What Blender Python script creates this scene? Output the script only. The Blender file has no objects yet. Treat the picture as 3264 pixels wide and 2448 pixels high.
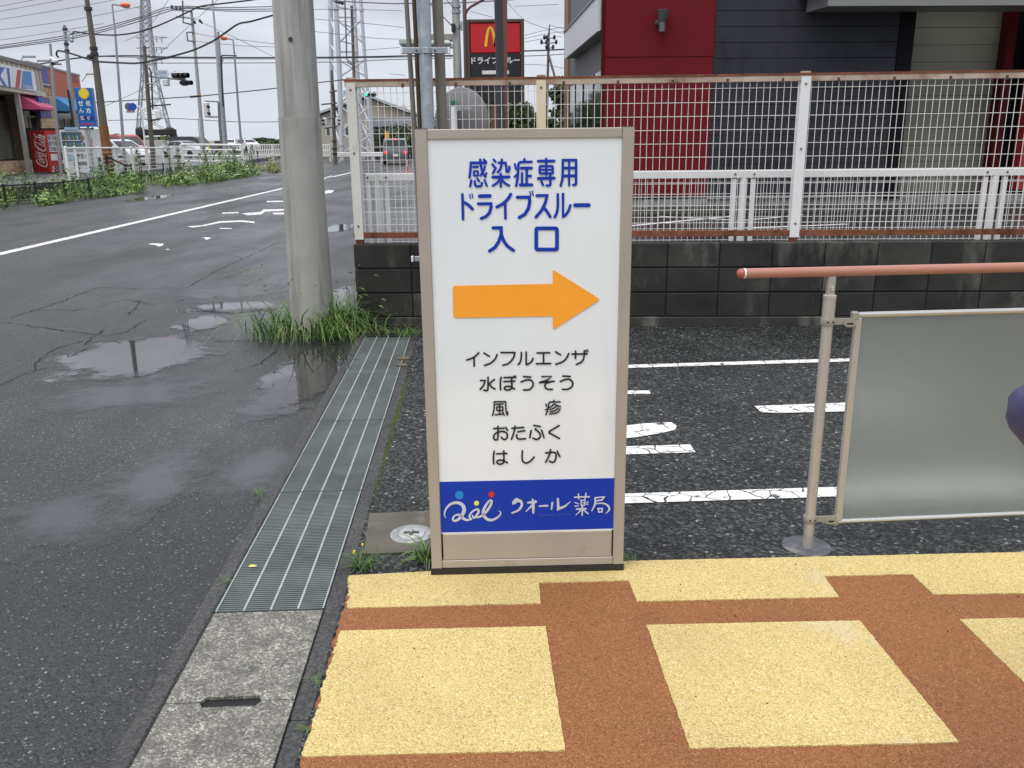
import bpy, math, random
from mathutils import Vector as V, Matrix
random.seed(7)
SC = bpy.context.scene
COL = SC.collection
PI = math.pi
# ---------------------------------------------------------------- camera
F, CX, CY, EYE = 2767.0, 1632.0, 1224.0, 1.5
down = V((108.0, 9843.0, F)).normalized()
fwd = V((0, 0, 1)); Yw = (fwd - down * fwd.dot(down)).normalized()
Xw = Yw.cross(down) * -1
if Xw.x < 0: Xw = -Xw
ROT = Matrix((Xw, Yw, -down))            # camera pixel axes (right, down, forward) -> world
CAM = V((0, 0, EYE))
def ray(px, py): return ROT @ V((px - CX, py - CY, F))
def G(px, py, z=0.0):                     # point on the level z seen at a pixel of the photograph
    r = ray(px, py); return CAM + r * ((z - EYE) / r.z)
def P(px, py, Y):                         # point at distance Y seen at a pixel of the photograph
    r = ray(px, py); return CAM + r * (Y / r.y)
def ONPLANE(px, py, o, n):
    r = ray(px, py); return CAM + r * ((o - CAM).dot(n) / r.dot(n))
cd = bpy.data.cameras.new('camera'); cam = bpy.data.objects.new('camera', cd); COL.objects.link(cam)
rx, ry, rz = ROT @ V((1, 0, 0)), ROT @ V((0, -1, 0)), ROT @ V((0, 0, -1))
M4 = Matrix((rx, ry, rz)).transposed().to_4x4(); M4.translation = CAM
cam.matrix_world = M4
cd.sensor_fit = 'HORIZONTAL'; cd.sensor_width = 36; cd.lens = F / 3264 * 36
cd.clip_start = 0.05; cd.clip_end = 4000
SC.camera = cam
# ---------------------------------------------------------------- sky, sun, exposure
W = bpy.data.worlds.new('World'); SC.world = W; W.use_nodes = True
nt = W.node_tree; nt.nodes.clear()
def nd(t, typ, **k):
    n = t.nodes.new(typ)
    for a, b in k.items():
        if a in n.inputs: n.inputs[a].default_value = b
        else: setattr(n, a, b)
    return n
SUN_EL, SUN_AZ = math.radians(64), math.radians(215)
sky = nd(nt, 'ShaderNodeTexSky', sky_type='NISHITA', sun_disc=False)
sky.sun_elevation = SUN_EL; sky.sun_rotation = SUN_AZ; sky.air_density = 1.0; sky.dust_density = 3.0
tc = nd(nt, 'ShaderNodeTexCoord')
mp = nd(nt, 'ShaderNodeMapping'); mp.inputs['Scale'].default_value = (1.6, 1.6, 6.0)
nz = nd(nt, 'ShaderNodeTexNoise', Scale=2.3, Detail=7.0, Roughness=0.55)
rp = nd(nt, 'ShaderNodeValToRGB')
rp.color_ramp.elements[0].position = 0.34; rp.color_ramp.elements[0].color = (4.15, 4.2, 4.75, 1)
rp.color_ramp.elements[1].position = 0.62; rp.color_ramp.elements[1].color = (6.5, 6.75, 7.3, 1)
mx = nd(nt, 'ShaderNodeMix', data_type='RGBA'); mx.inputs[0].default_value = 0.9
bg = nd(nt, 'ShaderNodeBackground', Strength=0.084); wo = nd(nt, 'ShaderNodeOutputWorld')
L = nt.links.new
L(tc.outputs['Generated'], mp.inputs[0]); L(mp.outputs[0], nz.inputs['Vector']); L(nz.outputs[0], rp.inputs[0])
# an overcast sky is brighter overhead than at the horizon (CIE overcast distribution), with thin pale air low down
sz = nd(nt, 'ShaderNodeSeparateXYZ'); L(tc.outputs['Generated'], sz.inputs[0])
zr = nd(nt, 'ShaderNodeMapRange'); zr.inputs[1].default_value = 0; zr.inputs[2].default_value = 1; zr.inputs[3].default_value = .86; zr.inputs[4].default_value = 1.75; L(sz.outputs['Z'], zr.inputs[0])
vs_ = nd(nt, 'ShaderNodeVectorMath', operation='SCALE'); L(rp.outputs[0], vs_.inputs[0]); L(zr.outputs[0], vs_.inputs['Scale'])
hz = nd(nt, 'ShaderNodeMapRange', interpolation_type='SMOOTHSTEP'); hz.inputs[1].default_value = 0; hz.inputs[2].default_value = .17; hz.inputs[3].default_value = .8; hz.inputs[4].default_value = 0; L(sz.outputs['Z'], hz.inputs[0])
hm = nd(nt, 'ShaderNodeMix', data_type='RGBA'); L(hz.outputs[0], hm.inputs[0]); L(vs_.outputs[0], hm.inputs[6]); hm.inputs[7].default_value = (6.1, 6.6, 7.2, 1)
L(sky.outputs[0], mx.inputs[6]); L(hm.outputs[2], mx.inputs[7]); L(mx.outputs[2], bg.inputs[0]); L(bg.outputs[0], wo.inputs[0])
sd = bpy.data.lights.new('sun', 'SUN'); sun = bpy.data.objects.new('sun', sd); COL.objects.link(sun)
sd.energy = 1.35; sd.angle = math.radians(50); sd.color = (1.0, 0.97, 0.92)
sdir = V((math.sin(SUN_AZ) * math.cos(SUN_EL), math.cos(SUN_AZ) * math.cos(SUN_EL), math.sin(SUN_EL)))
sun.rotation_euler = sdir.to_track_quat('Z', 'Y').to_euler(); sun.location = (0, 0, 30)
SC.view_settings.view_transform = 'Standard'; SC.view_settings.look = 'None'
SC.view_settings.exposure = 0.66; SC.view_settings.gamma = 1.0; SC.view_settings.use_curve_mapping = False
SC.render.engine = 'CYCLES'; SC.cycles.use_denoising = True; SC.cycles.max_bounces = 8
SC.cycles.transparent_max_bounces = 12
# ---------------------------------------------------------------- mesh builder
class MB:
    def __init__(s): s.v = []; s.f = []; s.m = []; s.cur = 0
    def add(s, vs, fs):
        o = len(s.v); s.v += [tuple(v) for v in vs]
        for f in fs: s.f.append(tuple(i + o for i in f)); s.m.append(s.cur)
        return s
    def poly(s, pts): return s.add(pts, [tuple(range(len(pts)))])
    def box(s, c, d, x=V((1, 0, 0)), y=V((0, 1, 0)), z=V((0, 0, 1))):
        c = V(c); x = V(x).normalized() * d[0] / 2; y = V(y).normalized() * d[1] / 2; z = V(z).normalized() * d[2] / 2
        vs = [c + x * a + y * b + z * e for e in (-1, 1) for b in (-1, 1) for a in (-1, 1)]
        return s.add(vs, [(0, 2, 3, 1), (4, 5, 7, 6), (0, 1, 5, 4), (2, 6, 7, 3), (0, 4, 6, 2), (1, 3, 7, 5)])
    def box2(s, a, b):
        return s.box([(a[i] + b[i]) / 2 for i in range(3)], [abs(b[i] - a[i]) for i in range(3)])
    def cbox(s, a, b, e=0.004):            # box with chamfered edges
        a = [min(p, q) for p, q in zip(a, b)], [max(p, q) for p, q in zip(a, b)]
        lo, hi = a; c = [(p + q) / 2 for p, q in zip(lo, hi)]; h = [(q - p) / 2 for p, q in zip(lo, hi)]
        vs = []; idx = {}
        for ax in range(3):
            for sx in (-1, 1):
                for sy in (-1, 1):
                    for sz in (-1, 1):
                        g = (sx, sy, sz); p = []
                        for k in range(3):
                            hh = h[k] if k == ax else h[k] - e
                            p.append(c[k] + g[k] * hh)
                        idx[(ax, g)] = len(vs); vs.append(p)
        fs = []
        for ax in range(3):
            o1, o2 = [k for k in range(3) if k != ax]
            for sg in (-1, 1):
                q = []
                for u, w in ((-1, -1), (1, -1), (1, 1), (-1, 1)):
                    g = [0, 0, 0]; g[ax] = sg; g[o1] = u; g[o2] = w; q.append(idx[(ax, tuple(g))])
                fs.append(tuple(q))
        for ax in range(3):                 # edge bevels
            o1, o2 = [k for k in range(3) if k != ax]
            for u in (-1, 1):
                for w in (-1, 1):
                    g0 = [0, 0, 0]; g0[o1] = u; g0[o2] = w; g1 = list(g0); g0[ax] = -1; g1[ax] = 1
                    fs.append((idx[(o1, tuple(g0))], idx[(o1, tuple(g1))], idx[(o2, tuple(g1))], idx[(o2, tuple(g0))]))
        for g in [(a_, b_, c_) for a_ in (-1, 1) for b_ in (-1, 1) for c_ in (-1, 1)]:
            fs.append((idx[(0, g)], idx[(1, g)], idx[(2, g)]))
        return s.add(vs, fs)
    def tube(s, pts, r, n=10, cap=True, flat=None):
        pts = [V(p) for p in pts]; rs = r if isinstance(r, (list, tuple)) else [r] * len(pts)
        o = len(s.v); vs = []; ref = None
        for i, p in enumerate(pts):
            d = (pts[min(i + 1, len(pts) - 1)] - pts[max(i - 1, 0)]).normalized()
            if ref is None: ref = V((0, 0, 1)) if abs(d.z) < .9 else V((0, 1, 0))
            u = d.cross(ref)
            if u.length < 1e-4: u = d.cross(V((1, 0, 0)))
            u.normalize(); w = u.cross(d).normalized(); ref = w
            for k in range(n):
                a = 2 * PI * (k + .5) / n
                vs.append(p + u * (math.cos(a) * rs[i]) + w * (math.sin(a) * rs[i]))
        fs = [(i * n + k, i * n + (k + 1) % n, (i + 1) * n + (k + 1) % n, (i + 1) * n + k) for i in range(len(pts) - 1) for k in range(n)]
        if cap: fs += [tuple(range(n))[::-1], tuple(range((len(pts) - 1) * n, len(pts) * n))]
        return s.add(vs, fs)
    def prism(s, outline, off):             # polygon pushed along a vector
        n = len(outline); off = V(off); vs = [V(p) for p in outline] + [V(p) + off for p in outline]
        return s.add(vs, [tuple(range(n))[::-1], tuple(range(n, 2 * n))] + [(i, (i + 1) % n, (i + 1) % n + n, i + n) for i in range(n)])
    def lathe(s, prof, o=(0, 0, 0), n=24, axis=None, cap=True):
        o = V(o); q = V((0, 0, 1)).rotation_difference(V(axis)).to_matrix() if axis else Matrix.Identity(3)
        vs = []; fs = []
        for r, z in prof:
            for k in range(n):
                a = 2 * PI * k / n; vs.append(o + q @ V((r * math.cos(a), r * math.sin(a), z)))
        for i in range(len(prof) - 1):
            for k in range(n): fs.append((i * n + k, i * n + (k + 1) % n, (i + 1) * n + (k + 1) % n, (i + 1) * n + k))
        if cap and prof[0][0] > 1e-6: fs.append(tuple(range(n))[::-1])
        if cap and prof[-1][0] > 1e-6: fs.append(tuple(range((len(prof) - 1) * n, len(prof) * n)))
        return s.add(vs, fs)
    def ball(s, c, r, n=10, m=6):
        r = r if isinstance(r, (list, tuple)) else (r, r, r); vs = []; fs = []
        for i in range(m + 1):
            t = PI * i / m
            for k in range(n):
                a = 2 * PI * k / n
                vs.append((c[0] + r[0] * math.sin(t) * math.cos(a), c[1] + r[1] * math.sin(t) * math.sin(a), c[2] + r[2] * math.cos(t)))
        for i in range(m):
            for k in range(n): fs.append((i * n + k, (i + 1) * n + k, (i + 1) * n + (k + 1) % n, i * n + (k + 1) % n))
        return s.add(vs, fs)
    def stroke(s, pts, w, fn, smooth=True, closed=False, dz=0.0):   # a ribbon with round ends; fn maps (x, y, lift) to space
        P2 = []
        for p in pts: P2.append((p[0], p[1], p[2] if len(p) > 2 else w))
        if smooth and len(P2) > 2:
            q = []; n = len(P2); rng = n if closed else n - 1
            for i in range(rng):
                a = P2[(i - 1) % n] if closed or i > 0 else P2[0]; b = P2[i]; c = P2[(i + 1) % n]
                d = P2[(i + 2) % n] if closed or i + 2 < n else P2[-1]
                for k in range(5):
                    t = k / 5
                    q.append(tuple(.5 * (2 * b[j] + (c[j] - a[j]) * t + (2 * a[j] - 5 * b[j] + 4 * c[j] - d[j]) * t * t + (3 * b[j] - a[j] - 3 * c[j] + d[j]) * t ** 3) for j in range(3)))
            if not closed: q.append(P2[-1])
            P2 = q
        n = len(P2); vs = []; fs = []
        for i, (x, y, wd) in enumerate(P2):
            a = P2[(i - 1) % n] if closed else P2[max(i - 1, 0)]; b = P2[(i + 1) % n] if closed else P2[min(i + 1, n - 1)]
            d1 = V((x - a[0], y - a[1])); d2 = V((b[0] - x, b[1] - y))
            if d1.length < 1e-9: d1 = d2
            if d2.length < 1e-9: d2 = d1
            d1.normalize(); d2.normalize(); t = d1 + d2
            if t.length < 1e-3: t = d1
            t.normalize(); nn = V((-t.y, t.x)); sc = min(1.5, 1 / max(.3, nn.dot(V((-d1.y, d1.x)))))
            h = wd / 2 * sc
            vs += [fn(x + nn.x * h, y + nn.y * h, dz), fn(x - nn.x * h, y - nn.y * h, dz)]
        for i in range(n if closed else n - 1):
            j = (i + 1) % n; fs.append((2 * i, 2 * i + 1, 2 * j + 1, 2 * j))
        s.add(vs, fs)
        if not closed:
            for e, o in ((0, 1), (n - 1, n - 2)):
                x, y, wd = P2[e]; d = V((x - P2[o][0], y - P2[o][1]))
                if d.length < 1e-9: continue
                a0 = math.atan2(d.y, d.x)
                s.poly([fn(x + wd / 2 * math.cos(a0 + t), y + wd / 2 * math.sin(a0 + t), dz) for t in [PI * (k / 8 - .5) for k in range(9)]])
        return s
    def build(s, name, mat, parent=None, smooth=True, loc=None):
        me = bpy.data.meshes.new(name); me.from_pydata(s.v, [], s.f); me.update()
        mats = mat if isinstance(mat, (list, tuple)) else [mat]
        for m in mats: me.materials.append(m)
        if len(mats) > 1: me.polygons.foreach_set('material_index', s.m)
        if smooth:
            me.polygons.foreach_set('use_smooth', [True] * len(me.polygons)); me.set_sharp_from_angle(angle=math.radians(35))
        o = bpy.data.objects.new(name, me); COL.objects.link(o)
        if parent is not None: o.parent = parent
        if loc is not None: o.location = loc
        return o
def tag(o, label=None, cat=None, group=None, kind=None):
    if label: o['label'] = label
    if cat: o['category'] = cat
    if group: o['group'] = group
    if kind: o['kind'] = kind
    return o
def thing(name, label, cat, loc=(0, 0, 0), rz=0.0, group=None):
    o = bpy.data.objects.new(name, None); COL.objects.link(o); o.empty_display_size = .1
    o.location = loc; o.rotation_euler = (0, 0, rz)
    return tag(o, label, cat, group)
def struct(o): o['kind'] = 'structure'; return o
def stuff(o): o['kind'] = 'stuff'; return o
def copy_tree(o, parent=None):
    c = o.copy(); COL.objects.link(c); c.parent = parent
    for ch in list(o.children): copy_tree(ch, c)
    return c
def text_obj(name, body, mat, parent, origin, xdir, ydir, height, bold=0.0, width=None, stretch=1.0):
    cu = bpy.data.curves.new('t', 'FONT'); cu.body = body; cu.offset = bold; cu.resolution_u = 3
    t = bpy.data.objects.new('t', cu); COL.objects.link(t)
    bpy.context.view_layer.update()
    dg = bpy.context.evaluated_depsgraph_get(); me = bpy.data.meshes.new_from_object(t.evaluated_get(dg))
    bpy.data.objects.remove(t); me.name = name
    xs = [v.co.x for v in me.vertices]; ys = [v.co.y for v in me.vertices]
    x0, x1, y0, y1 = min(xs), max(xs), min(ys), max(ys); s = height / (y1 - y0)
    sx = (width / (x1 - x0)) if width else s * stretch
    o0, xd, yd = V(origin), V(xdir).normalized(), V(ydir).normalized()
    for v in me.vertices: v.co = o0 + xd * ((v.co.x - x0) * sx) + yd * ((v.co.y - y0) * s)
    me.materials.clear(); me.materials.append(mat); me.update()
    o = bpy.data.objects.new(name, me); COL.objects.link(o); o.parent = parent
    return o
# ---------------------------------------------------------------- materials
MATS = {}
def new_mat(name):
    m = bpy.data.materials.new(name); m.use_nodes = True; t = m.node_tree; t.nodes.clear()
    out = nd(t, 'ShaderNodeOutputMaterial'); b = nd(t, 'ShaderNodeBsdfPrincipled'); t.links.new(b.outputs[0], out.inputs[0])
    return m, t, b, out
def c4(c): return (c[0], c[1], c[2], 1)
def mat(name, col, rough=.5, metal=0.0, var=.12, scale=6.0, bump=0.0, bscale=60.0, dirt=None, damt=.5, dscale=3.0, dstretch=1.0, alpha=None, emit=0.0, spec=.5, world=False, coat=0.0):
    if name in MATS: return MATS[name]
    m, t, b, out = new_mat(name); lk = t.links.new
    tcn = nd(t, 'ShaderNodeTexCoord')
    vec = tcn.outputs['Object']
    if world:
        g = nd(t, 'ShaderNodeNewGeometry'); vec = g.outputs['Position']
    n1 = nd(t, 'ShaderNodeTexNoise', Scale=scale, Detail=5.0, Roughness=.6); lk(vec, n1.inputs['Vector'])
    mr = nd(t, 'ShaderNodeMapRange'); mr.inputs[1].default_value = .3; mr.inputs[2].default_value = .7
    mr.inputs[3].default_value = 1 - var; mr.inputs[4].default_value = 1 + var; lk(n1.outputs[0], mr.inputs[0])
    vm = nd(t, 'ShaderNodeVectorMath', operation='SCALE'); vm.inputs[0].default_value = col[:3]; lk(mr.outputs[0], vm.inputs['Scale'])
    c = vm.outputs[0]
    if dirt:
        mpn = nd(t, 'ShaderNodeMapping'); mpn.inputs['Scale'].default_value = (1, 1, 1 / dstretch); lk(vec, mpn.inputs[0])
        n2 = nd(t, 'ShaderNodeTexNoise', Scale=dscale, Detail=8.0, Roughness=.65); lk(mpn.outputs[0], n2.inputs['Vector'])
        r2 = nd(t, 'ShaderNodeMapRange'); r2.inputs[1].default_value = .68 - damt * .35; r2.inputs[2].default_value = .82 - damt * .2; lk(n2.outputs[0], r2.inputs[0])
        mxx = nd(t, 'ShaderNodeMix', data_type='RGBA'); lk(r2.outputs[0], mxx.inputs[0]); lk(c, mxx.inputs[6]); mxx.inputs[7].default_value = c4(dirt); c = mxx.outputs[2]
    lk(c, b.inputs['Base Color'])
    rr = nd(t, 'ShaderNodeMapRange'); rr.inputs[3].default_value = max(.02, rough - .08); rr.inputs[4].default_value = min(1, rough + .08); lk(n1.outputs[0], rr.inputs[0]); lk(rr.outputs[0], b.inputs['Roughness'])
    b.inputs['Metallic'].default_value = metal; b.inputs['Specular IOR Level'].default_value = spec; b.inputs['Coat Weight'].default_value = coat
    if bump:
        n3 = nd(t, 'ShaderNodeTexNoise', Scale=bscale, Detail=4.0); lk(vec, n3.inputs['Vector'])
        bp = nd(t, 'ShaderNodeBump', Strength=bump, Distance=.004); lk(n3.outputs[0], bp.inputs['Height']); lk(bp.outputs[0], b.inputs['Normal'])
    if emit:
        lk(c, b.inputs['Emission Color']); b.inputs['Emission Strength'].default_value = emit
    MATS[name] = m; return m
def granular(name, cols, cell, rough=.5, bump=.6, big=(.85, 1.15), bigscale=.8, spark=None, spec=.5, dist=.004, stain=None, stamt=.5, stscale=2.0, edge=0.0):
    """pebbly surface: every cell of a Voronoi is a stone with its own tone"""
    m, t, b, out = new_mat(name); lk = t.links.new
    g = nd(t, 'ShaderNodeNewGeometry'); vec = g.outputs['Position']
    vo = nd(t, 'ShaderNodeTexVoronoi', Scale=1 / cell, Randomness=1.0); lk(vec, vo.inputs['Vector'])
    sp = nd(t, 'ShaderNodeSeparateColor'); lk(vo.outputs['Color'], sp.inputs[0])
    cr = nd(t, 'ShaderNodeValToRGB'); el = cr.color_ramp.elements
    while len(el) < len(cols): el.new(.5)
    for e, (p, c) in zip(el, cols): e.position = p; e.color = c4(c)
    lk(sp.outputs[0], cr.inputs[0]); c = cr.outputs[0]
    n1 = nd(t, 'ShaderNodeTexNoise', Scale=bigscale, Detail=7.0, Roughness=.62); lk(vec, n1.inputs['Vector'])
    mr = nd(t, 'ShaderNodeMapRange'); mr.inputs[1].default_value = .3; mr.inputs[2].default_value = .7; mr.inputs[3].default_value = big[0]; mr.inputs[4].default_value = big[1]; lk(n1.outputs[0], mr.inputs[0])
    vm = nd(t, 'ShaderNodeVectorMath', operation='SCALE'); lk(c, vm.inputs[0]); lk(mr.outputs[0], vm.inputs['Scale']); c = vm.outputs[0]
    if edge:
        me = nd(t, 'ShaderNodeMapRange'); me.inputs[1].default_value = .25; me.inputs[2].default_value = .75; me.inputs[3].default_value = 1; me.inputs[4].default_value = 1 - edge
        lk(vo.outputs['Distance'], me.inputs[0])
        v2 = nd(t, 'ShaderNodeVectorMath', operation='SCALE'); lk(c, v2.inputs[0]); lk(me.outputs[0], v2.inputs['Scale']); c = v2.outputs[0]
    if stain:
        n2 = nd(t, 'ShaderNodeTexNoise', Scale=stscale, Detail=9.0, Roughness=.7); lk(vec, n2.inputs['Vector'])
        r2 = nd(t, 'ShaderNodeMapRange'); r2.inputs[1].default_value = .68 - stamt * .35; r2.inputs[2].default_value = .82 - stamt * .2; lk(n2.outputs[0], r2.inputs[0])
        mxx = nd(t, 'ShaderNodeMix', data_type='RGBA'); lk(r2.outputs[0], mxx.inputs[0]); lk(c, mxx.inputs[6]); mxx.inputs[7].default_value = c4(stain); c = mxx.outputs[2]
    lk(c, b.inputs['Base Color'])
    rr = nd(t, 'ShaderNodeMapRange'); rr.inputs[1].default_value = .3; rr.inputs[2].default_value = .7; rr.inputs[3].default_value = rough - .1; rr.inputs[4].default_value = rough + .12; lk(n1.outputs[0], rr.inputs[0]); lk(rr.outputs[0], b.inputs['Roughness'])
    b.inputs['Specular IOR Level'].default_value = spec
    bp = nd(t, 'ShaderNodeBump', Strength=bump, Distance=dist, invert=True); lk(vo.outputs['Distance'], bp.inputs['Height']); lk(bp.outputs[0], b.inputs['Normal'])
    MATS[name] = m; return m
def simple(name, col, rough=.5, metal=0, **k): return mat(name, col, rough, metal, **k)
# wet road: fine aggregate, damp gloss that comes and goes
def road_mat():
    m, t, b, out = new_mat('wet_asphalt'); lk = t.links.new
    g = nd(t, 'ShaderNodeNewGeometry'); vec = g.outputs['Position']
    vo = nd(t, 'ShaderNodeTexVoronoi', Scale=150.0); lk(vec, vo.inputs['Vector'])
    sp = nd(t, 'ShaderNodeSeparateColor'); lk(vo.outputs['Color'], sp.inputs[0])
    cr = nd(t, 'ShaderNodeValToRGB'); el = cr.color_ramp.elements
    el[0].position = 0; el[0].color = (.006, .0065, .006, 1); el[1].position = .9; el[1].color = (.034, .035, .033, 1)
    e = el.new(.978); e.color = (.05, .05, .048, 1); e = el.new(.991); e.color = (.2, .2, .19, 1)
    lk(sp.outputs[0], cr.inputs[0])
    n1 = nd(t, 'ShaderNodeTexNoise', Scale=.55, Detail=8.0, Roughness=.62); lk(vec, n1.inputs['Vector'])
    mr = nd(t, 'ShaderNodeMapRange'); mr.inputs[1].default_value = .3; mr.inputs[2].default_value = .7; mr.inputs[3].default_value = .6; mr.inputs[4].default_value = 1.45; lk(n1.outputs[0], mr.inputs[0])
    vm = nd(t, 'ShaderNodeVectorMath', operation='SCALE'); lk(cr.outputs[0], vm.inputs[0]); lk(mr.outputs[0], vm.inputs['Scale'])
    lk(vm.outputs[0], b.inputs['Base Color'])
    mp2 = nd(t, 'ShaderNodeMapping'); mp2.inputs['Scale'].default_value = (1.0, .35, 1.0); lk(vec, mp2.inputs[0])
    n2 = nd(t, 'ShaderNodeTexNoise', Scale=.8, Detail=7.0, Roughness=.6); lk(mp2.outputs[0], n2.inputs['Vector'])
    rr = nd(t, 'ShaderNodeMapRange'); rr.inputs[1].default_value = .35; rr.inputs[2].default_value = .65; rr.inputs[3].default_value = .2; rr.inputs[4].default_value = .52; lk(n2.outputs[0], rr.inputs[0]); lk(rr.outputs[0], b.inputs['Roughness'])
    bs = nd(t, 'ShaderNodeMapRange'); bs.inputs[1].default_value = .35; bs.inputs[2].default_value = .65; bs.inputs[3].default_value = .25; bs.inputs[4].default_value = .8; lk(n2.outputs[0], bs.inputs[0])
    bp = nd(t, 'ShaderNodeBump', Distance=.004, invert=True); lk(bs.outputs[0], bp.inputs['Strength']); lk(vo.outputs['Distance'], bp.inputs['Height']); lk(bp.outputs[0], b.inputs['Normal'])
    b.inputs['Specular IOR Level'].default_value = .6
    return m
ROADM = road_mat()
# standing water: a sheet that thins out to nothing at a ragged rim (local coordinates, unit disc)
def puddle_mat(name='rain_water', soft=.24, rough=.03, col=(.03, .029, .029), amp=1.5, mx=1.0):
    m, t, b, out = new_mat(name); lk = t.links.new
    tcn = nd(t, 'ShaderNodeTexCoord'); g = nd(t, 'ShaderNodeNewGeometry')
    ln = nd(t, 'ShaderNodeVectorMath', operation='LENGTH'); lk(tcn.outputs['Object'], ln.inputs[0])
    n = nd(t, 'ShaderNodeTexNoise', Scale=3.0, Detail=10.0, Roughness=.7); lk(g.outputs['Position'], n.inputs['Vector'])
    ma = nd(t, 'ShaderNodeMath', operation='MULTIPLY_ADD'); lk(n.outputs[0], ma.inputs[0]); ma.inputs[1].default_value = amp; ma.inputs[2].default_value = -amp / 2
    ad = nd(t, 'ShaderNodeMath', operation='ADD'); lk(ln.outputs['Value'], ad.inputs[0]); lk(ma.outputs[0], ad.inputs[1])
    mr = nd(t, 'ShaderNodeMapRange', interpolation_type='SMOOTHSTEP'); mr.inputs[1].default_value = .64 - soft / 2; mr.inputs[2].default_value = .64 + soft / 2; mr.inputs[3].default_value = mx; mr.inputs[4].default_value = 0; lk(ad.outputs[0], mr.inputs[0])
    tr = nd(t, 'ShaderNodeBsdfTransparent'); ms = nd(t, 'ShaderNodeMixShader')
    b.inputs['Base Color'].default_value = c4(col); b.inputs['Roughness'].default_value = rough; b.inputs['IOR'].default_value = 1.9; b.inputs['Specular IOR Level'].default_value = .9
    lk(mr.outputs[0], ms.inputs[0]); lk(tr.outputs[0], ms.inputs[1]); lk(b.outputs[0], ms.inputs[2]); lk(ms.outputs[0], out.inputs[0])
    return m
WATER = puddle_mat()
FILM = puddle_mat('water_film', .9, .17, (.025, .025, .025), 1.9, .72)
# worn road paint: flakes missing, crack lines through it
def paint_mat(name, col, wear=.35):
    m, t, b, out = new_mat(name); lk = t.links.new
    g = nd(t, 'ShaderNodeNewGeometry'); vec = g.outputs['Position']
    n = nd(t, 'ShaderNodeTexNoise', Scale=14.0, Detail=10.0, Roughness=.75); lk(vec, n.inputs['Vector'])
    mr = nd(t, 'ShaderNodeMapRange'); mr.inputs[1].default_value = .28 + wear * .25; mr.inputs[2].default_value = .34 + wear * .25; lk(n.outputs[0], mr.inputs[0])
    nw = nd(t, 'ShaderNodeTexNoise', Scale=6.0, Detail=3.0); lk(vec, nw.inputs['Vector'])
    ad = nd(t, 'ShaderNodeVectorMath', operation='MULTIPLY_ADD'); lk(nw.outputs['Color'], ad.inputs[0]); ad.inputs[1].default_value = (.12, .12, 0); lk(vec, ad.inputs[2])
    vo = nd(t, 'ShaderNodeTexVoronoi', feature='DISTANCE_TO_EDGE', Scale=7.0); lk(ad.outputs[0], vo.inputs['Vector'])
    m2 = nd(t, 'ShaderNodeMapRange'); m2.inputs[1].default_value = .008; m2.inputs[2].default_value = .022; lk(vo.outputs[0], m2.inputs[0])
    mu = nd(t, 'ShaderNodeMath', operation='MULTIPLY'); lk(mr.outputs[0], mu.inputs[0]); lk(m2.outputs[0], mu.inputs[1])
    tr = nd(t, 'ShaderNodeBsdfTransparent'); ms = nd(t, 'ShaderNodeMixShader')
    b.inputs['Base Color'].default_value = c4(col); b.inputs['Roughness'].default_value = .45
    v3 = nd(t, 'ShaderNodeTexVoronoi', Scale=130.0); lk(vec, v3.inputs['Vector'])
    bp = nd(t, 'ShaderNodeBump', Strength=.3, Distance=.003, invert=True); lk(v3.outputs['Distance'], bp.inputs['Height']); lk(bp.outputs[0], b.inputs['Normal'])
    lk(mu.outputs[0], ms.inputs[0]); lk(tr.outputs[0], ms.inputs[1]); lk(b.outputs[0], ms.inputs[2]); lk(ms.outputs[0], out.inputs[0])
    return m
PAINT = paint_mat('road_paint', (.8, .8, .79)); PAINT2 = paint_mat('lot_paint', (.82, .82, .8), .42)
LOTM = granular('coarse_asphalt', [(0, (.006, .0065, .006)), (.5, (.020, .0215, .021)), (.86, (.062, .066, .064)), (.985, (.11, .115, .113)), (1, (.4, .4, .4))], .0115, rough=.42, bump=1.0, dist=.006, spec=.35, big=(.7, 1.25), bigscale=1.3)
YEL = granular('yellow_granule_coating', [(0, (.52, .38, .13)), (.22, (.70, .53, .20)), (.9, (.82, .64, .27)), (1, (.86, .75, .45))], .0045, rough=.72, bump=.8, dist=.003, big=(.86, 1.1), bigscale=1.6, edge=.3, stain=(.60, .53, .36), stamt=.34, stscale=1.3)
BRN = granular('brown_granule_coating', [(0, (.20, .07, .02)), (.3, (.31, .115, .034)), (.9, (.38, .148, .046)), (1, (.5, .24, .11))], .004, rough=.72, bump=.8, dist=.003, big=(.88, 1.1), bigscale=2.0, edge=.25)
CONC = mat('weathered_concrete', (.30, .295, .27), .75, var=.2, scale=3, bump=.4, bscale=120, dirt=(.16, .155, .14), damt=.55, dscale=5, world=True)
COVERM = granular('exposed_aggregate_concrete', [(0, (.10, .096, .082)), (.5, (.175, .168, .143)), (.85, (.26, .25, .215)), (1, (.42, .405, .37))], .0055, rough=.62, bump=.35, big=(.55, 1.4), bigscale=14.0, stain=(.10, .096, .088), stamt=.5, stscale=9)
KERB = granular('damp_kerb_concrete', [(0, (.028, .028, .027)), (.6, (.05, .05, .048)), (1, (.075, .074, .07))], .008, rough=.5, bump=.5, big=(.7, 1.35), bigscale=2.5, stain=(.12, .117, .107), stamt=.2, stscale=3)
GALV = mat('galvanised_steel', (.40, .43, .46), .48, .6, var=.2, scale=14, dirt=(.52, .56, .60), damt=.4, dscale=9)
GRATE = mat('grate_steel', (.145, .165, .158), .55, .25, var=.22, scale=4, dirt=(.085, .097, .09), damt=.5, dscale=3, world=True)
GRATEB = mat('bright_grate_edge', (.40, .43, .42), .5, .3, var=.15, scale=20)
WHITE = mat('white_paint', (.78, .79, .78), .4, var=.05, scale=3, dirt=(.6, .55, .45), damt=.12, dscale=6)
DARK = mat('dark_void', (.012, .012, .012), .8)
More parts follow.
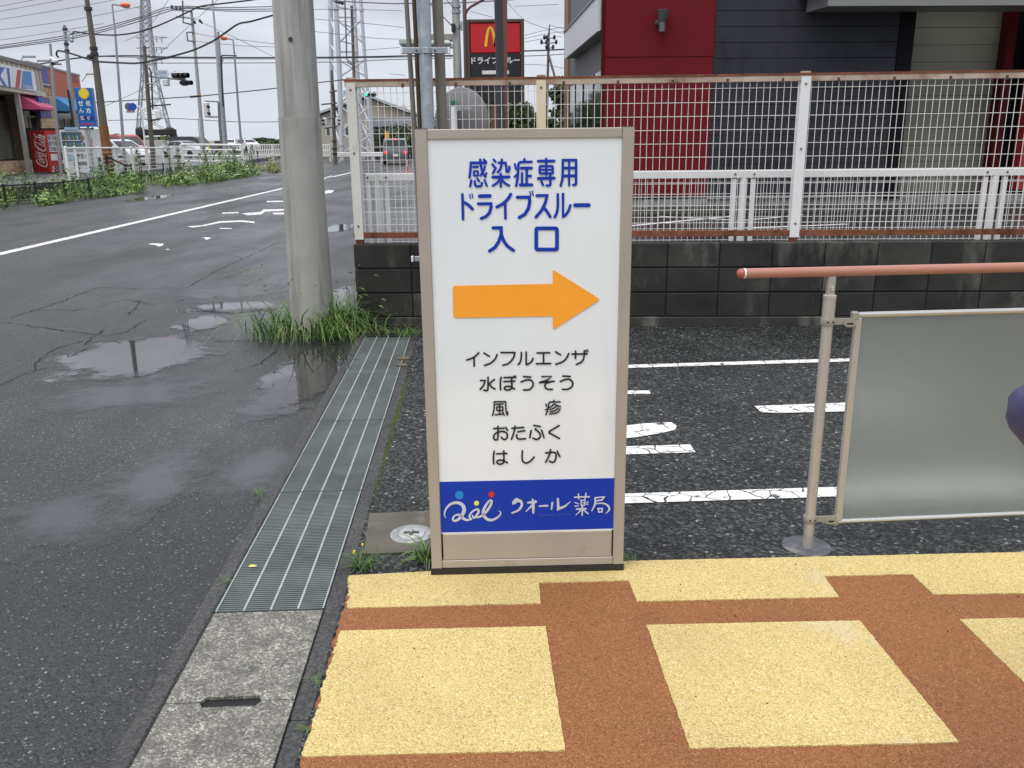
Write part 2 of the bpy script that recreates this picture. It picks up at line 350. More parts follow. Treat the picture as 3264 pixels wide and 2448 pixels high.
BLACK = mat('black_plastic', (.02, .02, .021), .45)
RUBBER = mat('tyre_rubber', (.018, .018, .018), .8)
# ================================================================ ground
GD = V((-0.0405, 1, 0)).normalized(); GR = V((1, 0.0405, 0)).normalized(); GO = V((-0.998, 2.567, 0))
GW, KW = 0.365, 0.06
def gut(u, v, z=0.0): return GO + GD * u + GR * v + V((0, 0, z))
def gy(Y, v):                                    # gutter line at distance Y
    u = (Y - GO.y - GR.y * v) / GD.y; return gut(u, v)
gm = MB()
for a in ((-900, 6.9, 900, 2500), (-900, -300, -12.5, 6.9), (6.9, -300, 900, 6.9), (-12.5, -300, 6.9, -2.9)):
    gm.poly([(a[0], a[1], -.012), (a[2], a[1], -.012), (a[2], a[3], -.012), (a[0], a[3], -.012)])
FIELD = mat('far_field', (.085, .09, .06), .9, var=.35, scale=.05, world=True)
struct(gm.build('ground', FIELD, smooth=False))
XL = lambda Y: gy(Y, -KW + .012)
r = MB(); r.poly([(-13.4, -3, 0), XL(-3), XL(6.75), (40, 6.75, 0), (40, 85, 0), (-70, 85, 0), (-70, 68, 0), (-13.4, 68, 0)])
struct(r.build('road', ROADM, smooth=False))
r = MB(); XR = lambda Y: gy(Y, GW + KW - .01)
r.poly([XR(-3), (6.9, -3, 0), (6.9, 6.97, 0), XR(7.13)]); lot = r.build('parking_lot', LOTM, smooth=False, loc=(0, 0, .004)); struct(lot)
# puddles
def puddle(x0, y0, x1, y1, k=1.45, m_=None):
    a = G(x0, (y0 + y1) / 2); b = G(x1, (y0 + y1) / 2); t = G((x0 + x1) / 2, y0); d = G((x0 + x1) / 2, y1)
    c = V(((a.x + b.x) / 2, (t.y + d.y) / 2, .003)); m = MB(); n = 40
    m.poly([(math.cos(2 * PI * i / n), math.sin(2 * PI * i / n), 0) for i in range(n)])
    o = m.build('puddle', m_ or WATER, smooth=False, loc=c); o.scale = ((b.x - a.x) / 2 * k, (t.y - d.y) / 2 * k, 1); struct(o); return o
zz = 0
for q in ((205, 1070, 650, 1215), (840, 1085, 1075, 1330), (560, 1005, 720, 1060), (590, 962, 880, 1000), (1030, 905, 1150, 1000), (1030, 715, 1125, 742), (435, 622, 515, 642)):
    o = puddle(*q); zz += .0002; o.location.z += zz
for q in ((690, 1430, 930, 1590), (780, 1215, 940, 1350), (150, 1200, 640, 1330), (560, 905, 930, 965), (0, 1560, 420, 1760), (330, 1440, 620, 1640)):
    o = puddle(*q, k=1.3, m_=FILM); o['kind'] = 'structure'; o.name = 'wet_film'; zz += .0002; o.location.z += zz
# cracks in the old road surface
cm = MB(); rng = random.Random(3)
for pl in ([(0, 660), (60, 650), (230, 600), (400, 545), (520, 495), (650, 450), (900, 460), (1240, 450), (1320, 400), (1420, 345), (1560, 280), (1700, 215), (1866, 140)],
           [(0, 680), (150, 695), (300, 715), (450, 740), (620, 760), (690, 770), (830, 745), (970, 665)], [(690, 730), (590, 800), (560, 830), (640, 810), (760, 800), (800, 825)],
           [(0, 1100), (100, 1050), (160, 1020), (230, 1015), (240, 950), (350, 860), (450, 830), (560, 800)], [(230, 1000), (380, 970)], [(350, 885), (460, 890), (440, 915), (580, 850)],
           [(840, 640), (900, 580), (930, 530)], [(1310, 805), (1500, 805), (1600, 800), (1866, 795)], [(1560, 1000), (1680, 965), (1790, 910), (1840, 850)], [(1440, 225), (1600, 250)], [(240, 600), (500, 600), (750, 560)],
           [(1330, 400), (1480, 385), (1600, 350)], [(650, 560), (840, 530), (1000, 560), (1180, 540), (1320, 500)]):
    W_ = [G(x / 2.0733, 700 + y / 2.0733) for x, y in pl]; pts = []
    for a, b in zip(W_, W_[1:]):
        n = max(2, int((b - a).length / .05))
        for i in range(n):
            p = a.lerp(b, i / n); pts.append((p.x + rng.gauss(0, .008), p.y + rng.gauss(0, .012), rng.uniform(.003, .013)))
    pts.append((W_[-1].x, W_[-1].y, .003))
    cm.stroke(pts, .008, lambda x, y, z: V((x, y, .0045 + z)), smooth=False, dz=len(cm.v) * 1e-7)
stuff(cm.build('road_cracks', mat('crack_dark', (.012, .012, .012), .9), smooth=False))  # cracks are flat ribbons in one near-black colour
# loose grit on the wet road
gr = MB()
for i in range(900):
    px, py = rng.uniform(-100, 700), rng.uniform(1180, 2448); p = G(px, py)
    if p.x > gy(p.y, -KW).x - .02: continue
    s = rng.uniform(.0012, .0034) * (1.6 if rng.random() < .05 else 1); a = rng.uniform(0, 3)
    gr.cur = 0 if rng.random() < .55 else 1
    gr.add([p + V((math.cos(a + k * 2.1) * s * rng.uniform(.7, 1.3), math.sin(a + k * 2.1) * s * rng.uniform(.7, 1.3), .001)) for k in range(3)] + [p + V((0, 0, s * 1.1))], [(0, 1, 3), (1, 2, 3), (2, 0, 3)])
stuff(gr.build('road_grit', [mat('dark_grit', (.03, .03, .032), .6), mat('pale_grit', (.34, .34, .33), .7)], smooth=False))
# painted markings
def marks(name, polys, m, z, label=None):
    b = MB()
    for pl in polys: b.poly([p + V((0, 0, z)) for p in pl])
    return struct(b.build(name, m, smooth=False))
def gl(a, b, w):                                 # a straight line on the ground between two pixels
    a, b = G(*a), G(*b); d = (b - a).normalized(); n = V((-d.y, d.x, 0)) * w / 2; return [a + n, b + n, b - n, a - n]
a, b = G(0, 810), G(905, 600); d = (b - a).normalized(); a = a - d * 14; b = b + d * 16; n = V((-d.y, d.x, 0)) * .09
marks('centre_line', [[a + n, b + n, b - n, a - n]], PAINT, .004)
z2 = lambda pts, sx=2.0733, oy=700: [G(x / sx, oy + y / sx) for x, y in pts]
marks('faded_road_lettering', [z2(p) for p in ([(1235, 46), (1330, 40), (1450, 12), (1600, 6), (1685, 15), (1680, 24), (1590, 16), (1460, 22), (1350, 44), (1270, 54)], [(1452, 57), (1530, 57), (1530, 63), (1452, 63)],
      [(978, 165), (1000, 158), (1082, 160), (1078, 172), (1050, 180), (1020, 168)], [(1330, 122), (1360, 118), (1398, 122), (1380, 132), (1350, 136), (1365, 128)], [(1090, 196), (1120, 196), (1112, 202)])]
      + [[G(*q) for q in p] for p in ([(770, 681), (830, 676), (840, 668), (905, 667), (905, 672), (845, 675), (832, 684), (790, 687)], [(850, 641), (905, 640), (905, 644), (850, 645)], [(870, 679), (905, 678), (905, 684), (872, 684)], [(708, 678), (760, 676), (760, 680), (708, 682)],
          [(1030, 612), (1045, 606), (1065, 607), (1058, 615), (1035, 618)], [(1035, 566), (1058, 560), (1060, 565), (1038, 570)])], PAINT, .004)
lm = [gl((1700, 1180), (2950, 1143), .085), gl((1990, 1254), (2072, 1254), .075), gl((2420, 1310), (2980, 1292), .10), gl((1900, 1389), (2140, 1374), .15), gl((1900, 1441), (2200, 1436), .075), gl((1860, 1598), (3300, 1552), .105)]
lm[2] = [G(2405, 1298), G(2700, 1287), G(3000, 1280), G(3000, 1306), G(2700, 1315), G(2440, 1321), G(2425, 1318)]
lm[3] = [G(1900, 1372), G(2050, 1354), G(2140, 1350), G(2157, 1362), G(2152, 1374), G(2110, 1384), G(2040, 1396), G(1900, 1412)]
lm[4] = [G(1900, 1430), G(2200, 1421), G(2217, 1446), G(1900, 1456)]
marks('lot_markings', lm, PAINT2, .008)
marks('neighbour_lot_markings', [gl((1990, 722), (2330, 690), .14), gl((2100, 690), (2340, 702), .12), gl((2300, 730), (2700, 715), .12), gl((2350, 705), (2560, 685), .1)], PAINT, .004)
# ================================================================ gutter
gt = bpy.data.objects.new('gutter', None); COL.objects.link(gt); struct(gt)
for side in (0, 1):
    v0 = -KW if side == 0 else GW
    for i in range(-3, 7):
        u0, u1 = (i * 1.0 - .75 + (.18 if side else 0)), (i + 1) * 1.0 - .755 + (.18 if side else 0)
        u1 = min(u1, 4.55); u0 = min(u0, 4.5)
        b = MB(); b.cbox((0, 0, -.3), (KW, u1 - u0, rng.uniform(.002, .0045)), .006)
        M_ = Matrix((GR, GD, V((0, 0, 1)))).transposed()
        b.v = [tuple(gut(u0, v0) + M_ @ V(p)) for p in b.v]; b.build('kerb_block', KERB, gt, smooth=False)
b = MB(); b.poly([gut(-3.8, 0, -.28), gut(-3.8, GW, -.28), gut(4.6, GW, -.28), gut(4.6, 0, -.28)]); b.poly([gut(4.56, -.1, -.3), gut(4.56, GW + .1, -.3), gut(4.56, GW + .1, 0), gut(4.56, -.1, 0)])
b.poly([gut(-.51, .09, -.007), gut(-.51, .28, -.007), gut(-.456, .28, -.007), gut(-.456, .09, -.007)]); b.build('channel_floor', mat('wet_silt', (.006, .006, .005), .6), gt, smooth=False)
GM = Matrix((GR, GD, V((0, 0, 1)))).transposed()
def gplace(b, u): b.v = [tuple(GM @ V(p)) for p in b.v]; return b
GLAB = ['slotted steel drain grate nearest, touching the pale concrete covers', 'second slotted drain grate beyond the one holding a yellow leaf', 'third slotted drain grate in the row, beside the sign post', 'farthest slotted drain grate, ending at the dark block wall and grass']
for k in range(4):
    u0, ln = .012 + k * 1.02, 1.012 if k < 3 else 1.16
    t = thing('drain_grate', GLAB[k], 'drain grate', gut(u0, 0), 0, 'steel grates over the roadside gutter')
    bar = MB(); n = int(ln / .0135)
    for i in range(n + 1):
        y = min(i * .0135, ln - .004); bar.box((GW / 2, y + .003, -.012), (GW - .014, .0075, .024))
    stuff(gplace(bar, 0).build('cross_bars', GRATE, t, smooth=False))
    for x in (.006, .097, .186, .276, GW - .006):
        w = .005 if x in (.006, GW - .006) else .0075
        q = MB(); q.box((x, ln / 2 - .004, -.0115), (w, ln - .004, .027)); gplace(q, 0).build('bearing_bar', GRATEB, t, smooth=False)
    for y in (.0, ln - .006):
        q = MB(); q.box((GW / 2, y, -.012), (GW - .004, .004, .0262)); gplace(q, 0).build('end_bar', GRATE, t, smooth=False)
CL = ['speckled concrete gutter cover touching the steel grate', 'speckled concrete gutter cover at the bottom edge of the photo', 'concrete gutter cover behind the nearest visible pair']
for k in range(3):
    u1 = -.003 - k * .482; u0 = u1 - .478
    h0, h1, nd_ = .10, .27, .021
    o = [(0.004, 0), (GW - .004, 0), (GW - .004, .478), (h1 if k else GW / 2 + .01, .478)] + ([(h1 - .012, .478 - nd_), (h0 + .012, .478 - nd_), (h0, .478)] if k else [(GW / 2, .478)]) + [(.004, .478)]
    if k < 2: o = [(.004, 0), (h0, 0), (h0 + .012, nd_), (h1 - .012, nd_), (h1, 0)] + o[1:]
    q = MB(); q.prism([(x, y, -.09) for x, y in o], (0, 0, .092)); t = gplace(q, 0).build('concrete_cover', COVERM, smooth=False, loc=gut(u0, 0)); tag(t, CL[k], 'gutter cover', 'concrete covers over the roadside gutter')
q = MB(); lf = G(805, 1808); q.poly([lf + V((-.016, 0, .004)), lf + V((-.004, .008, .008)), lf + V((.012, .005, .006)), lf + V((.017, 0, .004)), lf + V((.006, -.006, .005)), lf + V((-.008, -.006, .004))])
tag(q.build('fallen_leaf', mat('yellow_leaf', (.62, .6, .12), .5), smooth=False), 'small yellow fallen leaf lying on the nearest drain grate', 'leaf')
# ================================================================ coloured pavement
pv = MB(); YE = [(G(x, y)) for x, y in ((1119, 1823), (1378, 1818), (2010, 1798), (3264, 1771))]
def jag(a, b, n, amp):
    d = (b - a).normalized(); nn = V((-d.y, d.x, 0))
    return [a.lerp(b, (i + rng.uniform(-.3, .3) * (i > 0)) / n) + nn * max(-2.2 * amp, min(2.2 * amp, rng.gauss(0, amp))) * (i > 0) for i in range(n)]
far = [V((-.592, 2.79, 0)), V((-.31, 2.815, 0)), V((.43, 2.88, 0)), V((1.887, 2.914, 0)), V((6.6, 3.0, 0))]
left = [V((-.500, .3, 0)), V((-.532, 1.7, 0)), V((-.550, 2.2, 0)), V((-.578, 2.785, 0))]
bo = []
for a, b in zip(left, left[1:]): bo += jag(a, b, max(3, int((b - a).length / .018)), .004)
for a, b in zip(far, far[1:]): bo += jag(a, b, max(3, int((b - a).length / .02)), .003)
bo += [far[-1], V((6.6, .3, 0))]
pv.prism(bo, (0, 0, .0125)); pav = struct(pv.build('pavement', BRN, smooth=False))
def patch(pts, z=.0165, amp=.0008, ragged=()):
    o = []
    for i, (a, b) in enumerate(zip(pts, pts[1:] + pts[:1])):
        o += jag(a, b, max(2, int((b - a).length / .012)), amp if i not in ragged else .0035)
    m = MB(); m.prism([p + V((0, 0, .008)) for p in o], (0, 0, z - .008)); return m.build('paving_panel', YEL, pav, smooth=False)
e = .0; tx = lambda x: V((x, 0, 0))
strip = [V((-.586, 2.788, 0)), V((-.552, 2.566, 0)), V((.087, 2.581, 0)), V((.086, 2.722, 0)), V((.400, 2.730, 0)), V((.408, 2.588, 0))]
for k in range(0, 6):
    x = 1.0 * k; strip += [V((1.087 + x, 2.602 + .014 * k, 0)), V((1.088 + x, 2.746 + .014 * k, 0)), V((1.400 + x, 2.754 + .014 * k, 0)), V((1.408 + x, 2.612 + .014 * k, 0))] if k < 5 else []
strip += [V((6.58, 2.69, 0)), V((6.58, 2.996, 0)), V((1.887, 2.911, 0)), V((.43, 2.876, 0)), V((-.31, 2.812, 0))]
patch(strip, ragged=(0,))
for j in range(3):
    for k in range(-1, 5):
        x0, x1 = (.418 + k, 1.099 + k) if k >= 0 else (-.553, .098)
        yt = 2.441 + .014 * k - .72 * j; yb = yt - .580; sx = .022 * (j + 1)
        s0 = 0.0 if k < 0 else .022
        patch([V((x0 + sx - .022 if k >= 0 else x0 + .018 * j + .002, yt, 0)), V((x0 + sx - .022 + s0 if k >= 0 else x0 + .018 * (j + 1), yb, 0)), V((x1 + sx + .004, yb + .012, 0)), V((x1 + sx - .022, yt + .013, 0))], ragged=(0,) if k < 0 else ())
pg_ = MB()
for i in range(260):
    p = V((rng.uniform(-.5, 2.2), rng.uniform(1.7, 2.86), .0168)); s = rng.uniform(.0012, .003) * (1.7 if rng.random() < .1 else 1)
    pg_.cur = 0 if rng.random() < .7 else 1
    pg_.add([p + V((math.cos(k * 2.1 + i) * s * rng.uniform(.7, 1.3), math.sin(k * 2.1 + i) * s, 0)) for k in range(3)] + [p + V((0, 0, s))], [(0, 1, 3), (1, 2, 3), (2, 0, 3)])
stuff(pg_.build('pavement_grit', [MATS['dark_grit'], MATS['pale_grit']], smooth=False))
# moss along the inner kerb
q = MB()
for i in range(900):
    u = rng.uniform(.3, 2.9); p = gut(u, GW + KW + rng.gauss(.006, .006), .004); s = rng.uniform(.003, .009) * max(.15, 1 - abs(u - 2.0) * .6)
    q.add([p + V((-s, -s, 0)), p + V((s, -s, 0)), p + V((0, s, 0)), p + V((0, 0, s * 1.1))], [(0, 1, 3), (1, 2, 3), (2, 0, 3)])
stuff(q.build('moss', mat('moss', (.05, .075, .018), .9, var=.4, scale=30), smooth=False))
# ================================================================ standing pharmacy sign
SO = G(1377, 1832, .0165); SO.z = 0; SX = G(1986, 1817, .0165); SX.z = 0; SX = (SX - SO); SWID = SX.length; SX.normalize(); SN = V((SX.y, -SX.x, 0))
sign = thing('pharmacy_sign', 'tall white pharmacy sign with blue and black Japanese lettering and orange arrow', 'sign', SO, math.atan2(SX.y, SX.x))
def SL(px, py):
    p = ONPLANE(px, py, SO, SN) - SO; return p.dot(SX), p.z
def sfn(ox, oy, sc):
    def f(x, y, dz):
        u, z = SL(ox + x / sc, oy + y / sc); return V((u, .0065 - dz, z))
    return f
BEIGE = mat('beige_aluminium', (.43, .39, .345), .42, .25, var=.06, scale=3, dirt=(.33, .28, .22), damt=.18, dscale=6)
FACE = mat('white_acrylic', (.80, .85, .88), .12, var=.02, scale=2, coat=.3, dirt=(.70, .74, .76), damt=.3, dscale=2.5, dstretch=5)
BLUE = mat('sign_blue', (.008, .042, .40), .45, var=.03, spec=.25); NAVY = BLUE; ORANGE = mat('sign_orange', (.98, .39, .032), .3, var=.02); INK = mat('sign_black', (.01, .01, .012), .35)
HT = SL(1680, 408)[1]; PW = .037
for x in (0, SWID - PW):
    q = MB(); q.cbox((x, 0, .039), (x + PW, .125, HT), .002); q.build('post', BEIGE, sign)
    q = MB(); q.box((x + PW / 2, .0625, HT + .001), (PW, .125, .002)); q.build('post_cap', mat('dark_cap', (.16, .12, .10), .5), sign)
ztr = SL(1680, 441)[1]; q = MB(); q.cbox((PW + .0006, .002, ztr), (SWID - PW - .0006, .125, HT - .001), .002); q.build('top_rail', BEIGE, sign)
zb0 = SL(1680, 1695)[1]; zb1 = SL(1680, 1533)[1]
q = MB(); q.box2((PW + .0004, .009, zb0), (SWID - PW - .0004, .015, ztr)); q.build('face_panel', FACE, sign)
q = MB(); q.box2((PW + .0004, .11, zb0), (SWID - PW - .0004, .115, ztr)); q.build('back_panel', FACE, sign)
q = MB(); q.box2((PW + .001, .0078, zb0 + .001), (SWID - PW - .001, .009, zb1)); q.build('blue_band', BLUE, sign)
q = MB(); q.box2((PW + .001, .0075, zb0 - .004), (SWID - PW - .001, .011, zb0)); q.build('trim_strip', WHITE, sign)
zk = SL(1680, 1781)[1]
q = MB(); q.cbox((PW + .0055, .004, zk), (SWID - PW - .0055, .12, zb0 - .0045), .0015); q.build('kick_panel', BEIGE, sign)
q = MB(); q.cbox((PW + .0008, .002, .040), (SWID - PW - .0008, .12, zk - .0015), .0015); q.build('bottom_rail', BEIGE, sign)
q = MB(); q.box2((PW * .2, .03, .0385), (SWID - PW * .2, .1, zk)); q.build('inner_core', DARK, sign)
q = MB(); q.box2((-.003, -.003, -.01), (SWID + .002, .13, .0385)); q.build('base_plate', mat('rusty_dark_base', (.022, .017, .014), .7, var=.3, scale=20), sign)
q = MB()
for x, z0 in ((PW + .0012, zk), (SWID - PW - .0012, zk)):
    pass
A = sfn(1440, 480, 4.8087)
def chars(name, fn, m, strokes, w, lift=.0001, rows=None):
    if rows:                                          # one part for each character: rows of (y limit, x limits)
        out = {}
        for st in strokes:
            p = st['p'] if isinstance(st, dict) else st; cy_ = (min(q[1] for q in p) + max(q[1] for q in p)) / 2; cx_ = (min(q[0] for q in p) + max(q[0] for q in p)) / 2
            k = sum(cy_ > r[0] for r in rows[:-1]); out.setdefault((k, sum(cx_ > x for x in rows[k][1])), []).append(st)
        for k in sorted(out): chars(name, fn, m, out[k], w, lift)
        return
    b = MB()
    for i, st in enumerate(strokes):
        ww = w; sm = True; cl = False; pts = st
        if isinstance(st, dict): pts = st['p']; ww = st.get('w', w); sm = st.get('s', True); cl = st.get('c', False)
        b.stroke(pts, ww, fn, smooth=sm, closed=cl, dz=lift * (i + 1))
    return b.build(name, m, sign, smooth=False)
def D(p, w=None, s=True, c=False):
    d = {'p': p, 's': s, 'c': c}
    if w: d['w'] = w
    return d
def rbox(x0, y0, x1, y1, r=14):
    return [(x0 + r, y0), (x1 - r, y0), (x1 - r * .3, y0 + r * .3), (x1, y0 + r), (x1, y1 - r), (x1 - r * .3, y1 - r * .3), (x1 - r, y1), (x0 + r, y1), (x0 + r * .3, y1 - r * .3), (x0, y1 - r), (x0, y0 + r), (x0 + r * .3, y0 + r * .3)]
chars('blue_character', A, BLUE, [
    D([(292, 190), (522, 188)], 46), D([(293, 186), (285, 300), (272, 412)], 40), D([(332, 252), (398, 250)], 38), D(rbox(338, 316, 402, 386, 10), 32, False, True), D([(436, 138), (445, 220), (470, 330), (515, 402)], 38), D([(513, 402), (534, 345)], 30),
    D([(490, 138), (525, 170)], 36), D([(507, 240), (490, 300), (440, 385)], 34), D([(300, 458), (280, 550)], 36), D([(352, 468), (358, 530), (375, 548), (440, 548), (455, 535), (463, 495)], 36, False), D([(390, 430), (420, 470)], 34), D([(502, 452), (538, 542)], 34),
    D([(642, 138), (672, 172)], 38), D([(622, 212), (652, 245)], 38), D([(632, 348), (674, 265)], 38), D([(720, 187), (825, 187), (836, 250), (838, 310), (848, 326), (872, 322), (880, 300), (885, 248)], 38, False), D([(767, 138), (763, 220), (740, 290), (708, 332)], 38),
    D([(630, 408), (878, 405)], 48), D([(752, 362), (752, 552)], 38), D([(740, 440), (690, 500), (630, 538)], 38), D([(765, 440), (815, 500), (880, 536)], 38),
    D([(1114, 130), (1114, 165)], 38), D([(1225, 172), (1055, 178), (1030, 192), (1022, 215), (1020, 300), (1010, 430), (988, 542)], 40, False), D([(967, 208), (985, 282)], 34), D([(965, 402), (1000, 370)], 36), D([(1068, 270), (1222, 268)], 48), D([(1150, 280), (1148, 525)], 40),
    D([(1155, 392), (1212, 390)], 44), D([(1078, 348), (1078, 525)], 38), D([(1052, 528), (1228, 526)], 48),
    D([(1328, 163), (1572, 160)], 46), D([(1450, 128), (1450, 370)], 38), D(rbox(1350, 240, 1550, 352, 14), 38, False, True), D([(1352, 297), (1548, 293)], 30), D([(1328, 428), (1572, 423)], 48), D([(1512, 385), (1514, 505), (1508, 528), (1490, 537), (1455, 537)], 38, False), D([(1375, 470), (1400, 530)], 38),
    D([(1705, 150), (1703, 350), (1695, 450), (1672, 538)], 40), D([(1707, 148), (1908, 146)], 44), D([(1909, 150), (1908, 500), (1900, 522), (1865, 527)], 40, False), D([(1801, 160), (1801, 535)], 34), D([(1710, 268), (1900, 266)], 46), D([(1708, 390), (1900, 386)], 46),
    D([(162, 672), (172, 1052)], 42), D([(178, 790), (250, 832), (318, 898)], 48), D([(273, 677), (284, 732)], 20), D([(309, 667), (322, 722)], 20),
    D([(427, 700), (583, 696)], 58), D([(407, 818), (600, 816), (604, 870), (575, 960), (520, 1018), (452, 1043)], 48, False), D([(905, 672), (860, 745), (780, 820), (692, 866)], 50), D([(820, 822), (823, 1042)], 42),
    D([(1007, 718), (1190, 716), (1197, 780), (1176, 890), (1120, 980), (1037, 1028)], 52, False), D([(1199, 630), (1213, 686)], 22), D([(1236, 624), (1250, 684)], 22), D([(1308, 692), (1462, 690), (1440, 790), (1382, 915), (1292, 1022)], 48, False), D([(1420, 882), (1465, 940), (1510, 1016)], 46),
    D([(1628, 672), (1628, 860), (1610, 960), (1580, 1022)], 42), D([(1708, 667), (1708, 1015), (1740, 1000), (1790, 930), (1822, 842)], 42, False), D([(1895, 840), (2103, 838)], 62),
    D([(635, 1188), (757, 1186), (758, 1290), (720, 1400), (660, 1490), (580, 1542)], 52, False), D([(765, 1300), (800, 1390), (860, 1470), (948, 1535)], 50), D(rbox(1297, 1195, 1615, 1520, 22), 58, False, True)], 48, rows=[(600, (575, 925, 1280, 1630)), (1110, (360, 650, 955, 1265, 1545, 1860)), (0, (1100,))])
B_ = sfn(1460, 1100, 4.1477)
chars('black_character', B_, INK, [
    [(275, 107), (225, 155), (170, 185), (114, 204)], [(212, 182), (212, 285)], [(343, 111), (414, 154)], [(517, 130), (490, 190), (430, 245), (350, 275)], D([(568, 105), (735, 105), (748, 118), (735, 170), (690, 230), (640, 260), (592, 272)]),
    [(838, 105), (835, 180), (820, 235), (795, 263)], D([(902, 98), (902, 250), (912, 260), (940, 250), (975, 220), (993, 180)]), [(1048, 110), (1214, 107)], [(1132, 110), (1132, 250)], [(1037, 253), (1226, 250)], [(1291, 96), (1359, 134)], [(1465, 117), (1435, 180), (1380, 230), (1294, 259)],
    [(1510, 125), (1708, 122)], [(1558, 87), (1555, 183)], [(1672, 82), (1668, 160), (1640, 225), (1567, 261)], D([(1690, 72), (1700, 98)], 16), D([(1712, 66), (1722, 93)], 16),
    D([(397, 430), (395, 580), (385, 605), (365, 608), (342, 603)]), D([(297, 475), (358, 475), (340, 535), (293, 593)], None, False), [(482, 460), (410, 518)], [(408, 515), (445, 560), (490, 588)],
    [(570, 432), (560, 500), (562, 598)], [(607, 437), (750, 431)], [(607, 490), (750, 483)], [(708, 437), (712, 550), (695, 590), (645, 600), (612, 582), (628, 557), (680, 552), (748, 588)], D([(740, 415), (750, 440)], 16), D([(758, 412), (768, 437)], 16),
    [(869, 423), (963, 430)], [(834, 495), (900, 470), (960, 470), (992, 505), (985, 555), (940, 595), (867, 600)], D([(1112, 425), (1240, 418), (1180, 470), (1078, 502)], None, False), [(1078, 503), (1180, 494), (1273, 485)], [(1240, 487), (1165, 515), (1150, 555), (1180, 588), (1248, 592)],
    [(1389, 415), (1484, 422)], [(1354, 488), (1420, 462), (1480, 462), (1517, 500), (1510, 550), (1460, 588), (1384, 592)],
    D([(480, 757), (630, 755)], 20), D([(478, 760), (475, 860), (455, 938)], 20), D([(630, 757), (635, 870), (652, 932), (657, 892)], 20), D([(500, 792), (598, 784)], 20), D(rbox(512, 824, 594, 872, 8), 19, False, True), D([(550, 795), (550, 920)], 19), D([(492, 930), (588, 919)], 20), D([(592, 892), (611, 933)], 20),
    D([(1270, 737), (1270, 757)], 20), D([(1353, 757), (1215, 760), (1203, 775), (1190, 860), (1163, 928)], 20, False), D([(1163, 787), (1172, 818)], 19), D([(1157, 863), (1193, 846)], 19), D([(1272, 785), (1240, 815), (1208, 832)], 19), D([(1272, 785), (1310, 805), (1358, 820)], 19), D([(1300, 818), (1260, 845), (1215, 858)], 18), D([(1328, 838), (1280, 875), (1215, 890)], 18), D([(1350, 850), (1310, 900), (1212, 920)], 19),
    [(472, 1112), (608, 1107)], [(527, 1082), (527, 1235), (500, 1262), (472, 1242), (478, 1195), (525, 1162), (600, 1150), (648, 1180), (648, 1230), (610, 1258), (572, 1227)], [(632, 1097), (654, 1133)], [(712, 1108), (868, 1097)], [(755, 1080), (740, 1160), (707, 1253)], [(792, 1155), (883, 1140)], [(780, 1192), (776, 1230), (812, 1250), (893, 1245)],
    [(1002, 1070), (1088, 1085)], [(1022, 1120), (1060, 1150), (1088, 1190), (1080, 1232), (1040, 1255), (992, 1238)], D([(1030, 1112), (1022, 1128)], 18), [(968, 1137), (949, 1233)], [(1105, 1132), (1137, 1228)], D([(1339, 1071), (1208, 1150), (1205, 1168), (1344, 1243)], None, False),
    [(478, 1412), (468, 1490), (472, 1578)], [(510, 1447), (646, 1440)], [(605, 1407), (606, 1530), (590, 1572), (550, 1583), (515, 1563), (525, 1536), (575, 1530), (653, 1563)], [(852, 1407), (848, 1510), (868, 1557), (918, 1566), (972, 1530), (1007, 1487)], [(1160, 1435), (1260, 1426), (1298, 1450), (1290, 1520), (1262, 1558), (1212, 1546)], [(1225, 1392), (1205, 1470), (1160, 1558)], [(1313, 1412), (1347, 1483)]], 23, rows=[(340, (310, 540, 770, 1012, 1258, 1490)), (660, (530, 800, 1040, 1310)), (1000, (900,)), (1330, (685, 920, 1170)), (0, (750, 1080))])
ar = MB()
def apx(x, y): u, z = SL(1300 + x / 2.304, 380 + y / 2.304); return V((u, .0062, z))
def arcp(pts, r):
    o = []; n = len(pts)
    for i in range(n):
        p, a, b = V(pts[i]), V(pts[i - 1]), V(pts[(i + 1) % n]); ra = r[i]
        p0 = p + (a - p).normalized() * ra; p1 = p + (b - p).normalized() * ra
        for k in range(5): t = k / 4; o.append(tuple(p0 * (1 - t) ** 2 + p * 2 * t * (1 - t) + p1 * t * t))
    return o
ar.prism([apx(x, y) for x, y in arcp([(328, 1226), (1066, 1211), (1066, 1106), (1416, 1326), (1066, 1550), (1066, 1449), (334, 1462)], [22, .5, 18, 26, 18, .5, 22])], V((0, .0015, 0)))
ar.build('arrow', ORANGE, sign, smooth=False)
C_ = sfn(1380, 1520, 3.6867); PALE = mat('pale_lettering', (.55, .60, .68), .4, var=.04)
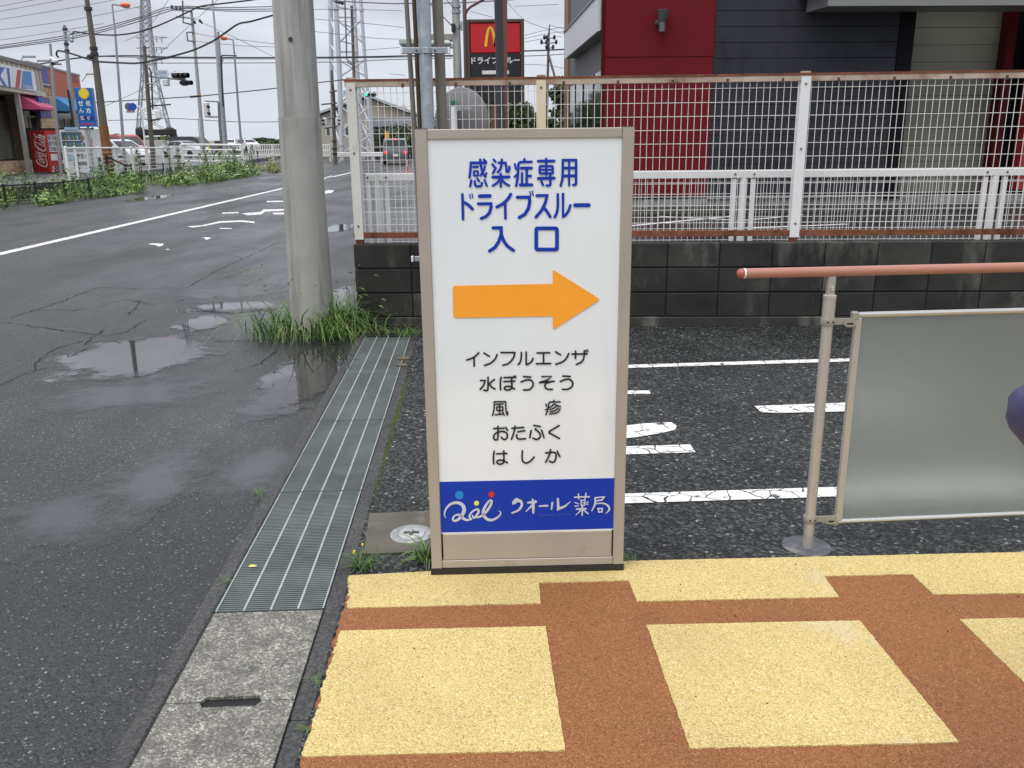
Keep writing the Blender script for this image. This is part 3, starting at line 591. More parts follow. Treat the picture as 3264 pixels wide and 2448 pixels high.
chars('logo_script', C_, PALE, [
    [(150, 492, 6), (134, 450, 16), (146, 400, 22), (180, 350, 26), (235, 318, 30), (300, 314, 36), (350, 345, 42), (366, 400, 44), (345, 452, 40), (305, 502, 34), (262, 526, 26), (234, 512, 24), (245, 475, 22), (282, 454, 22), (322, 462, 28), (360, 500, 32), (400, 516, 26), (450, 505, 22)],
    [(450, 508, 22), (428, 470, 22), (462, 418, 22), (522, 388, 24), (536, 420, 28), (505, 470, 26), (478, 492, 22), (462, 460, 16)],
    [(478, 480, 18), (545, 480, 24), (605, 440, 30), (662, 370, 30), (690, 300, 28), (668, 286, 22), (630, 330, 28), (594, 400, 34), (596, 455, 36), (632, 502, 34), (690, 516, 30), (752, 490, 24), (792, 450, 18), (795, 422, 12), (770, 404, 4)],
    [(985, 280, 50), (955, 308, 48), (938, 326, 18)], [(1000, 282, 40), (1040, 305, 32), (1042, 350, 28), (1005, 400, 24), (932, 432, 20)], D([(1118, 312, 22), (1205, 300, 36)]), [(1172, 270, 18), (1180, 340, 36), (1180, 432, 22)], [(1172, 335, 26), (1095, 415, 12)],
    [(1250, 352, 16), (1345, 347, 26)], [(1405, 312, 24), (1395, 385, 20)], D([(1470, 265, 24), (1474, 385, 38), (1550, 355, 24), (1617, 300, 8)], None, False),
    [(1668, 246, 18), (1838, 240, 18)], [(1712, 208, 16), (1716, 268, 14)], [(1800, 200, 16), (1788, 266, 14)], D([(1742, 282), (1788, 280), (1782, 340), (1745, 342)], 15, False, True), [(1748, 310, 10), (1785, 310, 10)], [(1672, 308, 12), (1712, 324, 12)], [(1668, 352, 12), (1712, 348, 12)], [(1826, 300, 12), (1802, 312, 12)], [(1826, 326, 12), (1802, 330, 12)], [(1690, 385, 20), (1800, 380, 20)], [(1757, 345, 22), (1755, 458, 16)], [(1745, 392, 18), (1682, 455, 8)], [(1766, 390, 16), (1822, 436, 18)],
    D([(1906, 252, 18), (2015, 240, 24), (1990, 276, 20), (1915, 290, 16)], None, False), [(1910, 258, 20), (1905, 330, 22), (1868, 405, 12)], [(1910, 322, 12), (2000, 316, 18), (2058, 345, 24), (2074, 390, 22), (2032, 438, 6)], D([(1942, 378), (1992, 378), (1988, 416), (1952, 418)], 18, False, True)], 20, lift=.00009)
for nm, c, r_, m in (('blue_dot', (310, 223), 50, mat('logo_sky_blue', (.0, .22, .62), .3)), ('red_dot', (687, 216), 35, mat('logo_red', (.60, .02, .02), .3)), ('yellow_dot', (512, 318), 29, mat('logo_yellow', (.85, .83, .12), .3))):
    q = MB(); q.poly([C_(c[0] + r_ * math.cos(2 * PI * k / 28), c[1] + r_ * math.sin(2 * PI * k / 28), -.0001) for k in range(28)]); q.build(nm, m, sign, smooth=False)
o1, o2 = C_(1246, 478, 0), C_(1628, 462, 0); text_obj('tagline', 'Quality of Life', mat('faint_blue', (.05, .13, .5), .4), sign, o1, o2 - o1, (0, 0, 1), .010, width=(o2 - o1).length)
# ================================================================ block wall with fence on it
WO = V((-1.293, 7.164, 0)); WA = math.atan2(6.90 - 7.164, 4.162 + 1.293); WX = V((math.cos(WA), math.sin(WA), 0)); WN = V((WX.y, -WX.x, 0))
def WL(px, py, y=0.0):                       # photo pixel -> local x, z on the wall plane pushed back by y
    o = WO - WN * y; p = ONPLANE(px, py, o, WN) - o; return p.dot(WX), p.z
wall = thing('block_wall', 'low soot-blackened concrete block wall under the wire fence', 'wall', WO, WA)
WLEN = 7.2
BLK = mat('sooty_block', (.021, .0205, .018), .85, var=.6, scale=2.4, bump=.5, bscale=90, dirt=(.135, .13, .112), damt=.42, dscale=2.2, dstretch=2.6, world=True)
BLK2 = mat('paler_block', (.036, .035, .031), .85, var=.6, scale=3, bump=.5, bscale=90, dirt=(.19, .183, .16), damt=.48, dscale=3.0, dstretch=2.5, world=True)
q = MB(); q.box2((0.012, .012, .0), (WLEN - .012, .128, .68)); q.build('mortar_core', mat('dark_mortar', (.012, .012, .011), .9), wall, smooth=False)
q = MB(); q.cbox((-.004, -.012, 0), (WLEN, .15, .082), .006); q.build('footing', BLK2, wall, smooth=False)
jts = [0] + [WL(x, 950)[0] for x in (1285, 1310)]
jt = []; x = 0.0
row_x = [WL(px, 900)[0] for px in (2125, 2290)]; per = (row_x[1] - row_x[0]); first = row_x[0] - math.floor((row_x[0] - .02) / per) * per
for r_ in range(3):
    z0 = .0845 + r_ * .203; z1 = z0 + .1975
    xs = [0.0] + [first + k * per + (0.0) for k in range(int(WLEN / per)) if first + k * per > .12] + [WLEN]
    for a, b in zip(xs, xs[1:]):
        q = MB(); j = rng.uniform(-.002, .002); q.cbox((a + .004, j, z0 + .003), (b - .004, .14, z1 - .002), .005)
        q.build('block', BLK2 if rng.random() < .3 + .25 * (r_ == 0) else BLK, wall, smooth=False)
RUST = mat('rusted_rail', (.52, .42, .33), .7, var=.2, scale=8, bump=.4, bscale=150, dirt=(.19, .07, .03), damt=.62, dscale=4, world=True)
RUSTD = mat('deep_rust', (.21, .07, .035), .85, var=.4, scale=12, bump=.5, bscale=160, dirt=(.07, .025, .014), damt=.6, dscale=9, world=True)
WRUST = mat('chipped_white_paint', (.72, .71, .66), .5, var=.06, scale=4, dirt=(.36, .17, .07), damt=.22, dscale=5, dstretch=3, world=True)
CREAM = mat('rusty_cream_paint', (.74, .66, .46), .55, var=.08, scale=5, dirt=(.30, .11, .04), damt=.4, dscale=7, dstretch=4, world=True)
WIRE = mat('coated_wire', (.80, .79, .74), .5, var=.1, scale=9, dirt=(.45, .33, .2), damt=.25, dscale=4, world=True)
fence = thing('mesh_fence', 'rusty white wire mesh fence standing on the dark block wall', 'fence', WO, WA)
fy = .07
zt = WL(2200, 240, fy)[1]; ztb = WL(2200, 266, fy)[1]; zr0 = WL(2300, 752, fy)[1]; zr1 = WL(2300, 734, fy)[1]
FL = WLEN - .05
q = MB(); q.box2((.0, fy - .028, ztb + .006), (FL, fy + .022, zt)); q.build('top_rail', RUST, fence, smooth=False)
q = MB(); q.box2((.0, fy - .032, zt - .012), (FL, fy + .026, zt + .004)); q.build('rail_cap', RUSTD, fence, smooth=False)
q = MB(); q.box2((.0, fy - .026, zr0), (FL, fy + .02, zr1)); q.build('bottom_rail', RUSTD, fence, smooth=False)
ps = [(WL(1127, 400, fy)[0], WRUST), (WL(1725, 400, fy)[0], CREAM), (WL(2555, 400, fy)[0], WHITE), (WL(2555, 400, fy)[0] + 2.06, WRUST), (WL(2555, 400, fy)[0] + 4.1, WRUST)]
for i, (x, m) in enumerate(ps):
    q = MB(); w = .037
    q.box2((x - w, fy - .036, zr0 - .01), (x + w, fy - .029, zt - .022)); q.box2((x - w, fy - .0285, zr0 - .01), (x - w + .006, fy + .03, zt - .022)); q.box2((x + w - .006, fy - .0285, zr0 - .01), (x + w, fy + .03, zt - .022))
    q.build('post', m, fence, smooth=False)
    q = MB(); q.box2((x - w * .75, fy - .027, .688), (x + w * .75, fy + .025, zr0 - .004)); q.build('post_stub', RUSTD, fence, smooth=False)
    q = MB(); q.box2((x - w * .9, fy - .026, zt + .0045), (x + w * .9, fy + .02, zt + .018)); q.build('post_cap', RUST, fence, smooth=False)
    for z in (zt - .075, (zt + zr0) / 2 + .06, zr0 + .1):
        q = MB(); q.lathe([(.0, 0), (.009, 0), (.009, .005), (.005, .009), (0, .009)], (x, fy - .036, z), 10, axis=(0, -1, 0)); q.build('bolt', mat('weathered_bolt', (.2, .17, .14), .5, .6), fence)
zs = [ztb - .012] + [WL(2300, y, fy)[1] for y in (282, 326, 370, 413, 457, 500)]
stp = (zs[1] - zs[6]) / 5; zs = [zs[1] - stp * k for k in range(0, 40) if zs[1] - stp * k > .70]
for i, ((xa, _), (xb, _)) in enumerate(zip(ps, ps[1:])):
    q = MB(); n = round((xb - xa) / .0515)
    for k in range(1, n): x = xa + (xb - xa) * k / n + rng.gauss(0, .0009); q.tube([(x, fy - .012, .735), (x + rng.gauss(0, .001), fy - .012, ztb + .03)], .0024, 5, cap=False)
    for z in zs: q.tube([(xa, fy - .0075, z), (xb, fy - .0075, z)], .0022, 5, cap=False)
    q.build('wire_panel', WIRE, fence)
for k in range(16):
    x = .46 + k * .42; q = MB(); q.box2((x - .009, fy - .034, ztb - .004), (x + .009, fy - .0286, ztb + .028)); q.build('clip', mat('dark_clip', (.09, .07, .055), .7, .3), fence, smooth=False)
# second fence behind the wall, standing on the neighbour's lot
B0 = .36; zf = WL(2600, 541, B0)[1]; zfb = WL(2600, 565, B0)[1]
f2 = thing('pipe_fence', 'low white fence with square top rail and mesh, right behind the block wall', 'fence', WO - WN * B0, WA)
x0 = WL(1170, 600, B0)[0]; pcs = [WL(1200, 650, B0)[0] + .02, None, WL(2366, 650, B0)[0], WL(3160, 650, B0)[0]]; span = pcs[3] - pcs[2]; pcs[1] = pcs[2] - span; pcs.append(pcs[3] + span)
q = MB(); q.cbox((x0, -.03, zfb), (pcs[-1] + .1, .03, zf), .004); q.build('top_rail', WHITE, f2, smooth=False)
for i, x in enumerate(pcs):
    q = MB(); q.tube([(x, 0, -.01), (x, 0, zfb)], .032, 14); q.build('post', WHITE, f2)
    for s in (-1, 1):
        q = MB(); q.box2((x + s * .078 - .017, -.02, .05), (x + s * .078 + .017, .015, zfb - .006)); q.build('panel_stile', WHITE, f2, smooth=False)
        for z in ((zf + zfb) / 2, .45):
            q = MB(); q.lathe([(0, 0), (.01, 0), (.008, .006), (0, .006)], (x + s * .078, -.0305 if z > .8 else -.0205, z), 8, axis=(0, -1, 0)); q.build('bolt', MATS['weathered_bolt'], f2)
for xa, xb in zip(pcs, pcs[1:]):
    if xb - xa < .3: continue
    q = MB(); n = round((xb - xa - .19) / .05)
    for k in range(n + 1): x = xa + .095 + (xb - xa - .19) * k / n; q.tube([(x, -.002, .08), (x, -.002, zfb + .005)], .0026, 5, cap=False)
    z = .1
    while z < zfb - .02: q.tube([(xa + .09, .003, z), (xb - .09, .003, z)], .0026, 5, cap=False); z += .095
    q.build('wire_panel', WHITE, f2)
# ================================================================ handrail with frosted panel
RA = V((.778, 2.971, 1.05)); RB = V((1.844, 3.05, 1.05)); rd = (RB - RA).normalized(); RB = RA + rd * 3.2
rail = thing('handrail', 'terracotta round handrail on a steel post with frosted screen panel below', 'handrail', (1.117, 2.935, 0), math.atan2(rd.y, rd.x))
MI = Matrix.Rotation(-math.atan2(rd.y, rd.x), 3, 'Z')
def RLc(p): return MI @ (V(p) - V((1.117, 2.935, 0)))
TERRA = mat('terracotta_resin', (.41, .19, .14), .38, var=.04, scale=2)
STEEL = mat('champagne_steel', (.50, .485, .45), .42, .45, var=.06, scale=5)
SHINY = mat('bright_aluminium', (.62, .61, .58), .28, .85, var=.04, scale=3)
a, b = RLc(RA), RLc(RB)
yr = a.y; zc = 1.05
q = MB(); q.tube([(a.x + .028, yr, zc), (b.x, yr, zc)], .0172, 20); q.build('rail', TERRA, rail)
q = MB(); q.tube([(a.x + .0215, yr, zc), (a.x + .0275, yr, zc)], .0178, 20); q.build('white_ring', WHITE, rail)
q = MB(); q.lathe([(.0176, 0), (.0176, .008), (.0155, .015), (.01, .0205), (0, .0225)], (a.x + .021, yr, zc), 20, axis=(-1, 0, 0)); q.build('end_cap', mat('terracotta_cap', (.36, .10, .065), .35), rail)
xp, yp = 0.0, yr + .0
for xpost in (0.0, 1.75):
    q = MB(); q.tube([(xpost, yp, 0), (xpost, yp, .86), (xpost, yp, .862), (xpost, yp, .965)], [.019, .019, .0215, .0215], 20); q.build('post', STEEL, rail)
    q = MB(); q.lathe([(.0225, .955), (.0225, .967), (.012, .972), (0, .972)], (xpost, yp, 0), 20); q.build('post_cap', STEEL, rail)
    q = MB(); q.cbox((xpost - .013, yp - .011, .968), (xpost + .013, yp + .011, 1.036), .003); q.build('rail_bracket', STEEL, rail, smooth=False)
    q = MB(); q.lathe([(0, 0), (.0085, 0), (.0085, .004), (.004, .005), (0, .003)], (xpost, yp - .011, .992), 12, axis=(0, -1, 0)); q.build('screw', SHINY, rail)
    q = MB(); q.lathe([(.02, .006), (.03, .002), (.08, .003), (.1, .001), (.112, -.01)], (xpost, yp + .01, .002), 26); q.build('concrete_foot', mat('mottled_foot', (.095, .10, .108), .55, var=.4, scale=14, dirt=(.30, .27, .20), damt=.42, dscale=14, bump=.4), rail)
PO = V((1.117, 2.935 + 0, 0)); tl = RLc(P(2750, 1012, 2.955)); bl = RLc(P(2684, 1680, 2.955))
x0, x1, ztp, zbt = (tl.x + bl.x) / 2, 1.68, tl.z, bl.z
yf = yp - .0
for z, nm in ((ztp, 'top_tube'), (zbt, 'bottom_tube')):
    q = MB(); q.tube([(x0 + .004, yf, z), (x1, yf, z)], .0098, 16); q.build(nm, SHINY, rail)
for x in (x0 + .006, x1 - .006):
    q = MB(); q.cbox((x - .0115, yf - .011, zbt + .008), (x + .0115, yf + .011, ztp - .009), .002); q.build('side_stile', STEEL, rail, smooth=False)
def frost():
    m, t, b, out = new_mat('frosted_sheet'); lk = t.links.new
    b.inputs['Base Color'].default_value = (.86, .92, .875, 1); b.inputs['Roughness'].default_value = .5; b.inputs['Transmission Weight'].default_value = .93; b.inputs['IOR'].default_value = 1.25
    return m
q = MB(); q.box2((x0 + .0175, yf - .002, zbt + .009), (x1 - .0175, yf + .002, ztp - .0085)); q.build('frosted_panel', frost(), rail, smooth=False)
CAST = mat('cast_bracket', (.33, .325, .28), .5, .3, var=.1, scale=20)
for xpost, s in ((0.0, 1), (1.75, -1)):
    for z, up in ((ztp - .02, 1), (zbt + .018, -1)):
        q = MB(); q.lathe([(.0235, -.013), (.0245, -.011), (.0245, .011), (.0235, .013), (.0195, .013)], (xpost, yp, z), 20)
        q.box2((xpost + s * .02, yp - .012, z - .011), (xpost + s * (x0 - .004), yp - .004, z + .010)) if s > 0 else q.box2((x1 + .0, yp - .012, z - .011), (xpost - .02, yp - .004, z + .010))
        q.build('clamp', CAST, rail)
        xe = x0 - .012 if s > 0 else x1 + .012
        q = MB(); cx_ = xe - s * .016
        q.prism([(cx_ + math.cos(2 * PI * k / 20) * .017 * (1.35 if abs(math.cos(2 * PI * k / 20)) > .5 else 1.1), yp - .0185, z - .008 + math.sin(2 * PI * k / 20) * .0125) for k in range(20)], (0, .006, 0)); q.build('slotted_plate', CAST, rail)
        q = MB(); q.box2((cx_ - .011, yp - .0192, z - .0105), (cx_ + .011, yp - .0186, z - .0045)); q.build('bolt_slot', DARK, rail, smooth=False)
        q = MB(); q.cbox((xe - .006, yf - .013, (z + .004 if up > 0 else z - .03)), (xe + .018, yf + .013, (z + .032 if up > 0 else z - .006)), .004); q.build('corner_block', CAST, rail, smooth=False)
        for k in (-1, 0, 1):
            q = MB(); q.lathe([(0, 0), (.0032, 0), (.0032, .0016), (0, .002)], (xpost + .009 * k, yp - .0246 + abs(k) * .002, z), 8, axis=(.25 * k, -1, 0)); q.build('set_screw', DARK if k else SHINY, rail)
# ================================================================ water valve cover in its slab
sl = MB(); pp = [G(1178, 1642), G(1400, 1632), G(1400, 1762), G(1160, 1772)]; sl.prism([p + V((0, 0, .003)) for p in pp], (0, 0, .006)); 
tag(sl.build('concrete_slab', mat('muddy_slab', (.10, .088, .07), .6, var=.3, scale=5, dirt=(.25, .23, .19), damt=.35, dscale=7, bump=.3, world=True), smooth=False), 'dark muddy concrete slab around the round valve cover', 'slab')
vc = thing('valve_cover', 'small round pale metal valve cover beside the sign foot', 'valve cover', G(1312, 1704, .009) )
PEWTER = mat('pewter', (.42, .43, .42), .5, .5, var=.25, scale=22, dirt=(.16, .15, .14), damt=.45, dscale=18)
q = MB(); q.lathe([(0, 0), (.084, 0), (.084, .004), (.08, .006), (.056, .004), (.054, .002), (0, .002)], n=36); q.build('ring', PEWTER, vc)
q = MB(); q.lathe([(0, .0085), (.046, .0085), (.051, .007), (.0525, .003), (0, .0025)][::-1], n=36); q.build('lid', mat('worn_zinc', (.55, .56, .56), .4, .5, var=.15, scale=25), vc)
q = MB(); q.cbox((-.03, -.006, .0086), (.03, .007, .0125), .001); q.box2((-.006, -.022, .0086), (.006, .022, .0115)); q.build('lid_rib', mat('tarnished_recess', (.07, .07, .06), .6, .3), vc, smooth=False)
q = MB(); q.lathe([(0, .0115), (.004, .0115), (.005, .0165), (.002, .019), (0, .019)], n=12); q.build('lid_knob', MATS['worn_zinc'], vc)
# ================================================================ broken stones and leaves at the wall foot
for (px, py, s, lab) in ((1285, 1145, .05, 'broken ochre stone lying between the grate and the sign'), (1282, 1166, .04, 'flat pale stone in front of the broken ochre stone'), (1240, 1062, .035, 'brown dry stone chip at the foot of the dark wall')):
    p = G(px, py); q = MB(); k = 9; ol = [(math.cos(2 * PI * i / k) * s * rng.uniform(.55, 1.35) * 1.1, math.sin(2 * PI * i / k) * s * rng.uniform(.6, 1.0), 0) for i in range(k)]
    q.prism(ol, (0, 0, s * .16)); tag(q.build('stone', mat('ochre_stone', (.13, .105, .07), .8, var=.3, scale=20, bump=.4), smooth=False, loc=p + V((0, 0, .004))), lab, 'stone')
# ================================================================ poles and right-hand background
RT = ROT.transposed()
def DEP(p): return (RT @ (p - CAM)).z
def pole_pts(pl, Y):                             # [(px, py, width px)] -> points and radii at distance Y
    pts = []; rad = []
    for x, y, w in pl:
        p = P(x, y, Y); pts.append(p); rad.append(w * DEP(p) / F / 2)
    return pts, rad
def to_ground(pts, rad, z=-.02):                 # continue the last piece down to the ground
    a, b = pts[-2], pts[-1]
    if b.z > z + .01:
        d = b - a; t = (z - b.z) / d.z; pts.append(b + d * t); rad.append(rad[-1])
    return pts, rad
POLEC = mat('pole_concrete', (.385, .38, .36), .8, var=.12, scale=3.0, bump=.25, bscale=140, dirt=(.19, .187, .175), damt=.6, dscale=11, dstretch=22, world=True)
POLEC2 = mat('pole_concrete_patch', (.355, .35, .322), .75, var=.12, scale=4, bump=.2, bscale=140, dirt=(.18, .177, .16), damt=.55, dscale=10, dstretch=18, world=True)
# big concrete pole
up = thing('utility_pole', 'thick concrete utility pole with grass round its foot, left of the sign', 'utility pole', G(990, 1062))
pt = [P(933, 0, 7.1), P(967.5, 600, 7.1), P(1001, 1062, 7.1)]; top = pt[0] + (pt[0] - pt[1]) / (pt[0] - pt[1]).z * 6
bot = pt[2] + (pt[2] - pt[1]) / abs((pt[2] - pt[1]).z) * max(0, pt[2].z + .02)
base = G(990, 1062)
lc = lambda pts: [p - base for p in pts]
q = MB(); q.tube(lc([top, pt[0], pt[1], pt[2], bot]), [.09, .152, .163, .176, .179], 36); q.build('shaft', POLEC, up)
zc_ = P(950, 366, 7.1); pj = lambda t: pt[0].lerp(pt[1], t)
q = MB(); q.tube(lc([pj(.612), pt[1], pt[2], bot]), [.1615, .1645, .1775, .1805], 36); q.build('repair_sleeve', POLEC2, up)
hp = P(927, 126, 6.95); q = MB(); q.lathe([(.0, -.012), (.011, -.012), (.011, -.001), (.016, .0), (.018, .002), (.016, .003), (.011, .001)], hp - base + V((0, -.008, 0)), 14, axis=(-.1, -1, 0)); q.build('bolt_hole', mat('hole_rim', (.05, .045, .04), .8), up)
# grass with foxtails round the pole foot
GRASS = mat('grass_blades', (.10, .185, .04), .55, var=.55, scale=9, world=True); GRASS2 = mat('dry_grass', (.26, .22, .09), .7, var=.3, scale=9, world=True); SEED = mat('foxtail_heads', (.17, .19, .07), .8, var=.3, scale=20, world=True)
def blade(b, p, h, lean, az, w, curl=.5):
    d = V((math.cos(az), math.sin(az), 0)); n = V((-d.y, d.x, 0)); prev = None; vs = []; fs = []; k = 5
    for i in range(k + 1):
        t = i / k; a = lean + curl * t * t; pos = p + d * (h * t * math.sin(a)) + V((0, 0, h * t * math.cos(min(a, 2.0)))); ww = w * (1 - t ** 1.6) * .5 + .0003
        if pos.z < .004: pos.z = .004 + .002 * t
        vs += [pos - n * ww, pos + n * ww]
    for i in range(k): fs.append((2 * i, 2 * i + 1, 2 * i + 3, 2 * i + 2))
    b.add(vs, fs); return vs[-1]
g = MB(); rng = random.Random(11); pc = V((-1.665, 6.98, 0))
for i in range(820):
    a = rng.uniform(0, 2 * PI); rr = .18 + abs(rng.gauss(.05, .09)); p = pc + V((math.cos(a) * rr * 1.2, math.sin(a) * rr * 1.05, 0))
    if rng.random() < .35: p = V((rng.uniform(-1.52, -1.27), rng.gauss(7.0, .14), 0))
    if rng.random() < .12: p = V((rng.gauss(-1.25, .16), rng.gauss(6.93, .07), 0))
    if (p - pc).length < .16 or p.y > 7.5: continue
    if p.x > -1.3 and p.y > 7.1: continue
    g.cur = 0 if rng.random() < .9 else 1
    blade(g, p, rng.choice([.12, .2, .28, .38, .46]) * rng.uniform(.7, 1.1) * (1.0 if p.x < -1.28 else .5), abs(rng.gauss(.3, .25)), rng.uniform(0, 2 * PI) if rng.random() < .5 else a + rng.gauss(0, .6), rng.uniform(.006, .015), rng.uniform(.3, 1.9))
for i in range(38):
    a = rng.uniform(0, 2 * PI); p = pc + V((math.cos(a) * .25 * rng.uniform(.8, 1.5), math.sin(a) * .22, 0))
    if i % 3 == 0: p = V((rng.uniform(-1.5, -1.28), rng.gauss(7.0, .1), 0))
    g.cur = 1 if rng.random() < .3 else 0; h = rng.uniform(.35, .58); az = a + rng.gauss(0, .8); tip = blade(g, p, h, rng.uniform(.1, .35), az, .004, rng.uniform(.2, .7))
    g.cur = 2; d = V((math.cos(az) * .8, math.sin(az) * .8, -.1)); pts_ = [tip + d * t * .05 + V((0, 0, -.02 * t * t + .008 * t)) for t in (0, .3, .6, 1)]; g.tube(pts_, [.002, .0058, .0055, .0015], 5)
stuff(g.build('roadside_grass', [GRASS, GRASS2, SEED], smooth=False))
def weed(name, px, py, n, h, label, flower=None, spread=.05, cat='weed'):
    p0 = G(px, py, .006); b = MB()
    for i in range(n): blade(b, V((rng.gauss(0, spread * .4), rng.gauss(0, spread * .3), 0)), h * rng.uniform(.5, 1.1), abs(rng.gauss(.5, .35)), rng.uniform(0, 2 * PI), h * .045, rng.uniform(.3, 1.4))
    mats = [GRASS]
    if flower:
        b.cur = 1; mats.append(flower)
        for i in range(3): c = V((rng.gauss(0, spread * .6), rng.gauss(0, spread * .4), h * rng.uniform(.4, .75))); b.ball(c, .005, 5, 3)
    return tag(b.build(name, mats, smooth=False, loc=p0), label, cat)
weed('grass_tuft', 1372, 1786, 55, .17, 'green grass tuft growing at the left foot of the sign', spread=.06, cat='grass tuft')
weed('flowering_weed', 1150, 1806, 60, .10, 'small yellow-flowered weed at the far left corner of the yellow pavement', mat('yellow_petals', (.75, .6, .03), .6), spread=.07)
weed('kerb_sprout', 1012, 2178, 14, .045, 'tiny sprout in the kerb beside the concrete cover joint', spread=.02)
weed('kerb_sprout', 975, 2330, 12, .04, 'tiny sprout between kerb and yellow panel, nearest the bottom edge', spread=.02)
weed('kerb_sprout', 718, 1858, 10, .035, 'tiny sprout on the road side of the nearest drain grate', spread=.015)
weed('kerb_sprout', 826, 1578, 16, .06, 'yellowish sprout on the road side kerb beside the second grate', spread=.03)
weed('kerb_sprout', 1232, 1358, 14, .05, 'bright sprout on the inner kerb at the joint of two grates', spread=.03)
weed('grass_tuft', 1300, 1068, 70, .12, 'low clover-like tuft at the wall foot behind the grate end', spread=.2, cat='grass tuft')
weed('moss_tuft', 2000, 1790, 40, .05, 'short mossy tuft at the right foot of the sign', spread=.06, cat='moss')
# ---------------------------------------------------------------- steel pole with conduits in front of the wall
yC = 6.88
sp = thing('service_pole', 'galvanised steel pole with grey conduits strapped beside it, behind the sign', 'service pole', (P(1372, 1000, yC).x, yC, 0))
so = V(sp.location); TAUPE = mat('taupe_conduit', (.175, .16, .135), .5, var=.08, scale=6, dirt=(.10, .09, .075), damt=.3, dscale=4, dstretch=4); BROWNC = mat('brown_conduit', (.085, .05, .03), .55, .2, var=.3, scale=4)
def vpart(name, pl, Y, m, n=16):
    pts, rad = pole_pts(pl, Y); d = (pts[0] - pts[1]) / (pts[0] - pts[1]).z; pts.insert(0, pts[0] + d * 3.5); rad.insert(0, rad[0]); to_ground(pts, rad)
    q = MB(); q.tube([p - so for p in pts], rad, n); return q.build(name, m, sp)
vpart('steel_pole', [(1349.5, 0, 43), (1364.5, 401, 40)], yC, GALV, 24)
vpart('left_conduit', [(1295, 0, 14.5), (1320, 401, 16), (1337, 720, 14)], yC + .09, TAUPE)
vpart('brown_conduit', [(1320, 0, 14), (1338, 401, 13)], yC + .10, BROWNC)
vpart('brown_conduit', [(1332, 0, 8), (1346, 401, 7)], yC + .12, BROWNC)
vpart('right_conduit', [(1394, 0, 35), (1410, 401, 33)], yC + .11, TAUPE, 20)
a, b = P(1284, 162, yC - .02), P(1428, 161, yC - .02)
q = MB(); q.cbox(tuple(V((a.x, a.y - .015, a.z - .022)) - so), tuple(V((b.x, a.y + .02, a.z + .022)) - so), .003); q.build('cross_bracket', GALV, sp)
for px in (1281, 1431):
    p = P(px, 161.5, yC - .02) - so; q = MB(); q.cbox((p.x - .009, p.y - .018, p.z - .024), (p.x + .009, p.y + .022, p.z + .024), .004); q.build('end_cap', WHITE, sp)
p = P(1356, 160, yC - .07) - so; q = MB(); q.tube([p + V((0, .067, -.018)), p + V((0, .067, .02))], [.0535, .0535], 24); q.cbox((p.x - .022, p.y + .008, p.z - .02), (p.x + .022, p.y + .03, p.z + .022), .003)
for s in (-1, 1): q.box((p.x + s * .068, p.y + .028, p.z), (.028, .01, .034))
q.build('clamp', GALV, sp)
for s in (-1, 1): q = MB(); q.lathe([(0, 0), (.008, 0), (.008, .007), (0, .007)], (p.x + s * .068, p.y + .022, p.z), 6, axis=(0, -1, 0)); q.build('bolt', mat('dark_bolt', (.06, .06, .06), .5, .5), sp)
a, b = P(1322, 825, yC + .04), P(1400, 825, yC + .04)
q = MB(); q.cbox(tuple(V((a.x, a.y - .015, a.z - .02)) - so), tuple(V((b.x, a.y + .02, a.z + .02)) - so), .003); q.build('lower_bracket', GALV, sp)
p = P(1315, 825, yC + .04) - so; q = MB(); q.cbox((p.x - .01, p.y - .018, p.z - .023), (p.x + .008, p.y + .022, p.z + .023), .004); q.build('end_cap', WHITE, sp)
# ---------------------------------------------------------------- poles on the neighbour's lot
def simple_pole(name, label, cat, pl, Y, m, n=18, ext=4.0, group=None, parent=None, z=-.02):
    pts, rad = pole_pts(pl, Y)
    if ext: d = (pts[0] - pts[1]) / (pts[0] - pts[1]).z; pts.insert(0, pts[0] + d * ext); rad.insert(0, rad[0] * .94)
    to_ground(pts, rad, z)
    if parent is not None:
        q = MB(); q.tube([p - V(parent.location) for p in pts], rad, n); return q.build(name, m, parent)
    q = MB(); o = pts[-1]; q.tube([p - o for p in pts], rad, n); return tag(q.build(name, m, loc=o), label, cat, group)
SLATE = mat('slate_paint', (.035, .038, .05), .5, var=.06, scale=3); RBROWN = mat('red_brown_paint', (.16, .062, .042), .55, var=.08, scale=3); DBROWN = mat('dark_brown_paint', (.085, .058, .045), .55, var=.08)
simple_pole('lamp_pole', 'dark slate round pole rising behind the sign top', 'pole', [(1589, 0, 28), (1597.5, 401, 26)], 8.6, SLATE, 28)
simple_pole('brown_post', 'red-brown square post just behind the dark slate pole', 'post', [(1608, 0, 25), (1610, 401, 22)], 11.5, RBROWN, 4)
# round traffic mirror seen from behind
mr_ = thing('traffic_mirror', 'grey back of a round traffic mirror on a white post with green cap', 'traffic mirror', P(1449, 700, 10.5)); mo = V(mr_.location)
pts, rad = pole_pts([(1447, 340, 20), (1456, 700, 19)], 10.5); to_ground(pts, rad); q = MB(); q.tube([p - mo for p in pts], rad, 18); q.build('post', WHITE, mr_)
pts, rad = pole_pts([(1446, 321, 20.5), (1447, 335, 20.5)], 10.5); q = MB(); q.tube([p - mo for p in pts], rad, 18); q.build('green_cap', mat('green_cap', (.02, .16, .075), .4), mr_)
c = P(1468, 388, 10.62) - mo; q = MB(); ax = V((-.52, -.85, 0)); q.lathe([(0, .075), (.12, .07), (.24, .05), (.345, .012), (.375, 0), (.385, -.02), (.36, -.03), (0, -.03)][::-1], c, 40, axis=ax); q.build('mirror_back', mat('mirror_grey', (.165, .165, .17), .55, var=.06, scale=4), mr_)
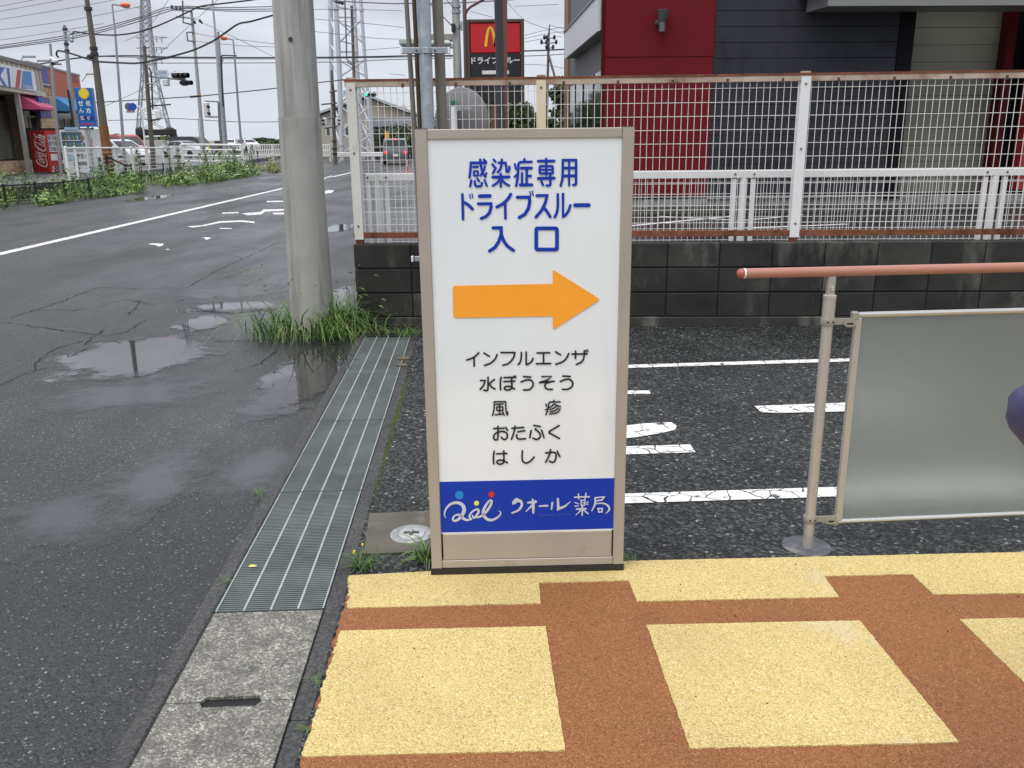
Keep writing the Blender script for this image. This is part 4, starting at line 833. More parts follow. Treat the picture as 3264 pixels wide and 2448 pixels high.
q = MB(); q.box(P(1478, 346, 10.4) - mo, (.22, .02, .03), x=(.85, -.52, 0), y=(.52, .85, 0)); q.box(P(1462, 346, 10.35) - mo, (.05, .05, .05)); q.build('mount_bracket', GALV, mr_)
# drive-through sign of the restaurant
DY = 28.0
ds = thing('drive_through_sign', 'red and black drive-through sign with yellow arches in a brown frame', 'sign', P(1577, 440, DY)); do = V(ds.location); do.z = 0; ds.location = do
def DL(px, py, y=0.0): p = P(px, py, DY) - do; return V((p.x, y, p.z))
x0, x1 = DL(1489, 200).x, DL(1671, 200).x; zt_, zb_ = DL(1580, 63).z, DL(1580, 330).z
FR = mat('sign_frame_brown', (.085, .055, .042), .5)
for nm, a, b in (('frame_left', (x0, .15), (x0 + .1, -.02)), ('frame_right', (x1 - .1, .15), (x1, -.02))):
    q = MB(); q.cbox((a[0], -.16, zb_), (b[0], .16, zt_), .01); q.build(nm, FR, ds)
q = MB(); q.cbox((x0 + .101, -.16, zt_ - .09), (x1 - .101, .16, zt_), .01); q.build('frame_top', FR, ds)
zm = DL(1580, 171).z
q = MB(); q.cbox((x0 + .102, -.13, zm), (x1 - .102, .13, zt_ - .092), .03); q.build('red_panel', mat('sign_red', (.56, .012, .018), .35, var=.03), ds)
q = MB(); q.cbox((x0 + .102, -.125, zb_ + .02), (x1 - .102, .125, zm - .005), .01); q.build('black_panel', mat('sign_charcoal', (.016, .016, .018), .4), ds)
YLW = mat('arch_yellow', (.85, .52, .03), .35)
za, zb2 = DL(1560, 89).z, DL(1560, 146).z
for sx in (0, 1):
    q = MB(); xs0 = DL(1548.5, 120).x + sx * (DL(1578, 120).x - DL(1548.5, 120).x) ; w_ = DL(1578, 120).x - DL(1548.5, 120).x
    for dz, wd, m in ((0, .085, 0),):
        pts_ = []
        for k in range(15):
            t = -1 + 2 * k / 14; pts_.append((xs0 + w_ * (t + 1) / 2, za - (za - zb2) * abs(t) ** 2.4 * 1.0, .055 + .03 * abs(t)))
        q.stroke(pts_, .08, lambda x, y, z: V((x, -.137 - z, y)), smooth=False)
    q.build('arch', YLW, ds, smooth=False)
tl_, tr_ = DL(1503, 205), DL(1657, 205); text_obj('lettering', 'ドライブスルー', WHITE, ds, (tl_.x, -.127, tl_.z), (1, 0, 0), (0, 0, 1), DL(1580, 181).z - tl_.z, bold=.022, width=tr_.x - tl_.x)
q = MB(); a, b = DL(1537, 226), DL(1622, 237); q.box2((a.x, -.13, b.z), (b.x, -.126, a.z)); q.build('white_strip', WHITE, ds, smooth=False)
q = MB(); q.cbox((-.11, -.08, -.02), (.11, .08, zb_ + .019), .01); q.build('support_post', RBROWN, ds)
# brown lamp standard with a curved arm
pts, rad = pole_pts([(1482, 50, 9), (1486, 250, 10)], 24.0); ls = thing('arm_lamp', 'thin dark red post with an arm curving up to the right, by the drive-through sign', 'lamp post', (pts[-1].x, 24.0, 0)); lo = V(ls.location); to_ground(pts, rad)
q = MB(); q.tube([p - lo for p in pts], rad, 10); q.build('post', DBROWN, ls)
q = MB(); q.tube([P(x, y, 24.0) - lo for x, y in ((1482, 62), (1484, 45), (1490, 32), (1500, 22), (1518, 12), (1545, -4), (1580, -20))], .032, 8); q.build('arm', mat('dark_red_arm', (.11, .028, .03), .5), ls)
simple_pole('wooden_pole', 'plain grey-brown pole close to the right of the concrete pole with a box', 'pole', [(1480, 0, 13), (1485, 240, 13)], 30.0, mat('grey_brown_pole', (.14, .115, .1), .8), 10)
# concrete utility pole with transformer-like clutter
u2 = thing('utility_pole', 'pale concrete utility pole with a black junction box, left of the drive-through sign', 'utility pole', (P(1458, 250, 22).x, 22.0, 0)); uo = V(u2.location)
pts, rad = pole_pts([(1452, 0, 24), (1459, 250, 27)], 22.0); d = (pts[0] - pts[1]) / (pts[0] - pts[1]).z; pts.insert(0, pts[0] + d * 4); rad.insert(0, rad[0]); to_ground(pts, rad)
q = MB(); q.tube([p - uo for p in pts], rad, 18); q.build('shaft', POLEC, u2)
def ubox(nm, x0, y0, x1, y1, m, dy, th=.15, parent=u2, o=uo, Y=22.0):
    a, b = P(x0, y0, Y), P(x1, y1, Y); q = MB(); q.cbox((a.x - o.x, dy - th / 2, b.z), (b.x - o.x, dy + th / 2, a.z), .012); return q.build(nm, m, parent)
ubox('junction_box', 1440, 78, 1453, 104, BLACK, -.15); ubox('meter_box', 1468, 68, 1474, 98, GALV, -.02)
for y in (20, 38, 86):
    p = P(1454, y, 22.0) - uo; q = MB(); q.tube([p + V((0, 0, -.03)), p + V((0, 0, .03))], .108, 16); q.build('band', GALV, u2)
# light fixture bar behind the conduits
fx = thing('floodlight_bar', 'pale ribbed lamp housing on a bracket behind the strapped conduits', 'light fixture', P(1355, 132, 16.0)); fo = V(fx.location)
for (x0, x1, y0, y1) in ((1273, 1330, 121, 149), (1366, 1440, 131, 150)):
    a, b = P(x0, y0, 16), P(x1, y1, 16); q = MB(); q.cbox(tuple(V((a.x, 15.85, b.z)) - fo), tuple(V((b.x, 16.15, a.z)) - fo), .04); q.build('lamp_housing', mat('pale_grey_green', (.42, .46, .44), .5), fx)
a, b = P(1280, 146, 16), P(1445, 153, 16); q = MB(); q.box2(tuple(V((a.x, 15.9, b.z)) - fo), tuple(V((b.x, 16.1, a.z)) - fo)); q.build('bracket', GALV, fx, smooth=False)
a, b = P(1372, 111, 16.4), P(1442, 131, 16.4); q = MB(); q.box2(tuple(V((a.x, 16.3, b.z)) - fo), tuple(V((b.x, 16.5, a.z)) - fo)); q.build('back_plate', mat('taupe_plate', (.26, .245, .22), .6), fx, smooth=False)
q = MB(); p = P(1349, 150, 16.05); q.tube([p - fo, V((p.x, p.y, -.02)) - fo], .03, 8); q.build('stand', GALV, fx)
# ================================================================ restaurant building
FY = 19.5; BA = math.radians(2.6)
BO = V((P(1914, 400, FY).x, FY, 0)); BX = V((math.cos(BA), math.sin(BA), 0)); BN = V((BX.y, -BX.x, 0))
rb = thing('restaurant', 'single-storey restaurant clad in dark red panels and slate-grey siding', 'building', BO, BA)
def BL(px, py, y=0.0):                            # photo pixel -> local x, z on the front plane pushed back by y
    o = BO - BN * y; p = ONPLANE(px, py, o, BN) - o; return p.dot(BX), p.z
TOPZ = 6.2
xg = BL(2268, 330)[0]; zred = BL(2000, 628)[1]; zj = BL(2000, 183)[1]
REDP = mat('dark_red_panel', (.145, .012, .018), .7, spec=.1, var=.05, scale=3, bump=.08, bscale=200)
for z0, z1 in ((zred, zj - .006), (zj + .006, TOPZ)):
    q = MB(); q.cbox((.06, .0, z0), (xg - .004, .1, z1), .006); q.build('red_panel', REDP, rb)
q = MB(); q.box2((0, -.01, zred - .01), (.058, .1, TOPZ)); q.build('corner_trim', mat('deep_red_trim', (.06, .005, .008), .7, spec=.1), rb, smooth=False)
SID = mat('slate_siding', (.036, .037, .046), .65, spec=.15, var=.08, scale=1.5, dirt=(.020, .020, .026), damt=.42, dscale=2.2, dstretch=2)
xs_ = BL(2845, 300)[0]; z1_ = BL(2400, 34)[1]; z0_ = BL(2400, 186)[1]; hh = (z1_ - z0_) / 3
z = z1_ + hh * 6
zs_bot = BL(2450, 628)[1]
while z > zs_bot:
    zb = max(z - hh, zs_bot); q = MB(); q.cbox((xg + .002, .004, zb + .004), (xs_, .1, z - .004), .006); q.build('siding_panel', SID, rb); z -= hh
q = MB(); q.box2((.02, .05, 0), (xs_, .2, TOPZ)); q.build('backing_wall', mat('backing', (.03, .03, .032), .8), rb, smooth=False)
q = MB(); q.box2((xs_ + .001, -.03, .15), (xs_ + .33, 1.7, TOPZ)); q.build('dark_column', mat('black_trim', (.009, .009, .011), .7, spec=.1), rb, smooth=False)
xo1 = BL(3185, 500)[0]; xo2 = BL(3190, 500, .85)[0] + .5
OLV = mat('olive_panel', (.20, .20, .165), .65, spec=.15, var=.05, scale=1)
hz_ = .36; z = .2
while z < TOPZ - .1:
    q = MB(); q.cbox((xs_ + .331, .85, z + .003), (xo2, .95, z + hz_ - .003), .006); q.build('olive_panel', OLV, rb); z += hz_
q = MB(); q.box2((xo1 + .002, .30, .15), (xo1 + .2, .6, TOPZ)); q.build('dark_red_jamb', MATS['deep_red_trim'], rb, smooth=False)
q = MB(); q.box2((xo1 + .2, .7, .15), (xo1 + .9, .9, TOPZ)); q.box2((xs_ - 1, 1.62, 0), (xo1 + 3, 1.8, TOPZ)); q.box2((xs_ - 1, .25, 4.9), (xo1 + 3, 1.7, 5.1)); q.build('dark_opening', MATS['black_trim'], rb, smooth=False)
q = MB(); q.box2((xo1 + .55, .1, .3), (xo1 + 5, .4, TOPZ)); q.build('red_panel', mat('bright_red_panel', (.28, .02, .022), .5, var=.05), rb, smooth=False)
CB = mat('concrete_base', (.29, .29, .275), .8, var=.2, scale=3, dirt=(.1, .1, .09), damt=.55, dscale=2.5, bump=.3)
q = MB(); q.box2((.1, .03, -.02), (xo1 + 5, .3, zs_bot - .02)); q.build('concrete_base', CB, rb, smooth=False)
q = MB(); q.box2((-.2, -1.9, -.03), (xo1 + 5, .02, .035)); q.build('soil_strip', mat('wet_soil', (.022, .021, .015), .85, var=.5, scale=2, bump=.6, bscale=30), rb, smooth=False)
q = MB(); q.box2((xg, -.04, zs_bot - .02), (xs_ + .5, .03, zs_bot - .002)); q.build('base_flashing', mat('pale_metal', (.5, .5, .52), .4, .5), rb, smooth=False)
# canopy over the service window
zc0 = 4.02
def at_z(px, py, z): return (G(px, py, z) - BO)
ca = at_z(2640, 19, zc0); cax, cay = ca.dot(BX), -ca.dot(BN)
cxx, cyy = cax, ca.dot(V((-BX.y, BX.x, 0)))
q = MB(); q.prism([(cxx, cyy, zc0), (cxx + 9, cyy, zc0), (cxx + 9, .04, zc0), (cxx - .1, .04, zc0)], (0, 0, .5)); q.build('canopy', mat('grey_fascia', (.23, .235, .23), .5, var=.04), rb, smooth=False)
q = MB(); q.box2((cxx - .3, cyy - .06, zc0 + .30), (cxx + 9, .02, zc0 + .46)); q.build('canopy_trim', mat('pale_fascia_trim', (.4, .42, .42), .5), rb, smooth=False)
# floodlight on the red wall
p = BL(2105, 70); GM2 = mat('lamp_grey', (.10, .105, .105), .45, .3)
q = MB(); q.tube([(p[0] - .06, -.0, p[1] - .03), (p[0] - .02, -.16, p[1] - .02)], .07, 14); q.tube([(p[0] + .01, -.2, p[1] + .22), (p[0] + .01, -.18, p[1] + .10), (p[0] + .0, -.17, p[1] - .02)], [.13, .11, .07], 18); q.tube([(p[0] + .0, -.17, p[1] - .02), (p[0] + .0, -.19, p[1] - .22)], [.065, .07], 14); q.build('wall_lamp', GM2, rb)
# side wall with canopy fascia
SL_ = 9.0
q = MB(); q.box2((.23, .1, 0), (.5, SL_, TOPZ)); q.build('side_wall', mat('side_grey', (.12, .12, .13), .6), rb, smooth=False)
GLASS = mat('dark_glass', (.012, .014, .016), .06, var=.1, spec=.8)
q = MB(); q.box2((.21, .5, .3), (.24, SL_ - 1.0, 3.0)); sw = q.build('side_window', GLASS, rb, smooth=False)
for y in (.5, 2.6, 4.6, 6.4): q = MB(); q.box2((.19, y, .3), (.209, y + .08, 3.0)); q.build('mullion', BLACK, sw, smooth=False)
q = MB(); q.box2((.17, SL_ - .98, 0), (.5, SL_ + .1, TOPZ + 1)); q.build('brown_pilaster', mat('tan_pilaster', (.20, .115, .065), .6, var=.06), rb, smooth=False)
SNB = V((-math.cos(BA), -math.sin(BA), 0))
def side_pt(px, py, off):
    o = BO + BX * off; p = ONPLANE(px, py, o, BX) - o; return p.dot(V((-BX.y, BX.x, 0))), p.z
off = -.07
far_ = side_pt(1799, 150, off)[0]
zlo = P(1798, 189, 19.5 + far_).z; zhi = P(1798, 106, 19.5 + far_).z
FASC = mat('white_fascia', (.60, .62, .64), .45, var=.02)
n3 = 3
for k in range(n3):
    a, b = .12 + (far_ - .12) * k / n3, .12 + (far_ - .12) * (k + 1) / n3; q = MB(); q.box2((off, a + .004, zlo), (off + .05, b - .004, zhi)); q.build('fascia_panel', FASC, rb, smooth=False)
q = MB(); q.box2((off + .051, .12, zlo + .02), (.225, far_, zhi - .02)); q.build('canopy_soffit', mat('soffit', (.30, .295, .27), .7), rb, smooth=False)
q = MB(); q.box2((off - .03, .12, zhi + .002), (.225, far_ + .02, zhi + .07)); q.build('fascia_coping', mat('grey_coping', (.2, .21, .22), .5, .3), rb, smooth=False)
# ================================================================ vegetation on the right
LEAF = mat('dark_leaves', (.035, .06, .02), .55, var=.5, scale=1.2, world=True); LEAF2 = mat('mid_leaves', (.065, .10, .03), .55, var=.5, scale=1.2, world=True); LEAF3 = mat('pale_leaves', (.11, .15, .06), .6, var=.4, scale=1.2, world=True); BARK = mat('bark', (.09, .075, .06), .9, var=.3)
def tree(label, px, py_top, py_bot, wpx, Y, m, n=2600, leaf=.09, group=None, cat='tree', name='leafy_tree', trunk=True, zb=0.0, seed=1, airy=.0):
    rg = random.Random(seed); t0, b0 = P(px, py_top, Y), P(px, py_bot, Y); o = V((b0.x, Y, zb)); w = wpx * DEP(t0) / F / 2; H_ = t0.z - zb; zlow = b0.z - zb
    r = thing(name, label, cat, o, 0, group)
    if trunk:
        q = MB(); q.tube([(0, 0, -.02), (.03, 0, H_ * .35), (0, .02, H_ * .8)], [w * .09 + .03, w * .07 + .02, .02], 8)
        for k in range(4): a = k * 1.7 + seed; q.tube([(0, 0, H_ * (.3 + .1 * k)), (math.cos(a) * w * .6, math.sin(a) * w * .5, H_ * (.5 + .1 * k))], [.04, .012], 5)
        q.build('trunk', BARK, r)
    b = MB(); nc = max(9, int(n / 120)); cl = []
    for k in range(nc):
        z = rg.uniform(zlow, H_); f = (z - zlow) / max(.1, H_ - zlow); ww = w * (1 - .55 * abs(f - .38) ** 1.3 * 1.6); a = rg.uniform(0, 2 * PI); rr = ww * math.sqrt(rg.random()) * .8
        cl.append((V((math.cos(a) * rr, math.sin(a) * rr * .8, min(z, H_ - w * .12))), w * (rg.uniform(.22, .42) if trunk else rg.uniform(.34, .58))))
    for i in range(n):
        c, cr = rg.choice(cl); d = V((rg.gauss(0, 1), rg.gauss(0, 1), rg.gauss(0, .8))); d = d.normalized() * cr * rg.uniform(.55, 1.05) ** (1 + airy); p = c + d
        if p.z < .02: p.z = .05
        n_ = (d.normalized() + V((rg.gauss(0, .5), rg.gauss(0, .5), rg.gauss(0, .5)))).normalized(); u = n_.orthogonal().normalized(); v = n_.cross(u); s = leaf * rg.uniform(.6, 1.4)
        b.cur = 0 if rg.random() < .7 else 1
        b.poly([p - u * s, p + v * s * .55, p + u * s, p - v * s * .55])
    b.build('crown', m if isinstance(m, list) else [m, LEAF2], r, smooth=False); return r
tree('dark evergreen shrub directly below the drive-through sign', 1560, 322, 430, 200, 33, LEAF, 3800, .10, name='evergreen_shrub', cat='shrub', trunk=False, seed=3)
tree('rounded green shrub right of the drive-through sign post', 1655, 345, 430, 120, 32, LEAF2, 2200, .09, name='green_shrub', cat='shrub', trunk=False, seed=4)
tree('pale silvery bush between the sign and the cream fence post', 1705, 365, 430, 60, 34, [LEAF3, LEAF2], 900, .08, name='pale_bush', cat='shrub', trunk=False, seed=5)
tree('airy grey-green tree in front of the restaurant end with leaning pole behind', 1785, 255, 420, 105, 40, [LEAF, LEAF3], 2600, .11, seed=6, airy=1.0)
# leaning utility pole in the right distance
u3 = thing('utility_pole', 'far brown utility pole with insulators and a leaning stay, right of the drive-through sign', 'utility pole', (P(1746, 300, 45).x, 45, 0)); o3 = V(u3.location)
pts, rad = pole_pts([(1752, 76, 2.5), (1749, 118, 8), (1744, 320, 9)], 45.0); to_ground(pts, rad); q = MB(); q.tube([p - o3 for p in pts], rad, 10); q.build('shaft', mat('weathered_pole', (.12, .105, .09), .8), u3)
q = MB(); q.tube([P(1750, 180, 45) - o3, P(1770, 250, 44.5) - o3, P(1800, 420, 44) - o3], .06, 8); q.build('stay_pole', MATS['weathered_pole'], u3)
for y, xa, xb in ((122, 1733, 1770), (137, 1724, 1776), (153, 1740, 1766)):
    q = MB(); q.tube([P(xa, y, 44.9) - o3, P(xb, y - 1, 44.9) - o3], .035, 6); q.build('cross_arm', GALV, u3)
    for x in (xa + 2, xb - 3, (xa + xb) / 2 - 8): q = MB(); q.ball(P(x, y - 3, 44.85) - o3, (.07, .07, .12), 6, 4); q.build('insulator', BLACK, u3)
# ================================================================ person at the right edge
def skin(name, verts, edges, radii, m, parent, levels=2):
    me = bpy.data.meshes.new(name); me.from_pydata([tuple(v) for v in verts], edges, []); o = bpy.data.objects.new(name, me); COL.objects.link(o)
    sk = o.modifiers.new('s', 'SKIN'); sk.use_smooth_shade = True; su = o.modifiers.new('u', 'SUBSURF'); su.levels = levels; su.render_levels = levels
    for i, r in enumerate(radii):
        d = me.skin_vertices[0].data[i]; d.radius = r if isinstance(r, tuple) else (r, r); d.use_root = (i == 0)
    bpy.context.view_layer.update(); dg = bpy.context.evaluated_depsgraph_get(); m2 = bpy.data.meshes.new_from_object(o.evaluated_get(dg)); m2.name = name
    bpy.data.objects.remove(o); m2.materials.clear(); m2.materials.append(m); m2.polygons.foreach_set('use_smooth', [True] * len(m2.polygons))
    r = bpy.data.objects.new(name, m2); COL.objects.link(r); r.parent = parent; return r
pe = thing('person', 'person at the right edge in a crumpled navy-purple jacket, elbow pointing into view', 'person', (P(3314, 1335, 1.22).x + .30, 1.25, .0165), 0)
SKINM = mat('skin', (.55, .36, .27), .5, var=.04); JACK = mat('navy_purple_jacket', (.058, .055, .13), .5, var=.18, scale=12, bump=.5, bscale=9, dirt=(.11, .11, .2), damt=.35, dscale=8); TROU = mat('charcoal_trousers', (.03, .03, .035), .8); SHOE = mat('black_shoes', (.015, .015, .016), .5); HAIR = mat('black_hair', (.012, .01, .009), .45)
EL = V((-.30, -.03, 1.052))      # the elbow seen at the frame's edge
body_v = [(0, 0, .92), (0, 0, 1.1), (0, .0, 1.28), (0, .005, 1.38), (0, .0, 1.44), (0, .012, 1.50), (0, .02, 1.57), (0, .012, 1.63),
          (-.15, 0, 1.33), EL, (-.07, .16, 1.16), (.15, 0, 1.33), (.21, -.02, 1.06), (.20, .06, .82),
          (-.085, 0, .86), (-.10, .01, .48), (-.11, -.02, .09), (-.115, .1, .045), (.085, 0, .86), (.10, .01, .48), (.11, -.02, .09), (.115, .1, .045)]
be = [(0, 1), (1, 2), (2, 3), (3, 4), (4, 5), (5, 6), (6, 7), (3, 8), (8, 9), (9, 10), (3, 11), (11, 12), (12, 13), (0, 14), (14, 15), (15, 16), (16, 17), (0, 18), (18, 19), (19, 20), (20, 21)]
brd = [(.11, .08), (.095, .07), (.105, .075), (.07, .055), .045, (.062, .078), (.072, .088), (.055, .066), .045, .03, .024, .045, .03, .024, .07, .045, .034, .03, .07, .045, .034, .03]
body = skin('body', body_v, be, brd, SKINM, pe)
jk = skin('jacket', [(0, 0, .80), (0, 0, 1.0), (0, 0, 1.2), (0, .0, 1.33), (0, .0, 1.40), (-.145, 0, 1.33), (-.215, -.02, 1.2), EL, (-.20, .06, 1.09), (-.09, .14, 1.145), (.145, 0, 1.33), (.225, -.02, 1.08), (.21, .05, .86)],
          [(0, 1), (1, 2), (2, 3), (3, 4), (3, 5), (5, 6), (6, 7), (7, 8), (8, 9), (3, 10), (10, 11), (11, 12)],
          [(.175, .14), (.16, .13), (.165, .13), (.13, .11), .068, .08, .066, .055, .058, .05, .08, .064, .052], JACK, pe)
vz = jk.data.vertices; rg = random.Random(5)
from mathutils import noise
for v in vz:
    n_ = noise.noise(v.co * 16) + .6 * noise.noise(V((v.co.x * 9, v.co.y * 9, v.co.z * 34))); v.co += v.normal * n_ * .016
skin('trousers', [(0, 0, 1.0), (-.088, 0, .84), (-.1, .01, .48), (-.11, -.02, .1), (.088, 0, .84), (.1, .01, .48), (.11, -.02, .1)], [(0, 1), (1, 2), (2, 3), (0, 4), (4, 5), (5, 6)], [(.145, .115), .096, .066, .058, .092, .066, .058], TROU, pe)
for s in (-1, 1): skin('shoe', [(s * .11, -.04, .045), (s * .113, .06, .04), (s * .118, .16, .032)], [(0, 1), (1, 2)], [.045, .046, .036], SHOE, pe)
q = MB(); q.ball((0, -.012, 1.585), (.092, .104, .098), 18, 12); q.ball((0, -.045, 1.53), (.084, .07, .10), 16, 10); q.build('hair', HAIR, pe)
for s in (-1, 1):
    q = MB(); q.ball((s * .032, .096, 1.56), .011, 8, 5); q.build('eye', WHITE, pe); q = MB(); q.ball((s * .078, .02, 1.565), (.012, .02, .032), 8, 5); q.build('ear', SKINM, pe)
q = MB(); q.tube([(0, .098, 1.585), (0, .122, 1.545), (0, .104, 1.538)], [.008, .013, .009], 8); q.build('nose', SKINM, pe)
q = MB(); q.tube([(-.022, .098, 1.515), (0, .104, 1.515), (.022, .098, 1.515)], .005, 6); q.build('mouth', mat('lips', (.4, .16, .14), .5), pe)
def hand(w, d, nrm):                                  # palm with five separate bent fingers
    w = V(w); d = V(d).normalized(); sd_ = d.cross(V(nrm)).normalized(); dn = V(nrm).normalized(); vs = [w, w + d * .045, w + d * .085]; es = [(0, 1), (1, 2)]; rs = [(.022, .016), (.034, .014), (.036, .012)]
    for k, ln in enumerate((.062, .072, .068, .052)):
        o = (k - 1.5) * .018; b0 = w + d * .088 + sd_ * o; i = len(vs); vs += [b0, b0 + d * ln * .5 + dn * .006, b0 + d * ln * .85 + dn * .026]; es += [(2, i), (i, i + 1), (i + 1, i + 2)]; rs += [.009, .0085, .007]
    i = len(vs); b0 = w + d * .03 - sd_ * .03; vs += [b0, b0 + d * .035 - sd_ * .018, b0 + d * .06 - sd_ * .018 + dn * .012]; es += [(1, i), (i, i + 1), (i + 1, i + 2)]; rs += [.012, .0105, .008]
    return skin('hand', vs, es, rs, SKINM, pe, 2)
hand((-.07, .16, 1.158), (.8, .5, .25), (0, -.4, -1)); hand((.20, .06, .83), (.02, .12, -1), (-1, 0, 0))
# ================================================================ the left side of the street
PZ = .28
pl = MB(); pl.prism([(-14.7, 8, -.02), (-14.35, 27, -.02), (-15.6, 34.5, -.02), (-17.4, 39, -.02), (-18.2, 56, -.02), (-19, 63, -.02), (-23, 95, -.02), (-90, 95, -.02), (-90, 8, -.02)], (0, 0, PZ + .02))
struct(pl.build('forecourt', mat('pale_forecourt', (.14, .14, .142), .5, var=.15, scale=1.5, bump=.2, bscale=80, world=True), smooth=False))
pl = MB(); pl.prism([(-14.6, 8, 0), (-14.25, 27, 0), (-15.5, 34.5, 0), (-17.3, 39, 0), (-17.45, 39, 0), (-15.65, 34.6, 0), (-14.4, 27.05, 0), (-14.75, 8, 0)], (0, 0, PZ + .06))
struct(pl.build('retaining_kerb', mat('dark_damp_concrete', (.035, .033, .03), .8, var=.4, scale=2), smooth=False))
# ---- parked-car dealer style shop: canopy fascia with sign
SQ = P(138, 308, 43); SD = V((-.19, .98, 0)).normalized(); SNm = V((SD.y, -SD.x, 0))       # facade line going away, normal towards the road
SZr = math.atan2(SD.y, SD.x)
def SH(px, py, off=0.0):                          # pixel -> (along the facade, height) on the plane set out by off
    o = V((SQ.x, SQ.y, 0)) + SNm * off; p = ONPLANE(px, py, o, SNm) - o; return p.dot(SD), p.z
def sp3(s, off, z): return V((s, -off, z))        # local: x along facade, -y towards the road
shop = thing('shop', 'beige shop with a blue and red lettered sign board at the left edge', 'building', (SQ.x, SQ.y, 0), SZr)
def sbox(nm, s0, s1, o0, o1, z0, z1, m, parent, e=0):
    q = MB(); a, b = (s0, -o1, z0), (s1, -o0, z1)
    q.cbox(a, b, e) if e else q.box2(a, b)
    return q.build(nm, m, parent, smooth=False)
CREAMP = mat('beige_corrugated', (.46, .42, .33), .6, var=.06, scale=2); s1 = SH(136, 260)[0]; zt1 = SH(135, 223)[1]; zb1_ = SH(138, 308)[1]
n = 44; s0 = s1 - 13
for k in range(n):
    a, b = s0 + (s1 - s0) * k / n, s0 + (s1 - s0) * (k + 1) / n; sbox('fascia_sheet', a + .01, b - .01, -.06, 0 if k % 2 else -.03, zb1_ + .22, zt1, CREAMP, shop)
sbox('fascia_core', s0, s1, -2.5, -.061, zb1_, zt1 - .02, CREAMP, shop); sbox('eave_trim', s0, s1 + .03, -.08, .04, zb1_, zb1_ + .21, mat('pale_eave', (.58, .55, .46), .5), shop)
sbox('roof_edge', s0, s1 + .02, -3, .06, zt1 + .002, zt1 + .16, mat('grey_roof', (.22, .20, .19), .6, var=.2), shop)
a0, a1 = SH(-40, 240)[0], SH(104, 250)[0]; zs1, zs0 = SH(100, 228)[1], SH(100, 290)[1]
bd = sbox('sign_board', a0, a1, .002, .12, zs0, zs1, WHITE, shop)
RB_ = mat('shop_blue', (.03, .09, .46), .4); LB_ = mat('shop_light_blue', (.05, .21, .62), .4); RR_ = mat('shop_red', (.48, .02, .03), .4)
def spoly(nm, pts, m, off=.125, parent=bd):
    q = MB(); ps_ = [SH(x, y, off) for x, y in pts]; q.poly([(s - 0, -off, z) for s, z in ps_][::-1]); o = q.build(nm, m, shop, smooth=False); return o
f4 = lambda pts: [(x / 4.367, 180 + y / 4.367) for x, y in pts]
spoly('letter', f4([(-20, 140), (20, 150), (70, 152), (5, 265), (102, 420), (55, 420), (-20, 290)]), RB_); spoly('letter', f4([(92, 160), (128, 163), (152, 425), (122, 427)]), RB_)
spoly('red_stroke', f4([(240, 185), (298, 190), (272, 440), (214, 435)]), RR_); spoly('blue_block', f4([(315, 198), (434, 212), (460, 455), (294, 445)]), LB_)
u0, u1 = SH(*f4([(328, 440)])[0], .13), SH(*f4([(444, 452)])[0], .13); text_obj('small_lettering', '外務営業所', WHITE, shop, (u0[0], -.13, u0[1]), (1, 0, 0), (0, 0, 1), .16, width=u1[0] - u0[0])
# recessed shop front
sbox('shop_wall', s0, s1 - .6, -2.6, -1.4, PZ - .1, zb1_ - .01, mat('shop_dark_frame', (.045, .035, .03), .6), shop)
w0, w1 = SH(-60, 420, -1.35)[0], SH(57, 420, -1.35)[0]; zw0, zw1 = PZ + .62, zb1_ - .25
sw_ = sbox('shop_window', w0 - 6, w1, -1.38, -1.34, zw0, zw1, mat('milky_glass', (.20, .21, .175), .12, var=.25, scale=1.2), shop)
TANB = [mat('tan_brick', (.50, .37, .22), .75, var=.15, scale=6), mat('light_tan_brick', (.58, .45, .28), .75, var=.15, scale=6), mat('brown_tan_brick', (.42, .29, .17), .75, var=.15, scale=6)]
bb0, bb1 = SH(-30, 540, -.4)[0], SH(106, 535, -.4)[0]; brk = random.Random(2)
sbox('base_core', bb0 - 4, bb1 - .02, -1.33, -.43, PZ - .1, PZ + .57, mat('brick_mortar', (.2, .17, .13), .9), shop)
for r_ in range(5):
    x = bb0 - .4 * (r_ % 2) * .5
    while x < bb1 - .02: sbox('brick', max(x, bb0) + .006, min(x + .4, bb1) - .006, -.44, -.9 + brk.uniform(-.006, .006) + .5, PZ + .01 + r_ * .115, PZ + .118 + r_ * .115, brk.choice(TANB), shop); x += .4
pz = SH(68, 300, .02); sbox('canopy_post', pz[0] - .09, pz[0] + .09, -.25, -.07, PZ, zb1_ - .002, mat('pale_post', (.5, .48, .42), .5), shop)
# ---- pharmacy building with orange front and awnings
ph = thing('pharmacy_building', 'low pharmacy with orange fascia, blue and pink awnings and tan brick', 'building', (SQ.x, SQ.y, 0), SZr)
PO_ = -.25
def pbox(nm, x0, x1, y0, y1, m, off0=-.1, off1=None, th=.2, parent=None, e=0):
    off1 = PO_ if off1 is None else off1; a, b = SH(x0, (y0 + y1) / 2, off1), SH(x1, (y0 + y1) / 2, off1); c, d = SH((x0 + x1) / 2, y1, off1), SH((x0 + x1) / 2, y0, off1)
    return sbox(nm, a[0], b[0], off1 - th, off1, c[1], d[1], m, parent or ph, e)
ORG = mat('orange_fascia', (.50, .115, .055), .55, var=.05)
zt2 = SH(210, 232, PO_)[1]; zb2_ = SH(210, 314, PO_)[1]; e1 = SH(258, 280, PO_)[0]; e0 = SH(160, 280, PO_)[0]
sbox('orange_fascia', e0, e1, PO_ - .3, PO_, zb2_, zt2, ORG, ph); sbox('roof_coping', e0 - 3, e1 + .05, PO_ - .4, PO_ + .04, zt2 + .002, zt2 + .09, mat('grey_coping2', (.3, .3, .3), .6), ph)
